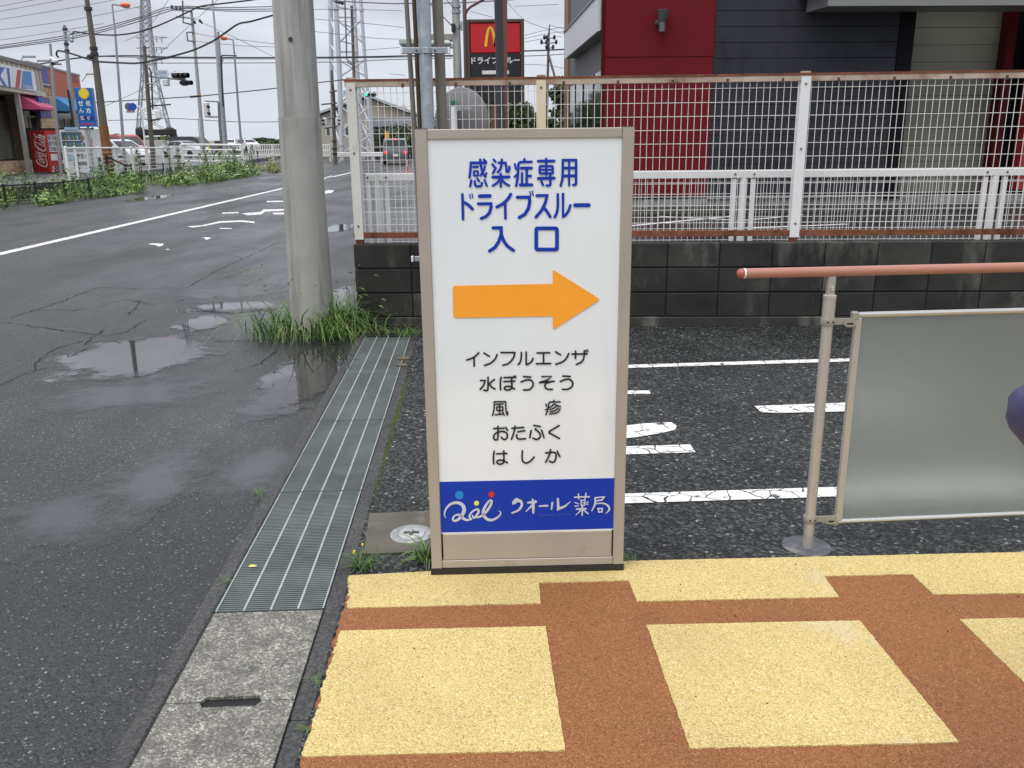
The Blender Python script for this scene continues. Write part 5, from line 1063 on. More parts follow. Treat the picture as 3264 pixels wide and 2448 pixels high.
sbox('building_block', e0 - 3.0, e1, PO_ - 9, PO_ - .32, 0, zt2 - .05, mat('tan_wall', (.30, .23, .15), .8, var=.15), ph)
PUR = mat('violet_sign', (.035, .03, .26), .4); pv0 = SH(134, 245, PO_)[0]
sbox('violet_fascia', pv0, e0 - .01, PO_ - .28, PO_ + .01, SH(147, 268, PO_)[1], zt2, PUR, ph); sbox('violet_trim', pv0, e0 - .01, PO_ - .28, PO_ + .02, SH(147, 271, PO_)[1], SH(147, 268.5, PO_)[1], WHITE, ph)
p_ = SH(232, 262, PO_ + .02); q_ = SH(250, 262, PO_ + .02); text_obj('faint_lettering', '薬局', mat('muted_violet', (.22, .09, .18), .5), ph, (p_[0], -(PO_ + .012), p_[1]), (1, 0, 0), (0, 0, 1), .42, width=q_[0] - p_[0])
def awn(nm, x0, x1, yt, yb, m):
    a, b = SH(x0, yt, PO_)[0], SH(x1, yt, PO_)[0]; zt3 = SH((x0 + x1) / 2, yt, PO_)[1]; zb3 = SH((x0 + x1) / 2, yb, PO_ + .6)[1]; q = MB()
    q.prism([(a, -PO_, zt3), (a, -PO_ - .8, zb3 + .12), (a, -PO_ - .8, zb3), (a, -PO_, zb3)], (b - a, 0, 0)); return q.build(nm, m, ph, smooth=False)
awn('blue_awning', 169, 243, 311, 352, mat('awning_blue', (.05, .27, .58), .6, var=.05)); awn('pink_awning', 60, 116, 308, 345, mat('awning_pink', (.66, .10, .22), .6, var=.05))
for x0, x1, y0 in ((118, 128, 272), (128, 168, 272)):
    pass
bk0, bk1 = SH(121, 330, PO_)[0], SH(172, 330, PO_)[0]; zz0, zz1 = 1.6, zb2_ + .5
sbox('pier_core', bk0, bk1, PO_ - .3, PO_ - .03, 0, zz1, MATS['brick_mortar'], ph)
nb = int((zz1 - zz0) / .16)
for r_ in range(nb):
    x = bk0 - (.2 if r_ % 2 else 0)
    while x < bk1 - .03: sbox('brick', max(bk0, x) + .006, min(bk1, x + .42) - .006, PO_ - .04, PO_ + brk.uniform(-.006, .006), zz0 + r_ * .16 + .005, zz0 + (r_ + 1) * .16 - .005, brk.choice(TANB), ph); x += .42
WF = mat('window_frame_pale', (.42, .43, .42), .5)
for x0, x1, y0, y1 in ((70, 120, 352, 408), (186, 232, 356, 408)):
    w = pbox('window', x0, x1, y0, y1, GLASS, th=.1, off1=PO_ - .28 + .06)
    for xx in (x0 + .6, (x0 + x1) / 2, x1 - 2): pbox('frame', xx, xx + 1.4, y0 + 18, y1, WF, th=.03, off1=PO_ - .21 + .03, parent=ph)
    pbox('frame', x0, x1, y0 + 16, y0 + 22, WF, th=.03, off1=PO_ - .205 + .03, parent=ph)
hs = thing('hanging_sign', 'violet pharmacy wall sign with white script between the awnings', 'sign', (SQ.x, SQ.y, 0), SZr)
pbox('board', 127, 161, 311, 376, PUR, off1=PO_ + .45, th=.12, parent=hs)
def pstr(nm, strokes, w, off, m, parent):
    b = MB()
    for i, st in enumerate(strokes): b.stroke(st, w, lambda x, y, dz: (lambda s_: V((s_[0], -off - dz, s_[1])))(SH(x / 4.367, 180 + y / 4.367, off)), dz=.003 * i)
    return b.build(nm, m, parent, smooth=False)
pstr('script', [[(582, 690), (580, 660), (600, 648), (612, 668), (600, 692)], [(605, 690), (625, 695), (632, 672)], [(638, 692), (655, 655), (650, 695), (668, 690)]], 9, PO_ + .452, WHITE, hs)
p_ = SH(*f4([(605, 800)])[0], PO_ + .453); q_ = SH(*f4([(682, 800)])[0], PO_ + .453); text_obj('lettering', 'クオール', WHITE, hs, (p_[0], -(PO_ + .453), p_[1]), (1, 0, 0), (0, 0, 1), .24, width=q_[0] - p_[0])
for nm, (x, y), m in (('blue_dot', (600, 615), MATS['logo_sky_blue']), ('red_dot', (655, 625), MATS['logo_red'])):
    s_ = SH(x / 4.367, 180 + y / 4.367, PO_ + .453); q = MB(); q.poly([(s_[0] + .06 * math.cos(k * PI / 6), -(PO_ + .453), s_[1] + .06 * math.sin(k * PI / 6)) for k in range(12)]); q.build(nm, m, hs, smooth=False)
# rooftop lamps
for i, (x, y, lab) in enumerate(((52, 195, 'bent lamp arm on the shop roof nearest the left edge'), (100, 203, 'bent lamp arm in the middle of the shop roof'), (140, 212, 'bent lamp arm on the roof behind the thin grey pole'), (258, 235, 'bent lamp arm above the end of the orange fascia'))):
    s_ = SH(x, y + 12, -.5); t = thing('roof_lamp', lab, 'lamp', V((SQ.x, SQ.y, 0)) + SD * s_[0] - SNm * .5 + V((0, 0, zt1 + .1)), SZr, 'lamp arms along the roofs'); q = MB(); q.tube([(0, 0, -.1), (0, -.35, .32)], .025, 6); q.build('arm', GALV, t); q = MB(); q.cbox((-.1, -.85, .28), (.1, -.3, .38), .03); q.build('lamp_head', mat('lamp_head_grey', (.4, .41, .42), .5), t)
# ---- timber screen behind the machines
ws = thing('timber_screen', 'dark brown slatted timber screen behind the vending machines', 'fence', (0, 0, 0)); TIM = mat('dark_timber', (.055, .028, .018), .7, var=.2, scale=4)
WSA, WSB = P(70, 440, 41.6), P(300, 440, 43.4); wd = (WSB - WSA); wd.z = 0; wl = wd.length; wd.normalize(); ws.location = (WSA.x, WSA.y, PZ); ws.rotation_euler = (0, 0, math.atan2(wd.y, wd.x))
wh = P(180, 406, 42.5).z - PZ
for k in range(13): z = .1 + k * (wh - .1) / 13; q = MB(); q.box2((0, -.02, z), (wl, .02, z + (wh - .1) / 13 - .035)); q.build('slat', TIM, ws, smooth=False)
for k in range(5): x = wl * k / 4; q = MB(); q.box2((x - .05, .021, 0), (x + .05, .1, wh)); q.build('post', TIM, ws, smooth=False)
tr_l = thing('trellis', 'diagonal timber trellis between the white vending machine and the rusty-footed pole', 'trellis', P(304, 478, 42)); to_ = V(tr_l.location); TIM2 = mat('faded_timber', (.22, .155, .12), .8, var=.2)
for k in range(9):
    y0 = 400 + k * 11
    for sg in (1, -1):
        pa, pb = P(304, y0 if sg > 0 else y0 + 18, 42 + (.02 if sg < 0 else 0)), P(334, y0 + 18 if sg > 0 else y0, 42 + (.02 if sg < 0 else 0)); q = MB(); q.tube([pa - to_, pb - to_], .022, 4); q.build('lath', TIM2, tr_l, smooth=False)
# ---- vending machines
def machine(name, label, C, ux, uy, w, d, h, col, side):
    """C: near bottom corner shared by the two visible faces; ux along the front, uy along the side (both level)"""
    r = thing(name, label, 'vending machine', C); ux, uy = V(ux).normalized(), V(uy).normalized(); q = MB()
    q.box(ux * w / 2 + uy * d / 2 + V((0, 0, h / 2 + .03)), (w, d, h - .06), x=ux, y=uy); q.build('cabinet', col, r, smooth=False); return r, ux, uy
RC = P(160, 552, 39.5); RC.z = PZ
MRED = mat('machine_red', (.40, .014, .014), .35, var=.03); MRED2 = mat('machine_red_front', (.5, .03, .022), .35, var=.03)
lf = P(112, 548, 39.75); uy = V((lf.x - RC.x, lf.y - RC.y, 0)).normalized(); ux = V((.52, .85, 0)).normalized(); mw, md, mh = .98, V((lf.x - RC.x, lf.y - RC.y, 0)).length, 1.83
vr, ux, uy = machine('vending_machine', 'red soft drink vending machine with white script lettering on its side', RC, ux, uy, mw, md, mh, MRED, 1)
fn_ = V((ux.y, -ux.x, 0)); 
if fn_.dot(uy) > 0: fn_ = -fn_
sn_ = -ux
def mface(nm, a, b, z0, z1, m, th=.01, lift=0.0, r=vr, ux=ux, fn=fn_):  # plate on the front face, a..b along its width
    q = MB(); q.box(ux * (a + b) / 2 + fn * (lift + th / 2) + V((0, 0, (z0 + z1) / 2)), (b - a, th, z1 - z0), x=ux, y=fn); return q.build(nm, m, r, smooth=False)
mface('front_door', .0, mw, .06, mh, MRED2, .03); wn = mface('display_window', .1, mw - .1, .92, 1.66, mat('display_pale', (.42, .45, .52), .15, var=.2, scale=4), .012, .032)
for z in (1.40, 1.15, .93): mface('shelf_strip', .1, mw - .1, z, z + .03, WHITE, .02, .046)
for k in range(8):
    for z, c in ((1.44, (.3, .1, .12)), (1.19, (.12, .25, .3)), (.97, (.35, .3, .25))):
        if (k * 7 + int(z * 10)) % 3: mface('sample_can', .14 + k * .095, .19 + k * .095, z, z + .14, mat('can_%d' % ((k + int(z * 10)) % 3), c, .4), .02, .046)
for a, b, z0, z1, m in ((.12, .42, .56, .84, WHITE), (.55, .72, .62, .9, mat('coin_panel', (.1, .08, .07), .5)), (.62, .74, .42, .58, WHITE), (.28, .8, .18, .33, mat('flap_grey', (.16, .155, .14), .5)), (.14, .2, .2, .32, WHITE), (.1, .17, .07, .16, WHITE), (.72, .78, .1, .2, WHITE), (.2, .8, .065, .09, BLACK)): mface('panel', a, b, z0, z1, m, .012, .032)
SO_ = RC; SSN = V((uy.y, -uy.x, 0))
if SSN.dot(CAM - RC) < 0: SSN = -SSN
def sidefn(x, y, dz):
    p = ONPLANE(90 + x / 9.217, 400 + y / 9.217, RC + SSN * .004, SSN); return p - RC + SSN * dz
q = MB()
for i, st in enumerate(([(305, 985, 12), (255, 1000, 20), (252, 1050, 28), (320, 1130, 32), (420, 1190, 32), (520, 1203, 34), (556, 1150, 30), (545, 1060, 24), (512, 960, 20), (492, 900, 20), (530, 885, 22), (514, 800, 8)],
    [(330, 1000), (340, 1040), (400, 1085), (465, 1095), (470, 1065), (420, 1020), (360, 990)], [(310, 905), (330, 950), (400, 985), (465, 1000)], [(310, 905), (350, 905), (380, 930)],
    [(300, 815), (320, 850), (390, 890), (440, 900), (450, 870), (400, 820), (340, 800)], [(290, 790), (360, 810), (420, 840), (470, 850)], [(300, 715, 26), (335, 705, 26)],
    [(310, 590, 12), (310, 545, 14), (255, 500, 22), (205, 505, 28), (225, 590, 36), (320, 680, 42), (440, 742, 42), (510, 722, 36), (515, 670, 24), (475, 610, 18)],
    [(345, 500), (355, 545), (420, 590), (490, 605), (495, 570), (440, 520), (380, 490)], [(330, 420), (400, 460), (500, 500), (470, 430), (300, 350), (200, 320)], [(310, 290), (330, 330), (400, 380), (470, 395), (480, 360), (420, 310), (350, 275)], [(310, 270), (400, 320), (490, 350), (470, 290)],
    [(200, 490, 20), (190, 430, 18), (230, 370, 16), (230, 300, 14), (170, 215, 6)], [(165, 270, 10), (230, 290, 12)])):
    q.stroke(st, 24, sidefn, dz=.0015 * i)
q.build('script_lettering', mat('script_white', (.74, .70, .64), .4), vr, smooth=False)
q = MB()
for i in range(5): q.stroke([(215 + (i % 2) * 6, 930 - i * 42), (258, 915 - i * 42)], 12, sidefn, dz=.0015 * i)
q.build('small_script', MATS['script_white'], vr, smooth=False)
for a, b in ((.05, .12), (mw - .12, mw - .05)): mface('foot', a, b, 0, .058, BLACK, .1, -.15)
WC = P(290, 560, 38.6); WC.z = PZ; wl_ = P(209, 556, 38.3)
uxw = V((wl_.x - WC.x, wl_.y - WC.y, 0)); ww_ = uxw.length; uxw.normalize(); uyw = V((.45, .9, 0)).normalized()
vw, uxw, uyw = machine('vending_machine', 'white soft drink vending machine standing behind the white railing', WC, uxw, uyw, ww_, .72, 1.84, WHITE, 1)
fw = V((uxw.y, -uxw.x, 0)); fw = fw if fw.dot(CAM - WC) > 0 else -fw
wf = lambda nm, a, b, z0, z1, m, th=.01, lift=0.0: mface(nm, ww_ - b, ww_ - a, z0, z1, m, th, lift, vw, uxw, fw)
wf('front_door', 0, ww_, .05, 1.84, mat('machine_white', (.72, .74, .75), .35, var=.03), .03); wf('display_window', .06, ww_ - .16, 1.08, 1.74, mat('display_teal', (.06, .13, .17), .12, var=.3, scale=3), .012, .032)
wf('red_edge', ww_ - .15, ww_ - .12, 1.1, 1.72, mat('edge_red', (.5, .06, .04), .4), .014, .032); wf('blue_panel', ww_ - .32, ww_ - .17, 1.12, 1.4, mat('panel_blue', (.02, .1, .35), .4), .014, .044)
for z in (1.38, 1.09): wf('shelf_strip', .07, ww_ - .2, z, z + .035, WHITE, .025, .046)
for k in range(11):
    for z in (1.43, 1.14):
        wf('sample_bottle', .1 + k * .078, .145 + k * .078, z, z + .17, [mat('bottle_blue', (.05, .2, .4), .3), mat('bottle_tan', (.4, .28, .15), .3), mat('bottle_green', (.12, .3, .18), .3), mat('bottle_pale', (.5, .52, .5), .3)][(k * 5 + int(z * 9)) % 4], .03, .046)
for a, b, z0, z1, m in ((.1, .9, .95, 1.02, mat('grey_strip', (.35, .36, .36), .5)), (.14, .34, .55, .82, mat('sticker_blue', (.35, .5, .6), .5)), (.38, .52, .55, .8, mat('sticker_cyan', (.3, .5, .58), .5)), (.55, .66, .7, .84, MATS['flap_grey']), (.7, .8, .78, .84, MATS['flap_grey']), (.7, .8, .66, .76, MATS['flap_grey']), (.84, .92, .7, .8, MATS['grey_strip']), (.96, 1.08, .76, .86, MATS['flap_grey']), (.42, .9, .36, .52, mat('flap_olive', (.22, .23, .21), .5))):
    if b < ww_: wf('panel', a, b, z0, z1, m, .012, .032)
q = MB(); q.box(uxw * ww_ * .5 + fw * .05 + V((0, 0, 1.88)), (.55, .04, .12), x=uxw, y=fw); q.build('price_board', mat('pale_blue_board', (.3, .5, .66), .4), vw, smooth=False)
tz = WC + uyw * .03; SS2 = V((uyw.y, -uyw.x, 0)); SS2 = SS2 if SS2.dot(CAM - WC) > 0 else -SS2
for z0, z1, a, b in ((1.0, 1.5, .12, .3), (1.55, 1.75, .12, .22)): q = MB(); q.box(uyw * (a + b) / 2 + SS2 * .006 + V((0, 0, (z0 + z1) / 2)), (b - a, .006, z1 - z0), x=uyw, y=SS2); q.build('side_print', mat('faded_red_print', (.62, .28, .26), .5), vw, smooth=False)
# ---- blue prescription sign
bs = thing('prescription_sign', 'tall blue prescription sign with white Japanese lettering, yellow sun and red arrow', 'sign', P(281, 480, 38.5)); bo = V(bs.location); bo.z = 0; bs.location = bo
BY = 38.5
def bp_(px, py, lift=0.0): return P(px, py, BY) - bo + V((0, -lift, 0))
zt4, zb4 = bp_(268, 280).z, bp_(270, 404).z; xl, xr = bp_(248, 404).x, bp_(303, 404).x
xl = (bp_(248, 400).x + bp_(240, 283).x) / 2; xr = (bp_(303, 400).x + bp_(295, 283).x) / 2
BSG = mat('prescription_blue', (.010, .15, .46), .4)
q = MB(); q.cbox((xl, .0, zb4), (xr, .22, zt4), .01); q.build('cabinet', BSG, bs, smooth=False)
q = MB(); q.box2((xr + .001, .01, zb4 + .01), (xr + .006, .21, zt4 - .01)); q.build('side_panel', mat('lilac_side', (.2, .2, .5), .4), bs, smooth=False)
def bpt(x, y): p = P(x / 4.367, 180 + y / 4.367, BY) - bo; return p.x - (p.z - (zt4 + zb4) / 2) * 0.0, p.z
W3 = MATS['white_paint']
for ch, x, y, h in (('せ', 1090, 690, 72), ('処', 1196, 690, 72), ('ん', 1104, 785, 66), ('方', 1200, 790, 70), ('受', 1122, 885, 56), ('付', 1216, 885, 56)):
    X, Z = bpt(x, y); s_ = h / 4.367 * DEP(P(270, 340, BY)) / F; text_obj('character', ch, W3, bs, (X, -.004, Z), (1, 0, 0), (0, 0, 1), s_, bold=.028, width=s_ * 1.05)
X, Z = bpt(1112, 892); X1, Z1 = bpt(1300, 820); q = MB(); q.box2((X, -.002, Z), (X1, .0, Z1)); q.build('dark_band', mat('deep_blue_band', (.01, .05, .26), .4), bs, smooth=False)
X, Z = bpt(1166, 515); R_ = 62 / 4.367 * DEP(P(270, 340, BY)) / F
q = MB(); q.poly([(X + math.cos(2 * PI * k / 48) * R_ * (1.24 if k % 2 else 1.1), -.003, Z + math.sin(2 * PI * k / 48) * R_ * (1.24 if k % 2 else 1.1)) for k in range(48)]); q.build('sun_rays', mat('sun_gold', (.8, .5, .03), .4), bs, smooth=False)
q = MB(); q.poly([(X + math.cos(2 * PI * k / 32) * R_, -.0045, Z + math.sin(2 * PI * k / 32) * R_) for k in range(32)]); q.build('sun_disc', mat('sun_yellow', (.88, .72, .06), .4), bs, smooth=False)
a_ = [bpt(*p) for p in ((1118, 952), (1172, 915), (1170, 934), (1310, 930), (1310, 952))]; q = MB(); q.poly([(x, -.003, z) for x, z in a_]); q.build('arrow', mat('arrow_red', (.6, .03, .12), .4), bs, smooth=False)
q = MB(); q.tube([(bp_(281, 440).x, .11, PZ - .02), (bp_(281, 440).x, .11, zb4)], .05, 10); q.build('post', GALV, bs)
# ---- poles on the left
WOODP = mat('brown_weathered_pole', (.13, .112, .092), .8, var=.15, scale=3, world=True); GREYP = mat('grey_painted_pole', (.30, .31, .33), .6, var=.1, scale=3, world=True)
def upole(label, pl, Y, m, name='utility_pole', ext=0.0, cat='utility pole', z=PZ - .02):
    pts, rad = pole_pts(pl, Y)
    if ext: d = (pts[0] - pts[1]) / (pts[0] - pts[1]).z; pts.insert(0, pts[0] + d * ext); rad.insert(0, rad[0] * .9)
    to_ground(pts, rad, z); o = pts[-1]; t = thing(name, label, cat, o); q = MB(); q.tube([p - o for p in pts], rad, 14); q.build('shaft', m, t); return t, V(o)
t, o = upole('thin pale grey pole with white insulators in front of the shop end', [(160, 139, 8), (172, 300, 9.5), (188, 480, 10)], 37.5, GREYP)
for dx, dy, r_ in ((8, 50, .1), (14, 56, .12), (4, 47, .09), (10, 62, .1)): q = MB(); q.ball(P(160 + dx, 139 + dy, 37.4) - o, (r_, r_, r_ * .8), 8, 5); q.build('insulator', WHITE if dy < 60 else BLACK, t)
q = MB(); q.tube([P(160, 190, 37.4) - o, P(185, 200, 37.4) - o], .03, 6); q.build('cross_arm', DBROWN, t)
t, o = upole('grey pole with dark cable cover rising behind the white vending machine', [(205, 80, 10), (221, 250, 13), (241, 420, 15)], 40.2, GREYP)
for y in (102, 116, 126): q = MB(); q.tube([P(204, y, 40.1) - o, P(228, y + (y - 110) * .3, 40.0) - o], .03, 6); q.build('cross_arm', GALV, t); q = MB(); q.ball(P(229, y + 3, 40.0) - o, (.09, .09, .1), 7, 4); q.build('insulator', GALV, t)
pts, rad = pole_pts([(216, 285, 6), (238, 420, 7)], 40.0); q = MB(); q.tube([p - o for p in pts], rad, 8); q.build('cable_cover', BLACK, t)
for y in (93, 141, 162): q = MB(); p = P(206 + (y - 80) * .095, y, 40.2) - o; q.tube([p + V((0, 0, -.05)), p + V((0, 0, .05))], .105, 14); q.build('band', MATS['dark_bolt'], t)
t, o = upole('stout brown utility pole with a rusty orange foot, tallest on the left', [(277, 0, 15), (305, 200, 20), (338, 468, 27)], 36.0, WOODP, ext=3.0)
pts, rad = pole_pts([(330, 402, 27.5), (339, 472, 29)], 36.0); to_ground(pts, rad, PZ); q = MB(); q.tube([p - o for p in pts], rad, 14); q.build('rusty_sleeve', mat('rust_orange', (.22, .085, .02), .75, var=.25), t)
q = MB(); p0, p1 = P(278, 183, 35.8) - o, P(296, 179, 35.8) - o; q.tube([p0, p0.lerp(p1, .2), p0.lerp(p1, .8), p1], [.03, .1, .1, .04], 8); q.build('cable_joint', BLACK, t)
for y in (28, 155, 172): q = MB(); p = P(277 + y * .14, y, 36.0) - o; q.tube([p + V((0, 0, -.06)), p + V((0, 0, .06))], .15, 14); q.build('band', MATS['dark_bolt'], t)
def lamp(label, pl, Y, arm, head, z=PZ - .02):
    t, o = upole(label, pl, Y, GREYP, 'street_lamp', 0, 'street lamp', z); q = MB(); q.tube([P(x, y, Y) - o for x, y in arm], .035, 8); q.build('arm', GREYP, t)
    a, b = P(*head[0], Y) - o, P(*head[1], Y) - o; q = MB(); q.tube([a, a.lerp(b, .2), a.lerp(b, .6), b.lerp(a, .08), b], [.04, .09, .115, .075, .02], 12); q.build('lamp_head', mat('orange_lamp_head', (.72, .13, .03), .4, var=.03), t)
    q = MB(); m_ = a.lerp(b, .6); q.ball((m_.x, m_.y, m_.z - .07), (.15, .09, .06), 10, 5); q.build('lens', mat('lamp_lens', (.3, .26, .24), .3), t); return t
lamp('street lamp with an orange head pointing right, beside the rusty-footed pole', [(357, 15, 4), (366, 90, 6), (378, 250, 8), (394, 470, 10)], 40.5, [(357, 16), (362, 14), (384, 17)], ((384, 16), (415, 17)))
lamp('street lamp with an orange head pointing left, near the white pipe railing', [(743, 128, 4), (748, 180, 6), (760, 350, 7), (770, 470, 8)], 54.0, [(743, 129), (738, 126), (726, 124)], ((726, 123), (703, 120)), 0.0)
t, o = upole('brown wooden pole with a tall cable pipe in front of the lattice tower', [(460, 146, 10), (471, 300, 13), (485, 470, 15)], 47.0, WOODP)
q = MB(); q.tube([P(x, y, 46.9) - o for x, y in ((474, 214), (482, 232), (484, 270), (487, 350))], .04, 6); q.build('cable_pipe', MATS['dark_bolt'], t)
for y in (205, 267): q = MB(); q.tube([P(463 + y * .06 - 8, y, 46.85) - o, P(463 + y * .06 + 12, y, 46.85) - o], .04, 6); q.build('step_band', GALV, t)
for y, x1 in ((338, 545), (340, 500), (385, 508)): q = MB(); q.tube([P(478, y, 46.9) - o, P(x1, y - 5, 46.9) - o], .035, 6); q.build('side_arm', MATS['dark_bolt'], t)
q = MB(); a, b = P(495, 352, 46.8) - o, P(514, 378, 46.8) - o; q.cbox((a.x, a.y - .1, b.z), (b.x, a.y + .1, a.z), .03); q.build('control_box', WHITE, t)
t, o = upole('pale concrete pole with cross arms and bracket frames, behind the silver car', [(610, 36, 8), (618, 120, 9.5), (646, 443, 13)], 60.0, mat('pale_pole', (.36, .345, .335), .7, var=.08))
for y, xa, xb in ((33, 549, 612), (56, 561, 622)): q = MB(); q.tube([P(xa, y - 3, 59.9) - o, P(xb, y + 3, 59.9) - o], .06, 6); q.build('cross_arm', GALV, t)
for x, y in ((548, 22), (562, 24), (575, 27)): q = MB(); q.ball(P(x, y, 59.9) - o, (.1, .1, .12), 8, 5); q.build('insulator', BLACK, t)
for pl_ in ([(612, 78), (584, 72), (583, 40), (582, 2)], [(616, 103), (595, 103), (598, 130), (620, 132)]): q = MB(); q.tube([P(x, y, 59.85) - o for x, y in pl_], .055, 6); q.build('bracket_frame', mat('bracket_grey', (.17, .175, .18), .6, .3), t)
for xy in (((633, 62), (646, 75)), ((616, 66), (624, 76))): q = MB(); a, b = P(*xy[0], 59.8) - o, P(*xy[1], 59.8) - o; q.tube([a, a.lerp(b, .3), b], [.03, .1, .05], 7); q.build('strain_insulator', BLACK, t)
t, o = upole('thin far post beside the pale concrete pole', [(631, 378, 2.5), (637, 445, 2.8)], 75.0, GREYP, 'post', 0, 'post')
t, o = upole('tall slender steel mast left of the grey signal pole', [(677, 0, 5.5), (690, 150, 8), (708, 400, 11), (718, 500, 12)], 53.0, mat('light_mast', (.40, .42, .44), .5, .2), 'steel_mast', 3, 'mast', 0.0)
t, o = upole('grey signal pole with a cable box and clamps, at the end of the pipe railing', [(695, 101, 8), (704, 250, 10), (724, 507, 11)], 53.6, mat('signal_grey', (.34, .35, .36), .6, .1), 'signal_pole', 0, 'signal pole', 0.0)
q = MB(); a, b = P(703, 176, 53.4) - o, P(711, 197, 53.4) - o; q.cbox((a.x, a.y - .1, b.z), (b.x, a.y + .1, a.z), .02); q.build('cable_box', GALV, t)
q = MB(); q.tube([P(x, y, 53.3) - o for x, y in ((705, 178), (708, 260), (712, 340))], .05, 6); q.build('cable', MATS['dark_bolt'], t); q = MB(); q.tube([P(704, 176, 53.4) - o, P(755, 178, 53.4) - o], .035, 6); q.build('span_arm', MATS['dark_bolt'], t)
q = MB(); q.tube([P(x, y, 53.0) - o for x, y in ((700, 326), (703, 400), (708, 455))], .12, 8); q.build('side_pipe', MATS['bracket_grey'], t)
# pedestrian signals
HOUS = mat('signal_housing', (.66, .67, .67), .45); VIS = mat('visor_black', (.015, .015, .016), .6)
def ped(label, x0, y0, x1, y1, Y, right=True, arms=None):
    a, b = P(x0, y0, Y), P(x1, y1, Y); c = (a + b) / 2; t = thing('pedestrian_signal', label, 'pedestrian signal', c); h = a.z - b.z; w = (b.x - a.x); q = MB(); q.cbox((-w / 2, -.12, -h / 2), (w * .3, .12, h / 2), .05); q.build('housing', HOUS, t); s = 1 if right else -1
    for z in (h * .22, -h * .22): q = MB(); q.tube([(s * w * .22, -.13, z), (s * w * .55, -.3, z - .05)], [w * .22, w * .19], 12); q.build('visor', VIS, t)
    for pl_ in arms or []: q = MB(); q.tube([P(x, y, Y) - c for x, y in pl_], .045, 6); q.build('arm', GREYP, t)
    return t
ped('white pedestrian signal on a double arm, left of the grey signal pole', 648, 326, 674, 374, 53.0, True, [[(652, 322), (700, 324)], [(657, 372), (704, 373)]])
ped('left pedestrian signal of the pair on the grey pole behind the big utility pole', 1029, 375, 1046, 402, 66.0, False)
ped('right pedestrian signal of the pair on the grey pole behind the big utility pole', 1069, 375, 1085, 402, 66.0, True)
# three-lamp signals
def tri(label, x0, y0, x1, y1, Y, lit=None, turn=0.0, arms=(), vis=.3, board=None):
    a, b = P(x0, y0, Y), P(x1, y1, Y); c = (a + b) / 2; t = thing('traffic_signal', label, 'traffic signal', c); w, h = (b.x - a.x), a.z - b.z; q = MB(); q.cbox((-w / 2, -.1, -h / 2), (w / 2, .1, h / 2), h * .3); q.build('housing', HOUS, t)
    for k in range(3):
        x = (k - 1) * w * .31; q = MB(); q.lathe([(h * .30, 0), (h * .36, .0), (h * .36, vis), (h * .33, vis), (h * .31, .02)], (x, -.1, 0), 16, axis=(turn, -1, -.1), cap=False); q.build('visor', VIS, t)
        m = mat('green_lit', (.02, .8, .42), .3, emit=1.1) if lit == k else mat('lens_dark', (.03, .012, .014), .25)
        q = MB(); q.lathe([(0, .012), (h * .33, .004), (h * .33, 0)], (x, -.102, 0), 16, axis=(turn * .3, -1, 0)); q.build('lens', m, t)
    for pl_ in arms: q = MB(); q.tube([P(x, y, Y + .1) - c for x, y in pl_], .05, 8); q.build('arm', GREYP, t)
    return t, c
tri('traffic signal showing green behind the wire fence', 1159, 291, 1201, 309, 66.0, 0, 0, [[(1150, 274), (1163, 292)], [(1150, 296), (1160, 300)]], .12)
t, c = tri('horizontal traffic signal with long visors on an arm over the street', 545, 229, 596, 252, 47.2, None, 2.2, [[(470, 242), (500, 246), (540, 250), (592, 254)]], 0.34)
t2, c2 = tri('small lower traffic signal hanging under the long-visored one', 574, 254, 603, 274, 47.3, None, 2.2, [[(580, 250), (580, 258)]], .35)
t = thing('signal_camera_box', 'white box hanging beneath the place-name board', 'box', P(529, 263, 47.2)); q = MB(); a, b = P(520, 252, 47.2), P(540, 274, 47.2); q.cbox(tuple(V((a.x, a.y - .15, b.z)) - V(t.location)), tuple(V((b.x, a.y + .15, a.z)) - V(t.location)), .04); q.build('housing', HOUS, t)
def board(label, x0, y0, x1, y1, Y, body, sub=None):
    a, b = P(x0, y0, Y), P(x1, y1, Y); t = thing('place_name_board', label, 'sign', (a + b) / 2); o = V(t.location); q = MB(); q.cbox(tuple(V((a.x, a.y - .02, b.z)) - o), tuple(V((b.x, a.y + .02, a.z)) - o), .006); q.build('plate', mat('pale_blue_plate', (.56, .64, .70), .4, var=.03), t)
    w, h = b.x - a.x, a.z - b.z; text_obj('lettering', body, mat('sign_ink_blue', (.12, .2, .38), .5), t, (-w * .36, -.024, -h * .12), (1, 0, 0), (0, 0, 1), h * .42, width=w * .72)
    if sub: text_obj('lettering', sub, MATS['sign_ink_blue'], t, (-w * .28, -.024, -h * .42), (1, 0, 0), (0, 0, 1), h * .16, width=w * .55)
    return t
board('pale blue place-name board with three characters beside the horizontal signal', 500, 222, 537, 247, 47.1, '五田原', 'Gotahara'); board('pale blue place-name board cut off by the white fence post', 1090, 287, 1122, 308, 66.0, '五田')
# round traffic signs
rs = thing('round_road_signs', 'blue round road sign and grey sign back on a white bent post', 'road sign', (P(461, 475, 43).x, 43, PZ)); ro = V(rs.location)
q = MB(); q.tube([P(x, y, 43.0) - ro for x, y in ((432, 341), (444, 340), (451, 347), (456, 400), (463, 470), (467, 530))], .04, 8); q.build('post', WHITE, rs)
for x, m, nm in ((410, mat('sign_back_grey', (.13, .135, .13), .6), 'sign_back'), (423, mat('sign_disc_blue', (.02, .08, .45), .4), 'blue_disc')):
    c = P(x, 340, 42.9) - ro; q = MB(); q.lathe([(0, .012), (.165, .012), (.175, 0), (0, 0)][::-1], c, 20, axis=(.3, -1, 0)); q.build(nm, m, rs)
q = MB(); a, b = P(403, 352, 42.9) - ro, P(430, 359, 42.9) - ro; q.box2((a.x, a.y, b.z), (b.x, a.y + .02, a.z)); q.build('sub_plate', mat('rusty_plate', (.36, .26, .25), .6), rs, smooth=False)
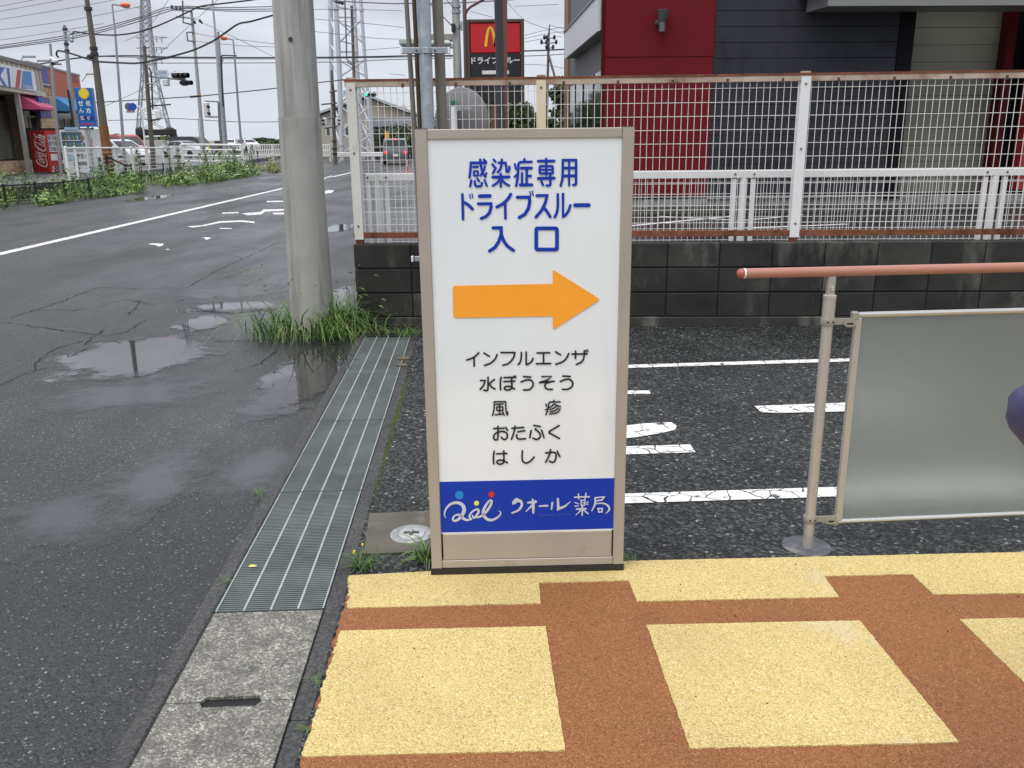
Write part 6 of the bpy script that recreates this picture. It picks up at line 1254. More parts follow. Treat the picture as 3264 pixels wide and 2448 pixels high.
# ---- railings
def railing(name, label, pts, tops, r, rails, m, posts=True, base=None, cap=True, cat='railing', post_r=None):
    t = thing(name, label, cat, base or (pts[0].x, pts[0].y, pts[0].z)); o = V(t.location)
    for b, h in zip(pts, tops):
        q = MB(); q.tube([b - o + V((0, 0, -.05)), b - o + V((0, 0, h))], post_r or r * 1.25, 10)
        if cap: q.ball(b - o + V((0, 0, h)), (r * 1.7, r * 1.7, r * 1.3), 8, 4)
        q.build('post', m, t)
    for fz in rails:
        q = MB(); q.tube([b - o + V((0, 0, h * fz)) for b, h in zip(pts, tops)], r if fz > .9 else r * .25, 8); q.build('rail', m, t)
    return t
bp1 = [P(x, 470, Y) for x, Y in ((207, 31.5), (237, 32.5), (312, 34.5), (363, 36.0), (417, 37.8), (467, 39.4), (517, 41), (545, 42))]; zr = PZ
railing('tube_railing', 'white tubular railing with thin rails in front of the white vending machine', [V((p.x, p.y, zr)) for p in bp1], [p.z - zr for p in bp1], .035, (.985, .84, .70, .56, .42, .28, .14), WHITE)
bp2 = [P(577, 459, 50.0), P(770, 461, 50.5)]; railing('pipe_railing', 'white four-rail pipe railing in front of the silver car', [V((p.x, p.y, .1)) for p in bp2], [p.z - .1 for p in bp2], .06, (.98,), WHITE, cap=False, post_r=.085)
rl = bpy.data.objects[[o.name for o in bpy.data.objects if o.name.startswith('pipe_railing')][-1]]
for y in (478, 497, 515): q = MB(); q.tube([P(578, y - 1, 50.0) - V(rl.location), P(770, y, 50.5) - V(rl.location)], .055, 8); q.build('rail', WHITE, rl)
for x in (385, 426): 
    t = thing('hoop_barrier', 'white hoop barrier with a red notice plate behind the railing' if x == 385 else 'plain white hoop barrier behind the railing, by the white car nose', 'barrier', V((P(x, 520, 40.5).x, 40.5, PZ))); o = V(t.location); p0, p1, p2 = P(x - 8, 525, 40.5) - o, P(x, 492, 40.5) - o, P(x + 13, 525, 40.5) - o
    q = MB(); q.tube([(p0.x, 0, 0), (p0.x, 0, p1.z * .85), (p0.x + .06, 0, p1.z), (p2.x - .06, 0, p1.z), (p2.x, 0, p1.z * .85), (p2.x, 0, 0)], .03, 8); q.build('hoop', WHITE, t)
    if x == 385: q = MB(); q.box2((p0.x + .04, -.02, p1.z * .2), (p2.x - .04, 0, p1.z * .8)); q.build('plate', WHITE, t, smooth=False); q = MB(); q.box2((p0.x + .08, -.026, p1.z * .45), (p2.x - .08, -.021, p1.z * .7)); q.build('notice', mat('faded_red_notice', (.6, .28, .28), .5), t, smooth=False)
BLKF = mat('black_fence_paint', (.018, .017, .016), .6)
def blackfence(label, pts, h):
    pts = [V((p.x, p.y, 0)) for p in pts]; t = thing('black_fence', label, 'fence', pts[0]); o = V(t.location)
    for p in pts: q = MB(); q.box2(tuple(p - o + V((-.025, -.025, -.02))), tuple(p - o + V((.025, .025, h + .05)))); q.build('post', BLKF, t, smooth=False)
    for a, b in zip(pts, pts[1:]):
        q = MB(); q.tube([a - o + V((0, 0, h)), b - o + V((0, 0, h))], .022, 6); n = max(3, int((b - a).length / .12))
        q.tube([a - o + V((0, 0, .12)), b - o + V((0, 0, .12))], .012, 5)
        for k in range(1, n): p = a.lerp(b, k / n) - o; q.tube([p + V((0, 0, .12)), p + V((0, 0, h))], .006, 4, cap=False)
        q.build('mesh_panel', BLKF, t)
blackfence('low black mesh fence along the kerb in the weeds at the left edge', [G(x, y + 38, PZ) for x, y in ((-60, 590), (15, 585), (115, 578), (207, 571), (285, 560))], .24 + PZ)
blackfence('low black mesh fence behind the weeds under the white railing', [G(x, y, .05) for x, y in ((405, 570), (423, 568), (476, 566), (524, 564), (545, 563), (590, 562))], .62)
t = thing('leaning_fence_panel', 'black framed mesh panel sloping down beside the white vending machine', 'fence panel', V((P(345, 560, 33).x, 33, PZ))); o = V(t.location)
q = MB(); q.tube([P(337, 492, 33) - o, V((P(346, 555, 33) - o))], .055, 4); q.build('post', BLKF, t, smooth=False); q = MB(); q.tube([P(338, 498, 33) - o, P(405, 530, 33.6) - o], .035, 4); q.build('sloping_rail', BLKF, t, smooth=False); q = MB()
for k in range(1, 12): a = P(338, 498, 33).lerp(P(405, 530, 33.6), k / 12) - o; q.tube([a, (a.x + .04, a.y, .05)], .006, 4, cap=False)
q.build('mesh_panel', BLKF, t)
# ================================================================ weeds along the road
WEED = [mat('weed_green', (.10, .20, .04), .55, var=.45, scale=2.5, world=True), mat('weed_light', (.19, .29, .06), .55, var=.4, scale=2.5, world=True), mat('weed_dark', (.05, .10, .025), .6, var=.4, scale=2.5, world=True), mat('weed_dry', (.24, .20, .09), .7, var=.3, scale=3, world=True), mat('weed_flower', (.75, .77, .62), .6)]
def weeds(name, quad, n, h, leaf, mix, seed, dryend=0.0, flowers=0.0):
    rg = random.Random(seed); b = MB(); A_, B2, C2, D2 = quad
    cl = [(rg.random(), rg.random(), rg.choice([.25, .4, .6, .8, 1.0, 1.3]), rg.random()) for _ in range(34)]
    for i in range(n):
        cu, cv, ch, ck = rg.choice(cl); u = min(1, max(0, cu + rg.gauss(0, .03))); v = min(1, max(0, cv + rg.gauss(0, .14)))
        p = A_.lerp(B2, u).lerp(D2.lerp(C2, u), v); hh = h * ch * (.35 + .65 * math.sin(PI * min(1, max(0.02, v)) ** .8) ** .5)
        if rg.random() < .5:                           # grass blade
            b.cur = 3 if rg.random() < .15 + dryend * (u > .8) else rg.choice([0, 1, 0]); blade(b, p, hh * rg.uniform(.4, 1.0), abs(rg.gauss(.2, .2)), rg.uniform(0, 6.3), leaf * .35, rg.uniform(.2, 1.2))
        else:
            z = hh * rg.random() ** .7; b.cur = (0, 1, 2)[int(ck * 3)] if rg.random() < .7 else rg.choice([0, 1, 2]); 
            if dryend and u > .82 and rg.random() < .6: b.cur = 3
            c = p + V((rg.gauss(0, .05), rg.gauss(0, .05), z + .01)); n_ = V((rg.gauss(0, .6), rg.gauss(0, .6), 1)).normalized(); uu = n_.orthogonal().normalized(); uu.rotate(Matrix.Rotation(rg.uniform(0, 6.3), 3, n_)); vv = n_.cross(uu); s = leaf * rg.uniform(.6, 1.5)
            b.poly([c - uu * s, c + vv * s * .4, c + uu * s, c - vv * s * .4])
        if flowers and rg.random() < flowers: b.cur = 4; c = p + V((rg.gauss(0, .05), rg.gauss(0, .05), hh + .03)); b.poly([c + V((-.035, 0, -.01)), c + V((0, -.035, .01)), c + V((.035, 0, .03)), c + V((0, .02, .035))])
    return stuff(b.build(name, WEED, smooth=False))
weeds('roadside_weeds', (G(-120, 690), G(470, 612), G(440, 575), G(-120, 640)), 11000, .62, .052, 0, 21)
weeds('roadside_weeds', (G(560, 600), G(893, 548), G(860, 532), G(500, 575)), 8000, .85, .06, 0, 22, .5, .05)
weeds('roadside_weeds', (G(300, 590), G(560, 600), G(520, 570), G(330, 565)), 1800, .5, .06, 0, 23)
def tallweed(px, py, h, n, label, Y=None, m=0, w=.24):
    p0 = G(px, py); rg = random.Random(px); r = thing('tall_weed', label, 'weed', p0); b = MB(); b.cur = 0; b.tube([(0, 0, 0), (rg.gauss(0, .05), 0, h * .5), (rg.gauss(0, .08), 0, h * .97)], [.014, .01, .004], 5); b.build('stem', mat('weed_stem', (.1, .12, .04), .7), r, smooth=False); b = MB()
    for i in range(n):
        z = h * (.12 + .88 * rg.random()); a = rg.uniform(0, 6.3); rr = w * (1.1 - z / h * .75) * rg.uniform(.3, 1.1); c = V((math.cos(a) * rr, math.sin(a) * rr, z + .05)); d = V((math.cos(a), math.sin(a), rg.uniform(-.3, .5))).normalized(); sd_ = d.cross(V((0, 0, 1))).normalized(); s = rg.uniform(.05, .1)
        b.cur = m if rg.random() < .6 else rg.choice([0, 1, 2]); b.poly([c - d * s, c + sd_ * s * .3, c + d * s, c - sd_ * s * .3])
    b.build('leaves', WEED, r, smooth=False)
tallweed(92, 640, .75, 160, 'bushy weed alone at the left edge below the brick base'); tallweed(255, 590, .95, 240, 'dark tall weed in front of the white vending machine', m=2); tallweed(330, 610, 1.05, 330, 'broad tall weed beside the sloping black fence panel'); tallweed(450, 612, 1.35, 360, 'tall bright weed near the end of the tube railing', m=1)
tallweed(545, 585, 1.75, 330, 'highest weed stalk standing before the silver car', m=0); tallweed(578, 585, 1.3, 330, 'second tall weed just right of the highest stalk', m=1); tallweed(660, 580, 1.35, 260, 'slim tall weed at the middle of the pipe railing', m=2); tallweed(752, 560, 1.3, 380, 'round weed clump at the right post of the pipe railing', m=1); tallweed(810, 555, 1.4, 380, 'last tall weed clump before the thick utility pole', m=1)
# ================================================================ cars
TYRE, RIM = RUBBER, mat('alloy_rim', (.45, .45, .46), .35, .7); CGLASS = mat('car_glass', (.02, .023, .026), .05, spec=.8); LAMP = mat('lamp_clear', (.7, .72, .75), .1); TAIL = mat('tail_red', (.5, .015, .015), .25, emit=.0); TAILON = mat('tail_lit', (.9, .03, .02), .3, emit=1.6); PLATE = mat('plate_white', (.75, .75, .72), .5)
def car(name, label, loc, rz, outline, W_, paint, belt, roof, wins, screen, rear, wheels, wr=.31, lit=False, cat='car', grp=None):
    r = thing(name, label, cat, loc, rz, grp); H_ = max(z for x, z in outline)
    def hw(z): return W_ / 2 * (1 - .16 * max(0, (z - belt) / max(.1, H_ - belt)) - .05 * max(0, (.45 - z) / .3))
    n = len(outline); q = MB(); vs = []
    for sg in (-1, 1):
        for x, z in outline: vs.append((x, sg * hw(z), z))
    cxm = [V((sum(x for x, z in outline) / n, sg * W_ / 2 * .97, belt * .8)) for sg in (-1, 1)]
    q.add(vs, [(i, (i + 1) % n, (i + 1) % n + n, i + n) for i in range(n)] + [tuple(range(n))[::-1], tuple(range(n, 2 * n))]); q.build('body', paint, r)
    for sg in (-1, 1):
        for w in wins: q = MB(); q.poly([(x, sg * (hw(z) + .006), z) for x, z in (w if sg < 0 else w[::-1])]); q.build('side_window', CGLASS, r, smooth=False)
        for x in wheels:
            c = V((x, sg * (W_ / 2 - .1), wr)); q = MB(); q.lathe([(wr * .6, -.1), (wr, -.09), (wr, .09), (wr * .62, .105)], c, 20, axis=(0, sg, 0)); w = q.build('wheel', TYRE, r)
            q = MB(); q.lathe([(wr * .62, .085), (wr * .5, .09), (wr * .15, .1), (0, .1)], c, 12, axis=(0, sg, 0)); q.build('rim', RIM, w)
    for nm, (x0, z0, x1, z1), s in (('windscreen', screen, 1), ('rear_window', rear, -1)):
        d = V((x1 - x0, 0, z1 - z0)); nrm = V((-d.z, 0, d.x)).normalized() if s < 0 else V((d.z, 0, -d.x)).normalized()
        if nrm.x * s < 0: nrm = -nrm
        q = MB(); a, b = hw(z0) - .1, hw(z1) - .1; q.poly([V((x0, -a, z0)) + nrm * .012, V((x0, a, z0)) + nrm * .012, V((x1, b, z1)) + nrm * .012, V((x1, -b, z1)) + nrm * .012]); q.build(nm, CGLASS, r, smooth=False)
    xf = max(x for x, z in outline); xr_ = min(x for x, z in outline)
    for sg in (-1, 1):
        q = MB(); q.cbox((xf - .28, sg * (W_ / 2 - .42), .62), (xf - .02 + .01, sg * (W_ / 2 - .06), .76), .03); q.build('headlight', LAMP, r)
        q = MB(); q.cbox((xr_ - .02, sg * (W_ / 2 - .30), .70), (xr_ + .12, sg * (W_ / 2 - .08), .84), .03); q.build('tail_light', TAILON if lit else TAIL, r)
        q = MB(); q.cbox((screen[0] - .25, sg * (W_ / 2 + .02), belt), (screen[0] - .1, sg * (W_ / 2 + .18), belt + .14), .03); q.build('mirror', paint, r)
    q = MB(); q.box2((xf + .005, -.42, .42), (xf + .02, .42, .58)); q.build('grille', BLACK, r, smooth=False)
    q = MB(); q.box2((xf + .021, -.17, .36), (xf + .03, .17, .5)); q.box2((xr_ - .03, -.17, .5), (xr_ - .015, .17, .66)); q.build('number_plate', PLATE, r, smooth=False)
    return r
SILV = mat('silver_paint', (.56, .58, .60), .25, .45, var=.02, coat=.5); CBLK = mat('black_car_paint', (.014, .014, .017), .2, coat=.6); CWHT = mat('white_car_paint', (.76, .77, .78), .25, coat=.4, var=.02); CRED = mat('red_car_paint', (.42, .035, .025), .3, coat=.4, var=.03); CGRY = mat('grey_car_paint', (.24, .245, .26), .28, .4, coat=.5, var=.02)
SED = [(-2.3, .32), (-2.34, .7), (-2.22, .98), (-1.75, 1.03), (-1.0, 1.37), (-.2, 1.45), (.4, 1.40), (1.15, 1.0), (2.0, .86), (2.27, .68), (2.32, .4), (2.2, .2), (-2.2, .2)]
sw = [[(-1.05, 1.04), (-.25, 1.04), (-.2, 1.37), (-.78, 1.33)], [(-.18, 1.04), (.85, 1.01), (.35, 1.33), (-.13, 1.37)]]
c = P(588, 496, 80); car('parked_car', 'silver saloon car facing right behind the pipe railing', (c.x, 80, .30), math.radians(-22), SED, 1.78, SILV, 1.0, 1.45, sw, (1.1, 1.02, .45, 1.38), (-1.7, 1.05, -1.05, 1.35), (-1.42, 1.4))
BOX = [(-2.1, .35), (-2.15, .8), (-2.1, 1.15), (-1.95, 1.78), (-1.6, 1.86), (.5, 1.86), (.85, 1.76), (1.3, 1.2), (2.0, 1.08), (2.2, .8), (2.2, .4), (2.05, .25), (-2.0, .25)]
bw = [[(-1.95, 1.18), (-1.1, 1.18), (-1.1, 1.68), (-1.85, 1.68)], [(-1.0, 1.18), (0, 1.18), (0, 1.7), (-1.0, 1.7)], [(.08, 1.18), (1.15, 1.18), (.8, 1.66), (.08, 1.7)]]
c = P(618, 490, 86); car('parked_car', 'black boxy off-road car parked behind the silver saloon', (c.x, 86, .28), math.radians(-16), BOX, 1.8, CBLK, 1.15, 1.86, bw, (1.27, 1.24, .9, 1.72), (-2.08, 1.2, -1.96, 1.7), (-1.35, 1.35), .36)
VAN = [(-2.2, .35), (-2.25, .9), (-2.2, 1.2), (-2.0, 1.85), (-1.7, 1.93), (.7, 1.9), (1.1, 1.78), (1.75, 1.12), (2.1, .95), (2.2, .7), (2.2, .4), (2.05, .22), (-2.05, .22)]
vw_ = [[(-2.0, 1.2), (-1.0, 1.2), (-1.0, 1.72), (-1.85, 1.72)], [(-.9, 1.2), (.25, 1.2), (.25, 1.74), (-.9, 1.74)], [(.35, 1.2), (1.5, 1.14), (1.02, 1.7), (.35, 1.74)]]
c = P(402, 498, 66); car('parked_car', 'red van with a roof rack parked behind the white car, left', (c.x - .2, 66, PZ), math.radians(-38), VAN, 1.7, CRED, 1.15, 1.93, vw_, (1.72, 1.16, 1.14, 1.74), (-2.2, 1.22, -2.02, 1.8), (-1.35, 1.4))
WAG = [(-2.1, .33), (-2.15, .75), (-2.05, 1.02), (-1.8, 1.42), (-1.4, 1.5), (.2, 1.5), (.55, 1.42), (1.25, 1.0), (1.9, .86), (2.12, .65), (2.12, .38), (2.0, .2), (-2.0, .2)]
gw = [[(-1.9, 1.04), (-1.0, 1.04), (-1.0, 1.4), (-1.65, 1.38)], [(-.92, 1.04), (0, 1.04), (0, 1.42), (-.92, 1.42)], [(.08, 1.04), (1.0, 1.01), (.55, 1.36), (.08, 1.42)]]
c = P(385, 508, 52); car('parked_car', 'white hatchback with its nose behind the tube railing, before the red van', (c.x - .2, 52, PZ), math.radians(-28), WAG, 1.68, CWHT, 1.0, 1.5, gw, (1.2, 1.03, .6, 1.39), (-2.04, 1.06, -1.82, 1.4), (-1.3, 1.35))
CUB = [(-1.95, .35), (-1.98, .8), (-1.95, 1.1), (-1.88, 1.55), (-1.75, 1.66), (.3, 1.68), (.75, 1.58), (1.15, 1.08), (1.75, .98), (1.93, .75), (1.93, .4), (1.8, .22), (-1.85, .22)]
cw = [[(-1.75, 1.1), (-.8, 1.1), (-.8, 1.54), (-1.68, 1.54)], [(-.7, 1.1), (.15, 1.1), (.15, 1.55), (-.7, 1.55)], [(.22, 1.1), (1.0, 1.08), (.66, 1.52), (.22, 1.55)]]
c = P(1262, 512, 62); gv = car('waiting_car', 'grey boxy hatchback seen from behind with its brake lights lit', (c.x, 62, 0.02), math.radians(97), CUB, 1.70, CGRY, 1.05, 1.68, cw, (1.12, 1.1, .78, 1.55), (-1.97, 1.12, -1.87, 1.56), (-1.25, 1.25), .30, True)
q = MB(); q.box2((-1.90, -.12, 1.60), (-1.86, .12, 1.64)); q.build('high_brake_light', TAILON, gv, smooth=False)
for i, (px, lab) in enumerate(((735, 'tiny distant white car left of the orange lamp pole'), (748, 'tiny distant white car nearer to the lamp pole foot'))):
    c = P(px, 478, 118); car('distant_car', lab, (c.x, 118 + i * 6, c.z - .1 if c.z > 0 else 0), math.radians(-80 + 30 * i), WAG, 1.68, CWHT, 1.0, 1.5, gw, (1.2, 1.03, .6, 1.39), (-2.04, 1.06, -1.82, 1.4), (-1.3, 1.35), grp='distant white cars')
# ================================================================ far structures
TWH = mat('tower_white', (.50, .52, .56), .5, var=.04, scale=.5); TWG = mat('tower_grey', (.33, .34, .37), .6)
tw = thing('transmission_tower', 'white tubular power line tower behind the block wall fence post', 'tower', P(1120, 500, 75)); tw.location.z = 0; two = V(tw.location)
legs = [((1053, -40, 15), (1056, 219, 14), (1066, 492, 14)), ((1068, -40, 15), (1082, 230, 16), (1090, 492, 16)), ((1126, -40, 12), (1140, 230, 12), (1160, 492, 12)), ((1147, -40, 11), (1166, 230, 11), (1188, 492, 11))]
LG = []
for k, l in enumerate(legs):
    Y = 75 + (4 if k in (0, 2) else 0); pts, rad = pole_pts(list(l), Y); d = (pts[0] - pts[1]) / (pts[0] - pts[1]).z; pts.insert(0, pts[0] + d * 14); rad.insert(0, rad[0]); to_ground(pts, rad); LG.append((pts, Y)); q = MB(); q.tube([p - two for p in pts], rad, 14); q.build('leg', TWH, tw)
    for y in (25 + k * 2, 460): p = P(l[0][0] + (l[2][0] - l[0][0]) * (y + 40) / 532, y, Y) - two; q = MB(); q.tube([p + V((0, 0, -.12)), p + V((0, 0, .12))], rad[1] * 1.35, 14); q.build('flange', TWH, tw)
def legx(k, y): l = legs[k]; return P(l[0][0] + (l[1][0] - l[0][0]) * (y + 40) / 260 if y < 225 else l[1][0] + (l[2][0] - l[1][0]) * (y - 225) / 265, y, LG[k][1]) - two
for a, b, ys in ((1, 3, ((60, 140), (140, 60), (190, 245), (245, 190), (245, 320), (330, 250), (340, 420), (420, 340), (425, 490), (490, 430))), (0, 1, ((60, 140), (145, 185), (190, 250), (330, 400), (400, 470))), (2, 3, ((70, 140), (180, 250), (250, 330), (330, 400), (395, 470))), (1, 2, ((55, 55), (165, 165), (330, 330)))):
    for y0, y1 in ys: q = MB(); q.tube([legx(a, y0), legx(b, y1)], .075, 6); q.build('brace', TWH, tw)
lt = thing('lattice_tower', 'far grey lattice power line tower on the left skyline', 'tower', P(492, 430, 130)); lt.location.z = 0; lto = V(lt.location)
lg = [[(449, -60), (447, 100), (449, 240), (434, 425)], [(464, -60), (478, 100), (494, 240), (538, 425)], [(452, -60), (455, 100), (457, 240), (446, 425)], [(472, -60), (484, 100), (502, 240), (548, 425)]]
def lx(k, y):
    l = lg[k]
    for a, b in zip(l, l[1:]):
        if y <= b[1]: return P(a[0] + (b[0] - a[0]) * (y - a[1]) / (b[1] - a[1]), y, 130 + (3 if k > 1 else 0)) - lto
    return P(*l[-1], 130) - lto
for k in range(4):
    pts = [lx(k, y) for y in (-60, 100, 240, 425)]; d = (pts[0] - pts[1]); pts.insert(0, pts[0] + d * .8); d = (pts[-1] - pts[-2]); pts.append(pts[-1] + d * (pts[-1].z / max(.1, -d.z))); q = MB(); q.tube(pts, .11, 6); q.build('leg', TWG, lt)
ys = [-60, -30, -8, 12, 30, 48, 66, 84, 102, 122, 142, 165, 190, 220, 260, 310, 365, 425]
for a, b in ((0, 1), (2, 3), (0, 2), (1, 3)):
    for y0, y1 in zip(ys, ys[1:]):
        q = MB(); q.tube([lx(a, y0), lx(b, y1)], .055, 4); q.tube([lx(b, y0), lx(a, y1)], .055, 4)
        if (a, b) in ((0, 1),): q.tube([lx(a, y1), lx(b, y1)], .055, 4)
        q.build('brace', TWG, lt, smooth=False)
for y, xa, xb in ((20, 430, 482), (58, 433, 486), (116, 432, 534), (150, 434, 536), (184, 436, 538)):
    p, e = P(465, y, 130) - lto, [P(xa, y + 3, 130) - lto, P(xb, y + 3, 130) - lto]
    for w in e: q = MB(); q.tube([p, w], .07, 5); q.tube([p + V((0, 0, -.6)), w], .05, 4); q.build('cross_arm', TWG, lt, smooth=False)
    if xb > 500:
        for x in (498, 514): q = MB(); t_ = P(x, y + 2, 130) - lto; q.tube([t_, t_ + V((0, 0, -.75))], .07, 6); q.build('insulator_string', TWG, lt)
dg = thing('steel_gantry', 'dark rusty girder gantry on stub pillars under the lattice tower', 'gantry', (P(497, 450, 92).x, 92, 0)); dgo = V(dg.location); DRK = mat('sooty_steel', (.022, .019, .018), .8, var=.3)
a, b = P(438, 413, 92) - dgo, P(558, 431, 92) - dgo; q = MB(); q.cbox((a.x, -.6, b.z), (b.x, .6, a.z), .05); q.build('girder', DRK, dg)
for x0, x1 in ((440, 454), (545, 557)): a, b = P(x0, 425, 92) - dgo, P(x1, 425, 92) - dgo; q = MB(); q.cbox((a.x, -.5, 0), (b.x, .5, a.z), .05); q.build('pillar', DRK, dg)
for x in (447, 541): q = MB(); q.ball(P(x, 413, 92) - dgo, (.5, .5, .25), 10, 5); q.build('bearing', DRK, dg)
def wallbox(name, label, cat, x0, y0, x1, y1, Y, m, depth=3, z0=0.0):
    a, b = P(x0, y0, Y), P(x1, y1, Y); c = V(((a.x + b.x) / 2, Y + depth / 2, 0)); t = thing(name, label, cat, c); q = MB(); q.cbox((a.x - c.x, -depth / 2, z0), (b.x - c.x, depth / 2, a.z), .02); q.build('wall', m, t, smooth=False); return t
wallbox('cream_wall', 'cream block wall behind the black off-road car', 'wall', 660, 448, 684, 480, 95, mat('cream_render', (.55, .52, .42), .8)); wallbox('green_hoarding', 'dark green sheet hoarding right of the cream wall', 'hoarding', 684, 449, 722, 480, 93, mat('green_sheet', (.03, .05, .035), .6, var=.2), .3)
wallbox('low_grey_building', 'low grey far building behind the lamp pole foot', 'building', 745, 452, 785, 478, 140, mat('slate_far', (.12, .13, .14), .7), 8)
wallbox('concrete_parapet', 'pale concrete parapet behind the white hatchback', 'wall', 440, 447, 560, 470, 88, mat('parapet_pale', (.4, .4, .38), .8, var=.1), .3)
# far woods: one mass
fw_ = MB(); rg = random.Random(8)
for (x0, x1, yt, Y) in ((768, 915, 441, 170), (400, 440, 432, 150), (330, 420, 430, 140), (490, 540, 434, 150), (700, 790, 452, 180), (560, 700, 448, 190), (640, 900, 452, 210), (1010, 1060, 440, 150)):
    for i in range(int((x1 - x0) * 16)):
        x = rg.uniform(x0, x1); f = .5 + .5 * math.sin(x * .09 + x0) * math.sin(x * .031); top = P(x, yt + 10 * (1 - f) + rg.uniform(0, 3), Y); z = rg.uniform(0, 1) ** .6 * top.z; c = V((top.x, Y + rg.gauss(0, 3), max(.1, z))); s = rg.uniform(.25, .6); n_ = V((rg.gauss(0, 1), rg.gauss(-.5, 1), rg.gauss(.3, 1))).normalized(); u = n_.orthogonal().normalized(); v = n_.cross(u)
        fw_.cur = rg.choice([0, 0, 1]); fw_.poly([c - u * s, c + v * s * .7, c + u * s, c - v * s * .7])
stuff(fw_.build('far_woods', [LEAF, LEAF2], smooth=False))
# slatted white barriers
def slat_barrier(label, x0, x1, yt, yb, Y):
    a, b = P(x0, yt, Y), P(x1, yb, Y); t = thing('slatted_barrier', label, 'barrier', V((a.x, Y, 0))); o = V(t.location); w = b.x - a.x; zt5, zb5 = a.z, max(.05, b.z); q = MB()
    for z in (zt5 - .03, (zt5 + zb5) / 2, zb5 + .06): q = MB(); q.box2((0, -.03, z - .035), (w, .03, z + .035)); q.build('rail', WHITE, t, smooth=False)
    n = max(4, int(w / .14)); q = MB()
    for k in range(n + 1): x = w * k / n; q.box2((x - .03, -.025, zb5), (x + .03, -.031 + .0, zt5))
    stuff(q.build('slats', WHITE, t, smooth=False))
    for k in range(int(w / 1.9) + 2): x = min(w, k * 1.9); q = MB(); q.box2((x - .05, .031, 0), (x + .05, .12, zt5)); q.build('post', WHITE, t, smooth=False)
slat_barrier('long white slatted barrier beyond the weeds, left of the utility pole', 790, 925, 460, 495, 72.0); slat_barrier('short white slatted barrier just right of the utility pole', 1005, 1052, 460, 497, 71.0)
gr_ = thing('guard_rail', 'white corrugated guard rail at the foot of the white tower', 'guard rail', V((P(1074, 498, 68).x, 68, 0))); go_ = V(gr_.location); w = P(1224, 498, 68).x - go_.x; zt6 = P(1100, 486, 68).z
for z in (zt6 - .06, zt6 - .17, zt6 - .28): q = MB(); q.tube([(0, 0, z), (w, 0, z)], .06, 8); q.build('corrugation', WHITE, gr_)
q = MB(); q.box2((0, .02, zt6 - .34), (w, .05, zt6)); q.build('beam_web', WHITE, gr_, smooth=False)
for k in range(3): x = w * (.05 + .45 * k); q = MB(); q.tube([(x, .1, 0), (x, .1, zt6)], .06, 8); q.build('post', WHITE, gr_)
# beige house, carport
hb = thing('beige_house', 'beige gabled house with a pale tiled roof behind the white tower', 'house', V((P(1200, 460, 92).x, 92, 0))); ho = V(hb.location)
def hp_(x, y, dy=0.0): p = P(x, y, 92) - ho; return V((p.x, dy, p.z))
BEI = mat('beige_render', (.44, .39, .33), .8, var=.05, scale=.6); RF = mat('pale_tiles', (.42, .43, .43), .6, var=.15, scale=2)
gl_ = [hp_(1012, 372), hp_(1170, 312), hp_(1352, 380)]; q = MB(); q.prism([V((gl_[0].x, 0, 0)), V((gl_[2].x, 0, 0)), gl_[2], gl_[1], gl_[0]], (0, 10, 0)); q.build('walls', BEI, hb, smooth=False)
for a, b in ((gl_[1] + V((0, -.6, .12)), gl_[2] + V((.9, -.6, -.15))), (gl_[0] + V((-.9, -.6, -.15)), gl_[1] + V((0, -.6, .12)))): q = MB(); q.prism([a, b, b + V((0, 0, .22)), a + V((0, 0, .22))], (0, 11.5, 0)); q.build('roof_slope', RF, hb, smooth=False)
q = MB(); a = hp_(1345, 372); q.box2((a.x, .5, 0), (a.x + 9, 9, a.z - .4)); q.build('side_wing', BEI, hb, smooth=False); q = MB(); b = hp_(1480, 332); q.prism([(a.x - .3, -.3, a.z - .5), (a.x - 2.5, 5, b.z + .1), (a.x + 9.4, 5, b.z + .1), (a.x + 9.4, -.3, a.z - .5)], (0, 0, .2)); q.build('wing_roof', RF, hb, smooth=False)
for x0, x1, y0, y1 in ((1100, 1120, 400, 430), (1040, 1052, 405, 432)): a, b = hp_(x0, y0), hp_(x1, y1); q = MB(); q.box2((a.x, -.05, b.z), (b.x, .02, a.z)); w_ = q.build('window', mat('far_window', (.1, .11, .11), .2), hb, smooth=False); q = MB(); q.box2((a.x - .08, -.03, b.z - .08), (b.x + .08, .03, a.z + .08)); q.build('frame', WHITE, w_, smooth=False)
gb = wallbox('flat_roofed_house', 'grey flat-roofed house glimpsed right of the thick utility pole', 'house', 1004, 366, 1060, 460, 100, mat('grey_render', (.42, .42, .38), .8, var=.1), 8); q = MB(); a, b = P(1000, 364, 100) - V(gb.location), P(1064, 372, 100) - V(gb.location); q.box2((a.x, -4.3, b.z), (b.x, 4.3, a.z)); q.build('roof', mat('grey_flat_roof', (.25, .26, .27), .6), gb, smooth=False); q = MB(); a, b = P(1008, 384, 100) - V(gb.location), P(1040, 398, 100) - V(gb.location); q.box2((a.x, -4.1, b.z), (b.x, -3.95, a.z)); q.build('window', MATS['far_window'], gb, smooth=False)
cp = thing('carport', 'grey carport with a deep fascia beam over dark parked things', 'carport', V((P(1300, 470, 80).x, 80, 0))); co = V(cp.location)
a, b = P(1180, 374, 80) - co, P(1420, 402, 80) - co; q = MB(); q.cbox((a.x, 0, b.z), (b.x, 5, a.z), .03); q.build('fascia_beam', mat('carport_grey', (.36, .37, .40), .5), cp)
for x in (1185, 1213, 1238, 1300, 1400): a, c_ = P(x, 402, 80) - co, P(x + 4, 402, 80) - co; q = MB(); q.box2((a.x, .1, 0), (c_.x, .25, a.z)); q.build('post', mat('carport_post', (.5, .5, .5), .5), cp, smooth=False)
a, b = P(1180, 412, 80) - co, P(1400, 416, 80) - co; q = MB(); q.box2((a.x, .3, b.z), (b.x, .4, a.z)); q.build('cross_rail', MATS['carport_post'], cp, smooth=False)
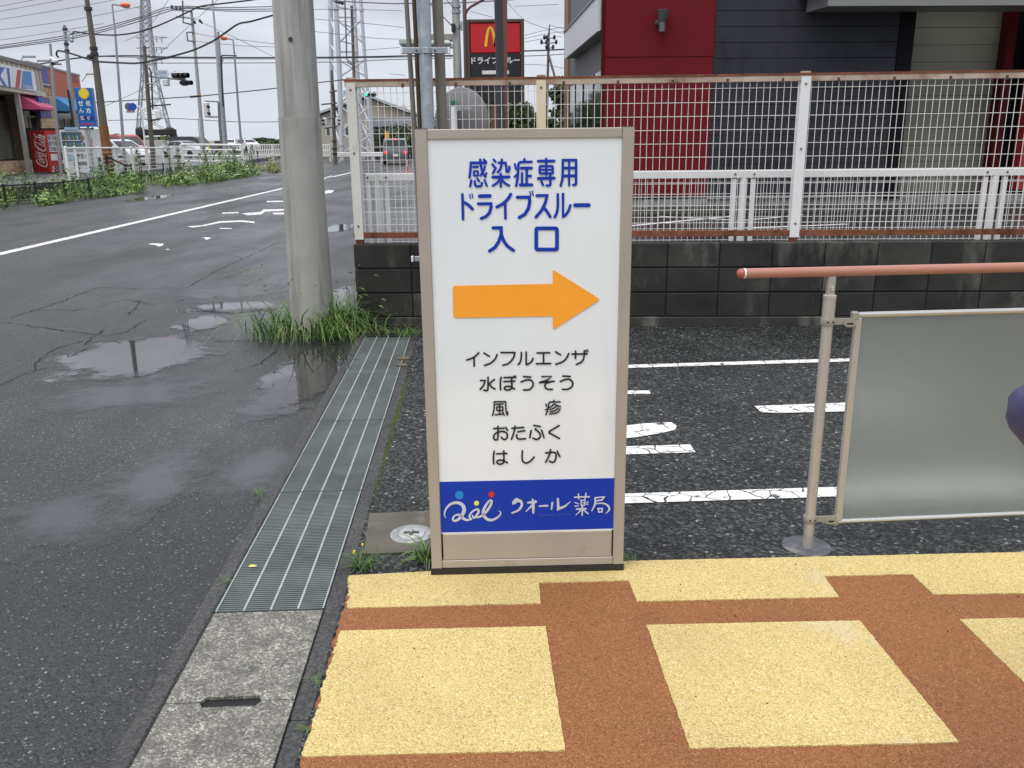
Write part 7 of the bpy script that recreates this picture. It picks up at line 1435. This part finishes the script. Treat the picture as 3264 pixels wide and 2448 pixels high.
a, b = P(1180, 400, 85) - co, P(1420, 470, 85) - co; q = MB(); q.box2((a.x, 4.8, 0), (b.x, 5, a.z)); q.build('back_panel', mat('carport_shade', (.04, .035, .03), .8), cp, smooth=False)
for k, (x0, x1, c) in enumerate(((1190, 1210, (.16, .05, .035)), (1228, 1262, (.12, .045, .03)), (1268, 1300, (.10, .11, .14)), (1305, 1330, (.03, .04, .11)))): a, b = P(x0, 404, 83) - co, P(x1, 412, 83) - co; q = MB(); q.box2((a.x, 3.0, b.z), (b.x, 3.4, a.z)); q.build('stored_box', mat('stored_%s' % ('rust', 'brown', 'slate', 'navy')[k], c, .7), cp, smooth=False)
tree('dark hedge under the carport behind the grey hatchback', 1255, 416, 475, 150, 78, LEAF, 1500, .16, name='hedge', cat='hedge', trunk=False, seed=9); tree('dark hedge portion right of the grey hatchback', 1330, 418, 480, 80, 76, LEAF2, 900, .16, name='hedge', cat='hedge', trunk=False, seed=10)
bn = thing('yellow_banner', 'upright yellow banner board left above the grey hatchback', 'banner', V((P(1233, 450, 70).x, 70, 0))); o = V(bn.location); a, b = P(1226, 420, 70) - o, P(1241, 446, 70) - o; q = MB(); q.cbox((a.x, -.05, b.z), (b.x, .05, a.z), .01); q.build('board', mat('banner_yellow', (.75, .42, .02), .5), bn); q = MB(); q.tube([(0, 0, 0), (0, 0, b.z)], .03, 6); q.build('post', GALV, bn)
yb = thing('yellow_marker', 'small yellow upright marker in front of the black car nose', 'marker', V((P(665, 478, 58).x, 58, .1))); o = V(yb.location); a, b = P(661, 460, 58) - o, P(668, 476, 58) - o; q = MB(); q.box2((a.x, -.02, b.z), (b.x, .02, a.z)); q.build('plate', mat('marker_yellow', (.75, .68, .03), .5), yb, smooth=False); q = MB(); q.tube([(0, 0, -.1), (0, 0, b.z)], .02, 6); q.build('stem', GALV, yb)
dl = thing('delineator_post', 'orange and white striped rubber post on the street behind the fence', 'delineator', G(1299, 548)); dY = dl.location.y; hD = P(1298, 512, dY).z; q = MB(); q.lathe([(.12, 0), (.1, .03), (.04, .05), (.04, hD), (.03, hD + .03), (0, hD + .03)], n=14); q.build('post', mat('delineator_orange', (.62, .10, .03), .5), dl)
for f in (.55, .75, .93): q = MB(); q.lathe([(.042, hD * f), (.042, hD * f + hD * .08)], n=14); q.build('white_band', WHITE, dl)
for x, y, lab in ((830, 478, 'red and white striped barrier board in the distance beside the slatted barrier'),):
    t = thing('striped_barrier', lab, 'barrier', V((P(x, y, 64).x, 64, 0))); o = V(t.location)
    for k in range(6): a, b = P(792 + k * 5, 482, 64) - o, P(797 + k * 5, 487, 64) - o; q = MB(); q.box2((a.x, -.02, b.z), (b.x, .02, a.z)); q.build('stripe', CRED if k % 2 else WHITE, t, smooth=False)
    for x2 in (793, 820): a = P(x2, 487, 64) - o; q = MB(); q.tube([(a.x, .04, 0), (a.x, .04, a.z + .15)], .03, 6); q.build('leg', BLKF, t)
# poles by the white tower
t, o = upole('short grey pole with pedestrian signals and cable clutter, right of the utility pole', [(1056.5, 224, 7), (1061, 330, 10), (1068, 500, 13)], 66.5, WOODP, z=0.0)
q = MB(); q.tube([P(x, y, 66.3) - o for x, y in ((1062, 270), (1066, 300), (1069, 360), (1066, 400))], .05, 6); q.build('cable', BLACK, t)
for y, xa, xb in ((291, 1050, 1074), (330, 1024, 1074), (375, 1045, 1082), (405, 1036, 1074)): q = MB(); q.tube([P(xa, y + 3, 66.4) - o, P(xb, y - 2, 66.4) - o], .06, 6); q.build('side_arm', MATS['bracket_grey'], t)
for y in (450, 474, 490): q = MB(); p = P(1063 + (y - 400) * .045, y, 66.5) - o; q.tube([p + V((0, 0, -.05)), p + V((0, 0, .05))], .2, 12); q.build('band', MATS['dark_bolt'], t)
t, o = upole('brown pole with step arms in front of the white tower', [(1120.5, 18, 8), (1128, 230, 10), (1140, 480, 12)], 70.0, WOODP, z=0.0)
for y, xa in ((30, 1072), (88, 1098), (140, 1086), (209, 1104)): q = MB(); q.tube([P(1121 + y * .03, y, 69.8) - o, P(xa + 10, y - 6, 69.8) - o, P(xa, y - 12, 69.8) - o], .05, 6); q.build('cross_arm', GALV, t)
q = MB(); q.tube([P(x, y, 69.7) - o for x, y in ((1099, 0), (1101, 60), (1104, 130), (1105, 188), (1126, 208))], .06, 6); q.build('riser_pipe', MATS['bracket_grey'], t)
for x, y in ((1072, 4), (1082, 7), (1091, 10)): q = MB(); q.ball(P(x, y, 69.7) - o, (.13, .13, .14), 8, 5); q.build('insulator', BLACK, t)
# ================================================================ overhead cables
def cable(label, pts, Y, wpx, name='overhead_cable', group=None, m=None, Y2=None):
    n = len(pts); q = MB(); ps = []
    for i in range(n - 1):
        for k in range(4):
            t_ = k / 4; j0, j3 = max(0, i - 1), min(n - 1, i + 2)
            f = lambda c: .5 * (2 * pts[i][c] + (pts[i + 1][c] - pts[j0][c]) * t_ + (2 * pts[j0][c] - 5 * pts[i][c] + 4 * pts[i + 1][c] - pts[j3][c]) * t_ ** 2 + (3 * pts[i][c] - pts[j0][c] - 3 * pts[i + 1][c] + pts[j3][c]) * t_ ** 3)
            ps.append((f(0), f(1)))
    ps.append(pts[-1]); yy = lambda i: Y + ((Y2 or Y) - Y) * i / max(1, len(ps) - 1)
    W_ = [P(x, y, yy(i)) for i, (x, y) in enumerate(ps)]; q.tube(W_, [wpx * DEP(p) / F / 2 for p in W_], 5); return tag(q.build(name, m or CABL, smooth=True), label, 'cable', group)
CABL = mat('cable_black', (.03, .03, .033), .6); CABG = mat('cable_grey', (.12, .122, .13), .6)
cable('thick black cable sagging from the grey pole up past the lattice tower', [(235, 107), (233, 103), (240, 101), (282, 107), (330, 111), (380, 111), (450, 100), (520, 75), (600, 38), (640, 20), (720, 10), (800, 0), (890, -14)], 39.5, 5, Y2=30)
cable('thickest black cable sweeping up from the thin pale pole to the big utility pole', [(186, 182), (180, 175), (182, 165), (190, 162), (230, 172), (300, 194), (340, 198), (400, 201), (440, 201), (500, 190), (560, 176), (620, 158), (680, 130), (720, 103), (760, 76), (800, 68), (875, 47)], 37.0, 6, Y2=28)
cable('long level dark cable bundle across the sky behind every pole', [(95, 208), (160, 199), (230, 187), (330, 179), (440, 178), (500, 181), (640, 183), (900, 184), (1000, 183), (1170, 181), (1300, 178), (1450, 177)], 55, 4.5)
cable('second level cable just below the dark bundle', [(330, 180), (480, 184), (640, 187), (900, 188), (1010, 187), (1170, 184), (1300, 182), (1450, 181)], 56, 2.2, m=CABG)
cable('level grey wire a little lower than the cable bundle', [(440, 201), (640, 201), (900, 200), (1010, 198), (1110, 197), (1240, 190), (1440, 186)], 56, 2.6, m=CABG)
c_ = cable('rising grey cable with a black joint and orange marker, low in the sky', [(110, 340), (230, 331), (400, 321), (610, 308), (700, 300), (882, 281), (1000, 265), (1115, 252)], 57, 3.6, m=CABG)
for nm, x0, y0, x1, y1, m, w in (('joint_sleeve', 607, 309, 641, 305.5, BLACK, 6.5), ('orange_marker', 642, 305.5, 650, 304.5, mat('marker_orange', (.7, .3, .03), .5), 5)): q = MB(); q.tube([P(x0, y0, 56.9), P(x1, y1, 56.9)], w * 57 / F / 2, 8); o = q.build(nm, m, c_)
cable('thin low grey wire dipping near the horizon', [(345, 384), (480, 380), (560, 378), (640, 382), (720, 387), (800, 389), (890, 388)], 62, 2.2, m=CABG)
for i, p in enumerate(([(0, 145), (199, 115), (330, 86), (450, 53), (548, 21), (720, 24), (890, 20)], [(0, 151), (200, 122), (330, 94), (450, 58), (562, 25), (720, 30), (890, 28)], [(0, 155), (200, 128), (330, 100), (450, 66), (575, 28), (720, 35), (890, 35)])):
    cable(('upper', 'middle', 'lowest')[i] + ' of three parallel wires climbing from the left edge to the bracketed pole', p, 59.5, 3.0, group='three parallel climbing wires', m=CABG)
for p in ([(0, 20), (105, 0), (160, -12)], [(0, 36), (200, 0), (260, -12)], [(0, 62), (150, 38), (300, 12), (380, -4)], [(0, 95), (180, 72), (330, 45), (450, 20)], [(0, 128), (160, 104), (330, 75)], [(400, 130), (470, 90), (540, -5)], [(500, 180), (600, 85), (700, -5)], [(650, 75), (760, 125), (880, 185)], [(620, 105), (690, 118), (880, 140)], [(330, 340), (420, 300), (560, 226)], [(610, 130), (760, 145), (890, 150)], [(1000, 30), (1120, 30), (1280, 34)], [(1000, 60), (1170, 75), (1290, 88)], [(1000, 100), (1200, 122), (1290, 124)], [(1160, 160), (1290, 150)], [(1240, 235), (1290, 240)], [(1672, 113), (1740, 96), (1800, 86)], [(1672, 123), (1740, 108), (1800, 100)], [(1672, 134), (1740, 122), (1790, 116)], [(1617, 6), (1672, 64), (1760, 96), (1800, 108)], [(1500, 36), (1570, 55)], [(1672, 205), (1740, 208), (1800, 218)], [(1750, 80), (1800, 92)], [(1640, 20), (1780, 14)]):
    k_ = 0 if p[-1][0] < 900 else 1 if p[0][0] < 1290 else 2
    cable(('hair-thin grey wire in the sky left of the big utility pole', 'hair-thin grey wire passing the white tower', 'hair-thin grey wire near the drive-through sign and far pole')[k_], p, 64, 1.5, group=('thin wires over the street', 'thin wires at the white tower', 'thin wires by the drive-through sign')[k_], m=CABG)
cable('thick dark cable from the sign edge to the far leaning-stay pole', [(1660, 163), (1745, 160), (1800, 157)], 45.5, 4.5); cable('thinner cable just beneath the thick one at the far leaning-stay pole', [(1660, 179), (1745, 176), (1800, 172)], 45.5, 2.6, m=CABG)
cable('short grey cable bundle running right from the top of the white tower', [(1060, 3), (1150, 7), (1240, 11), (1290, 11), (1480, 8), (1640, -2)], 69, 4.0, m=mat('cable_pale', (.2, .2, .22), .6))
cable('dark service cable slanting to the box on the pale utility pole', [(1370, 12), (1400, 40), (1440, 82)], 21.8, 3.0); cable('second slanting service cable above the junction box', [(1424, 0), (1440, 18), (1452, 34)], 21.8, 2.2)
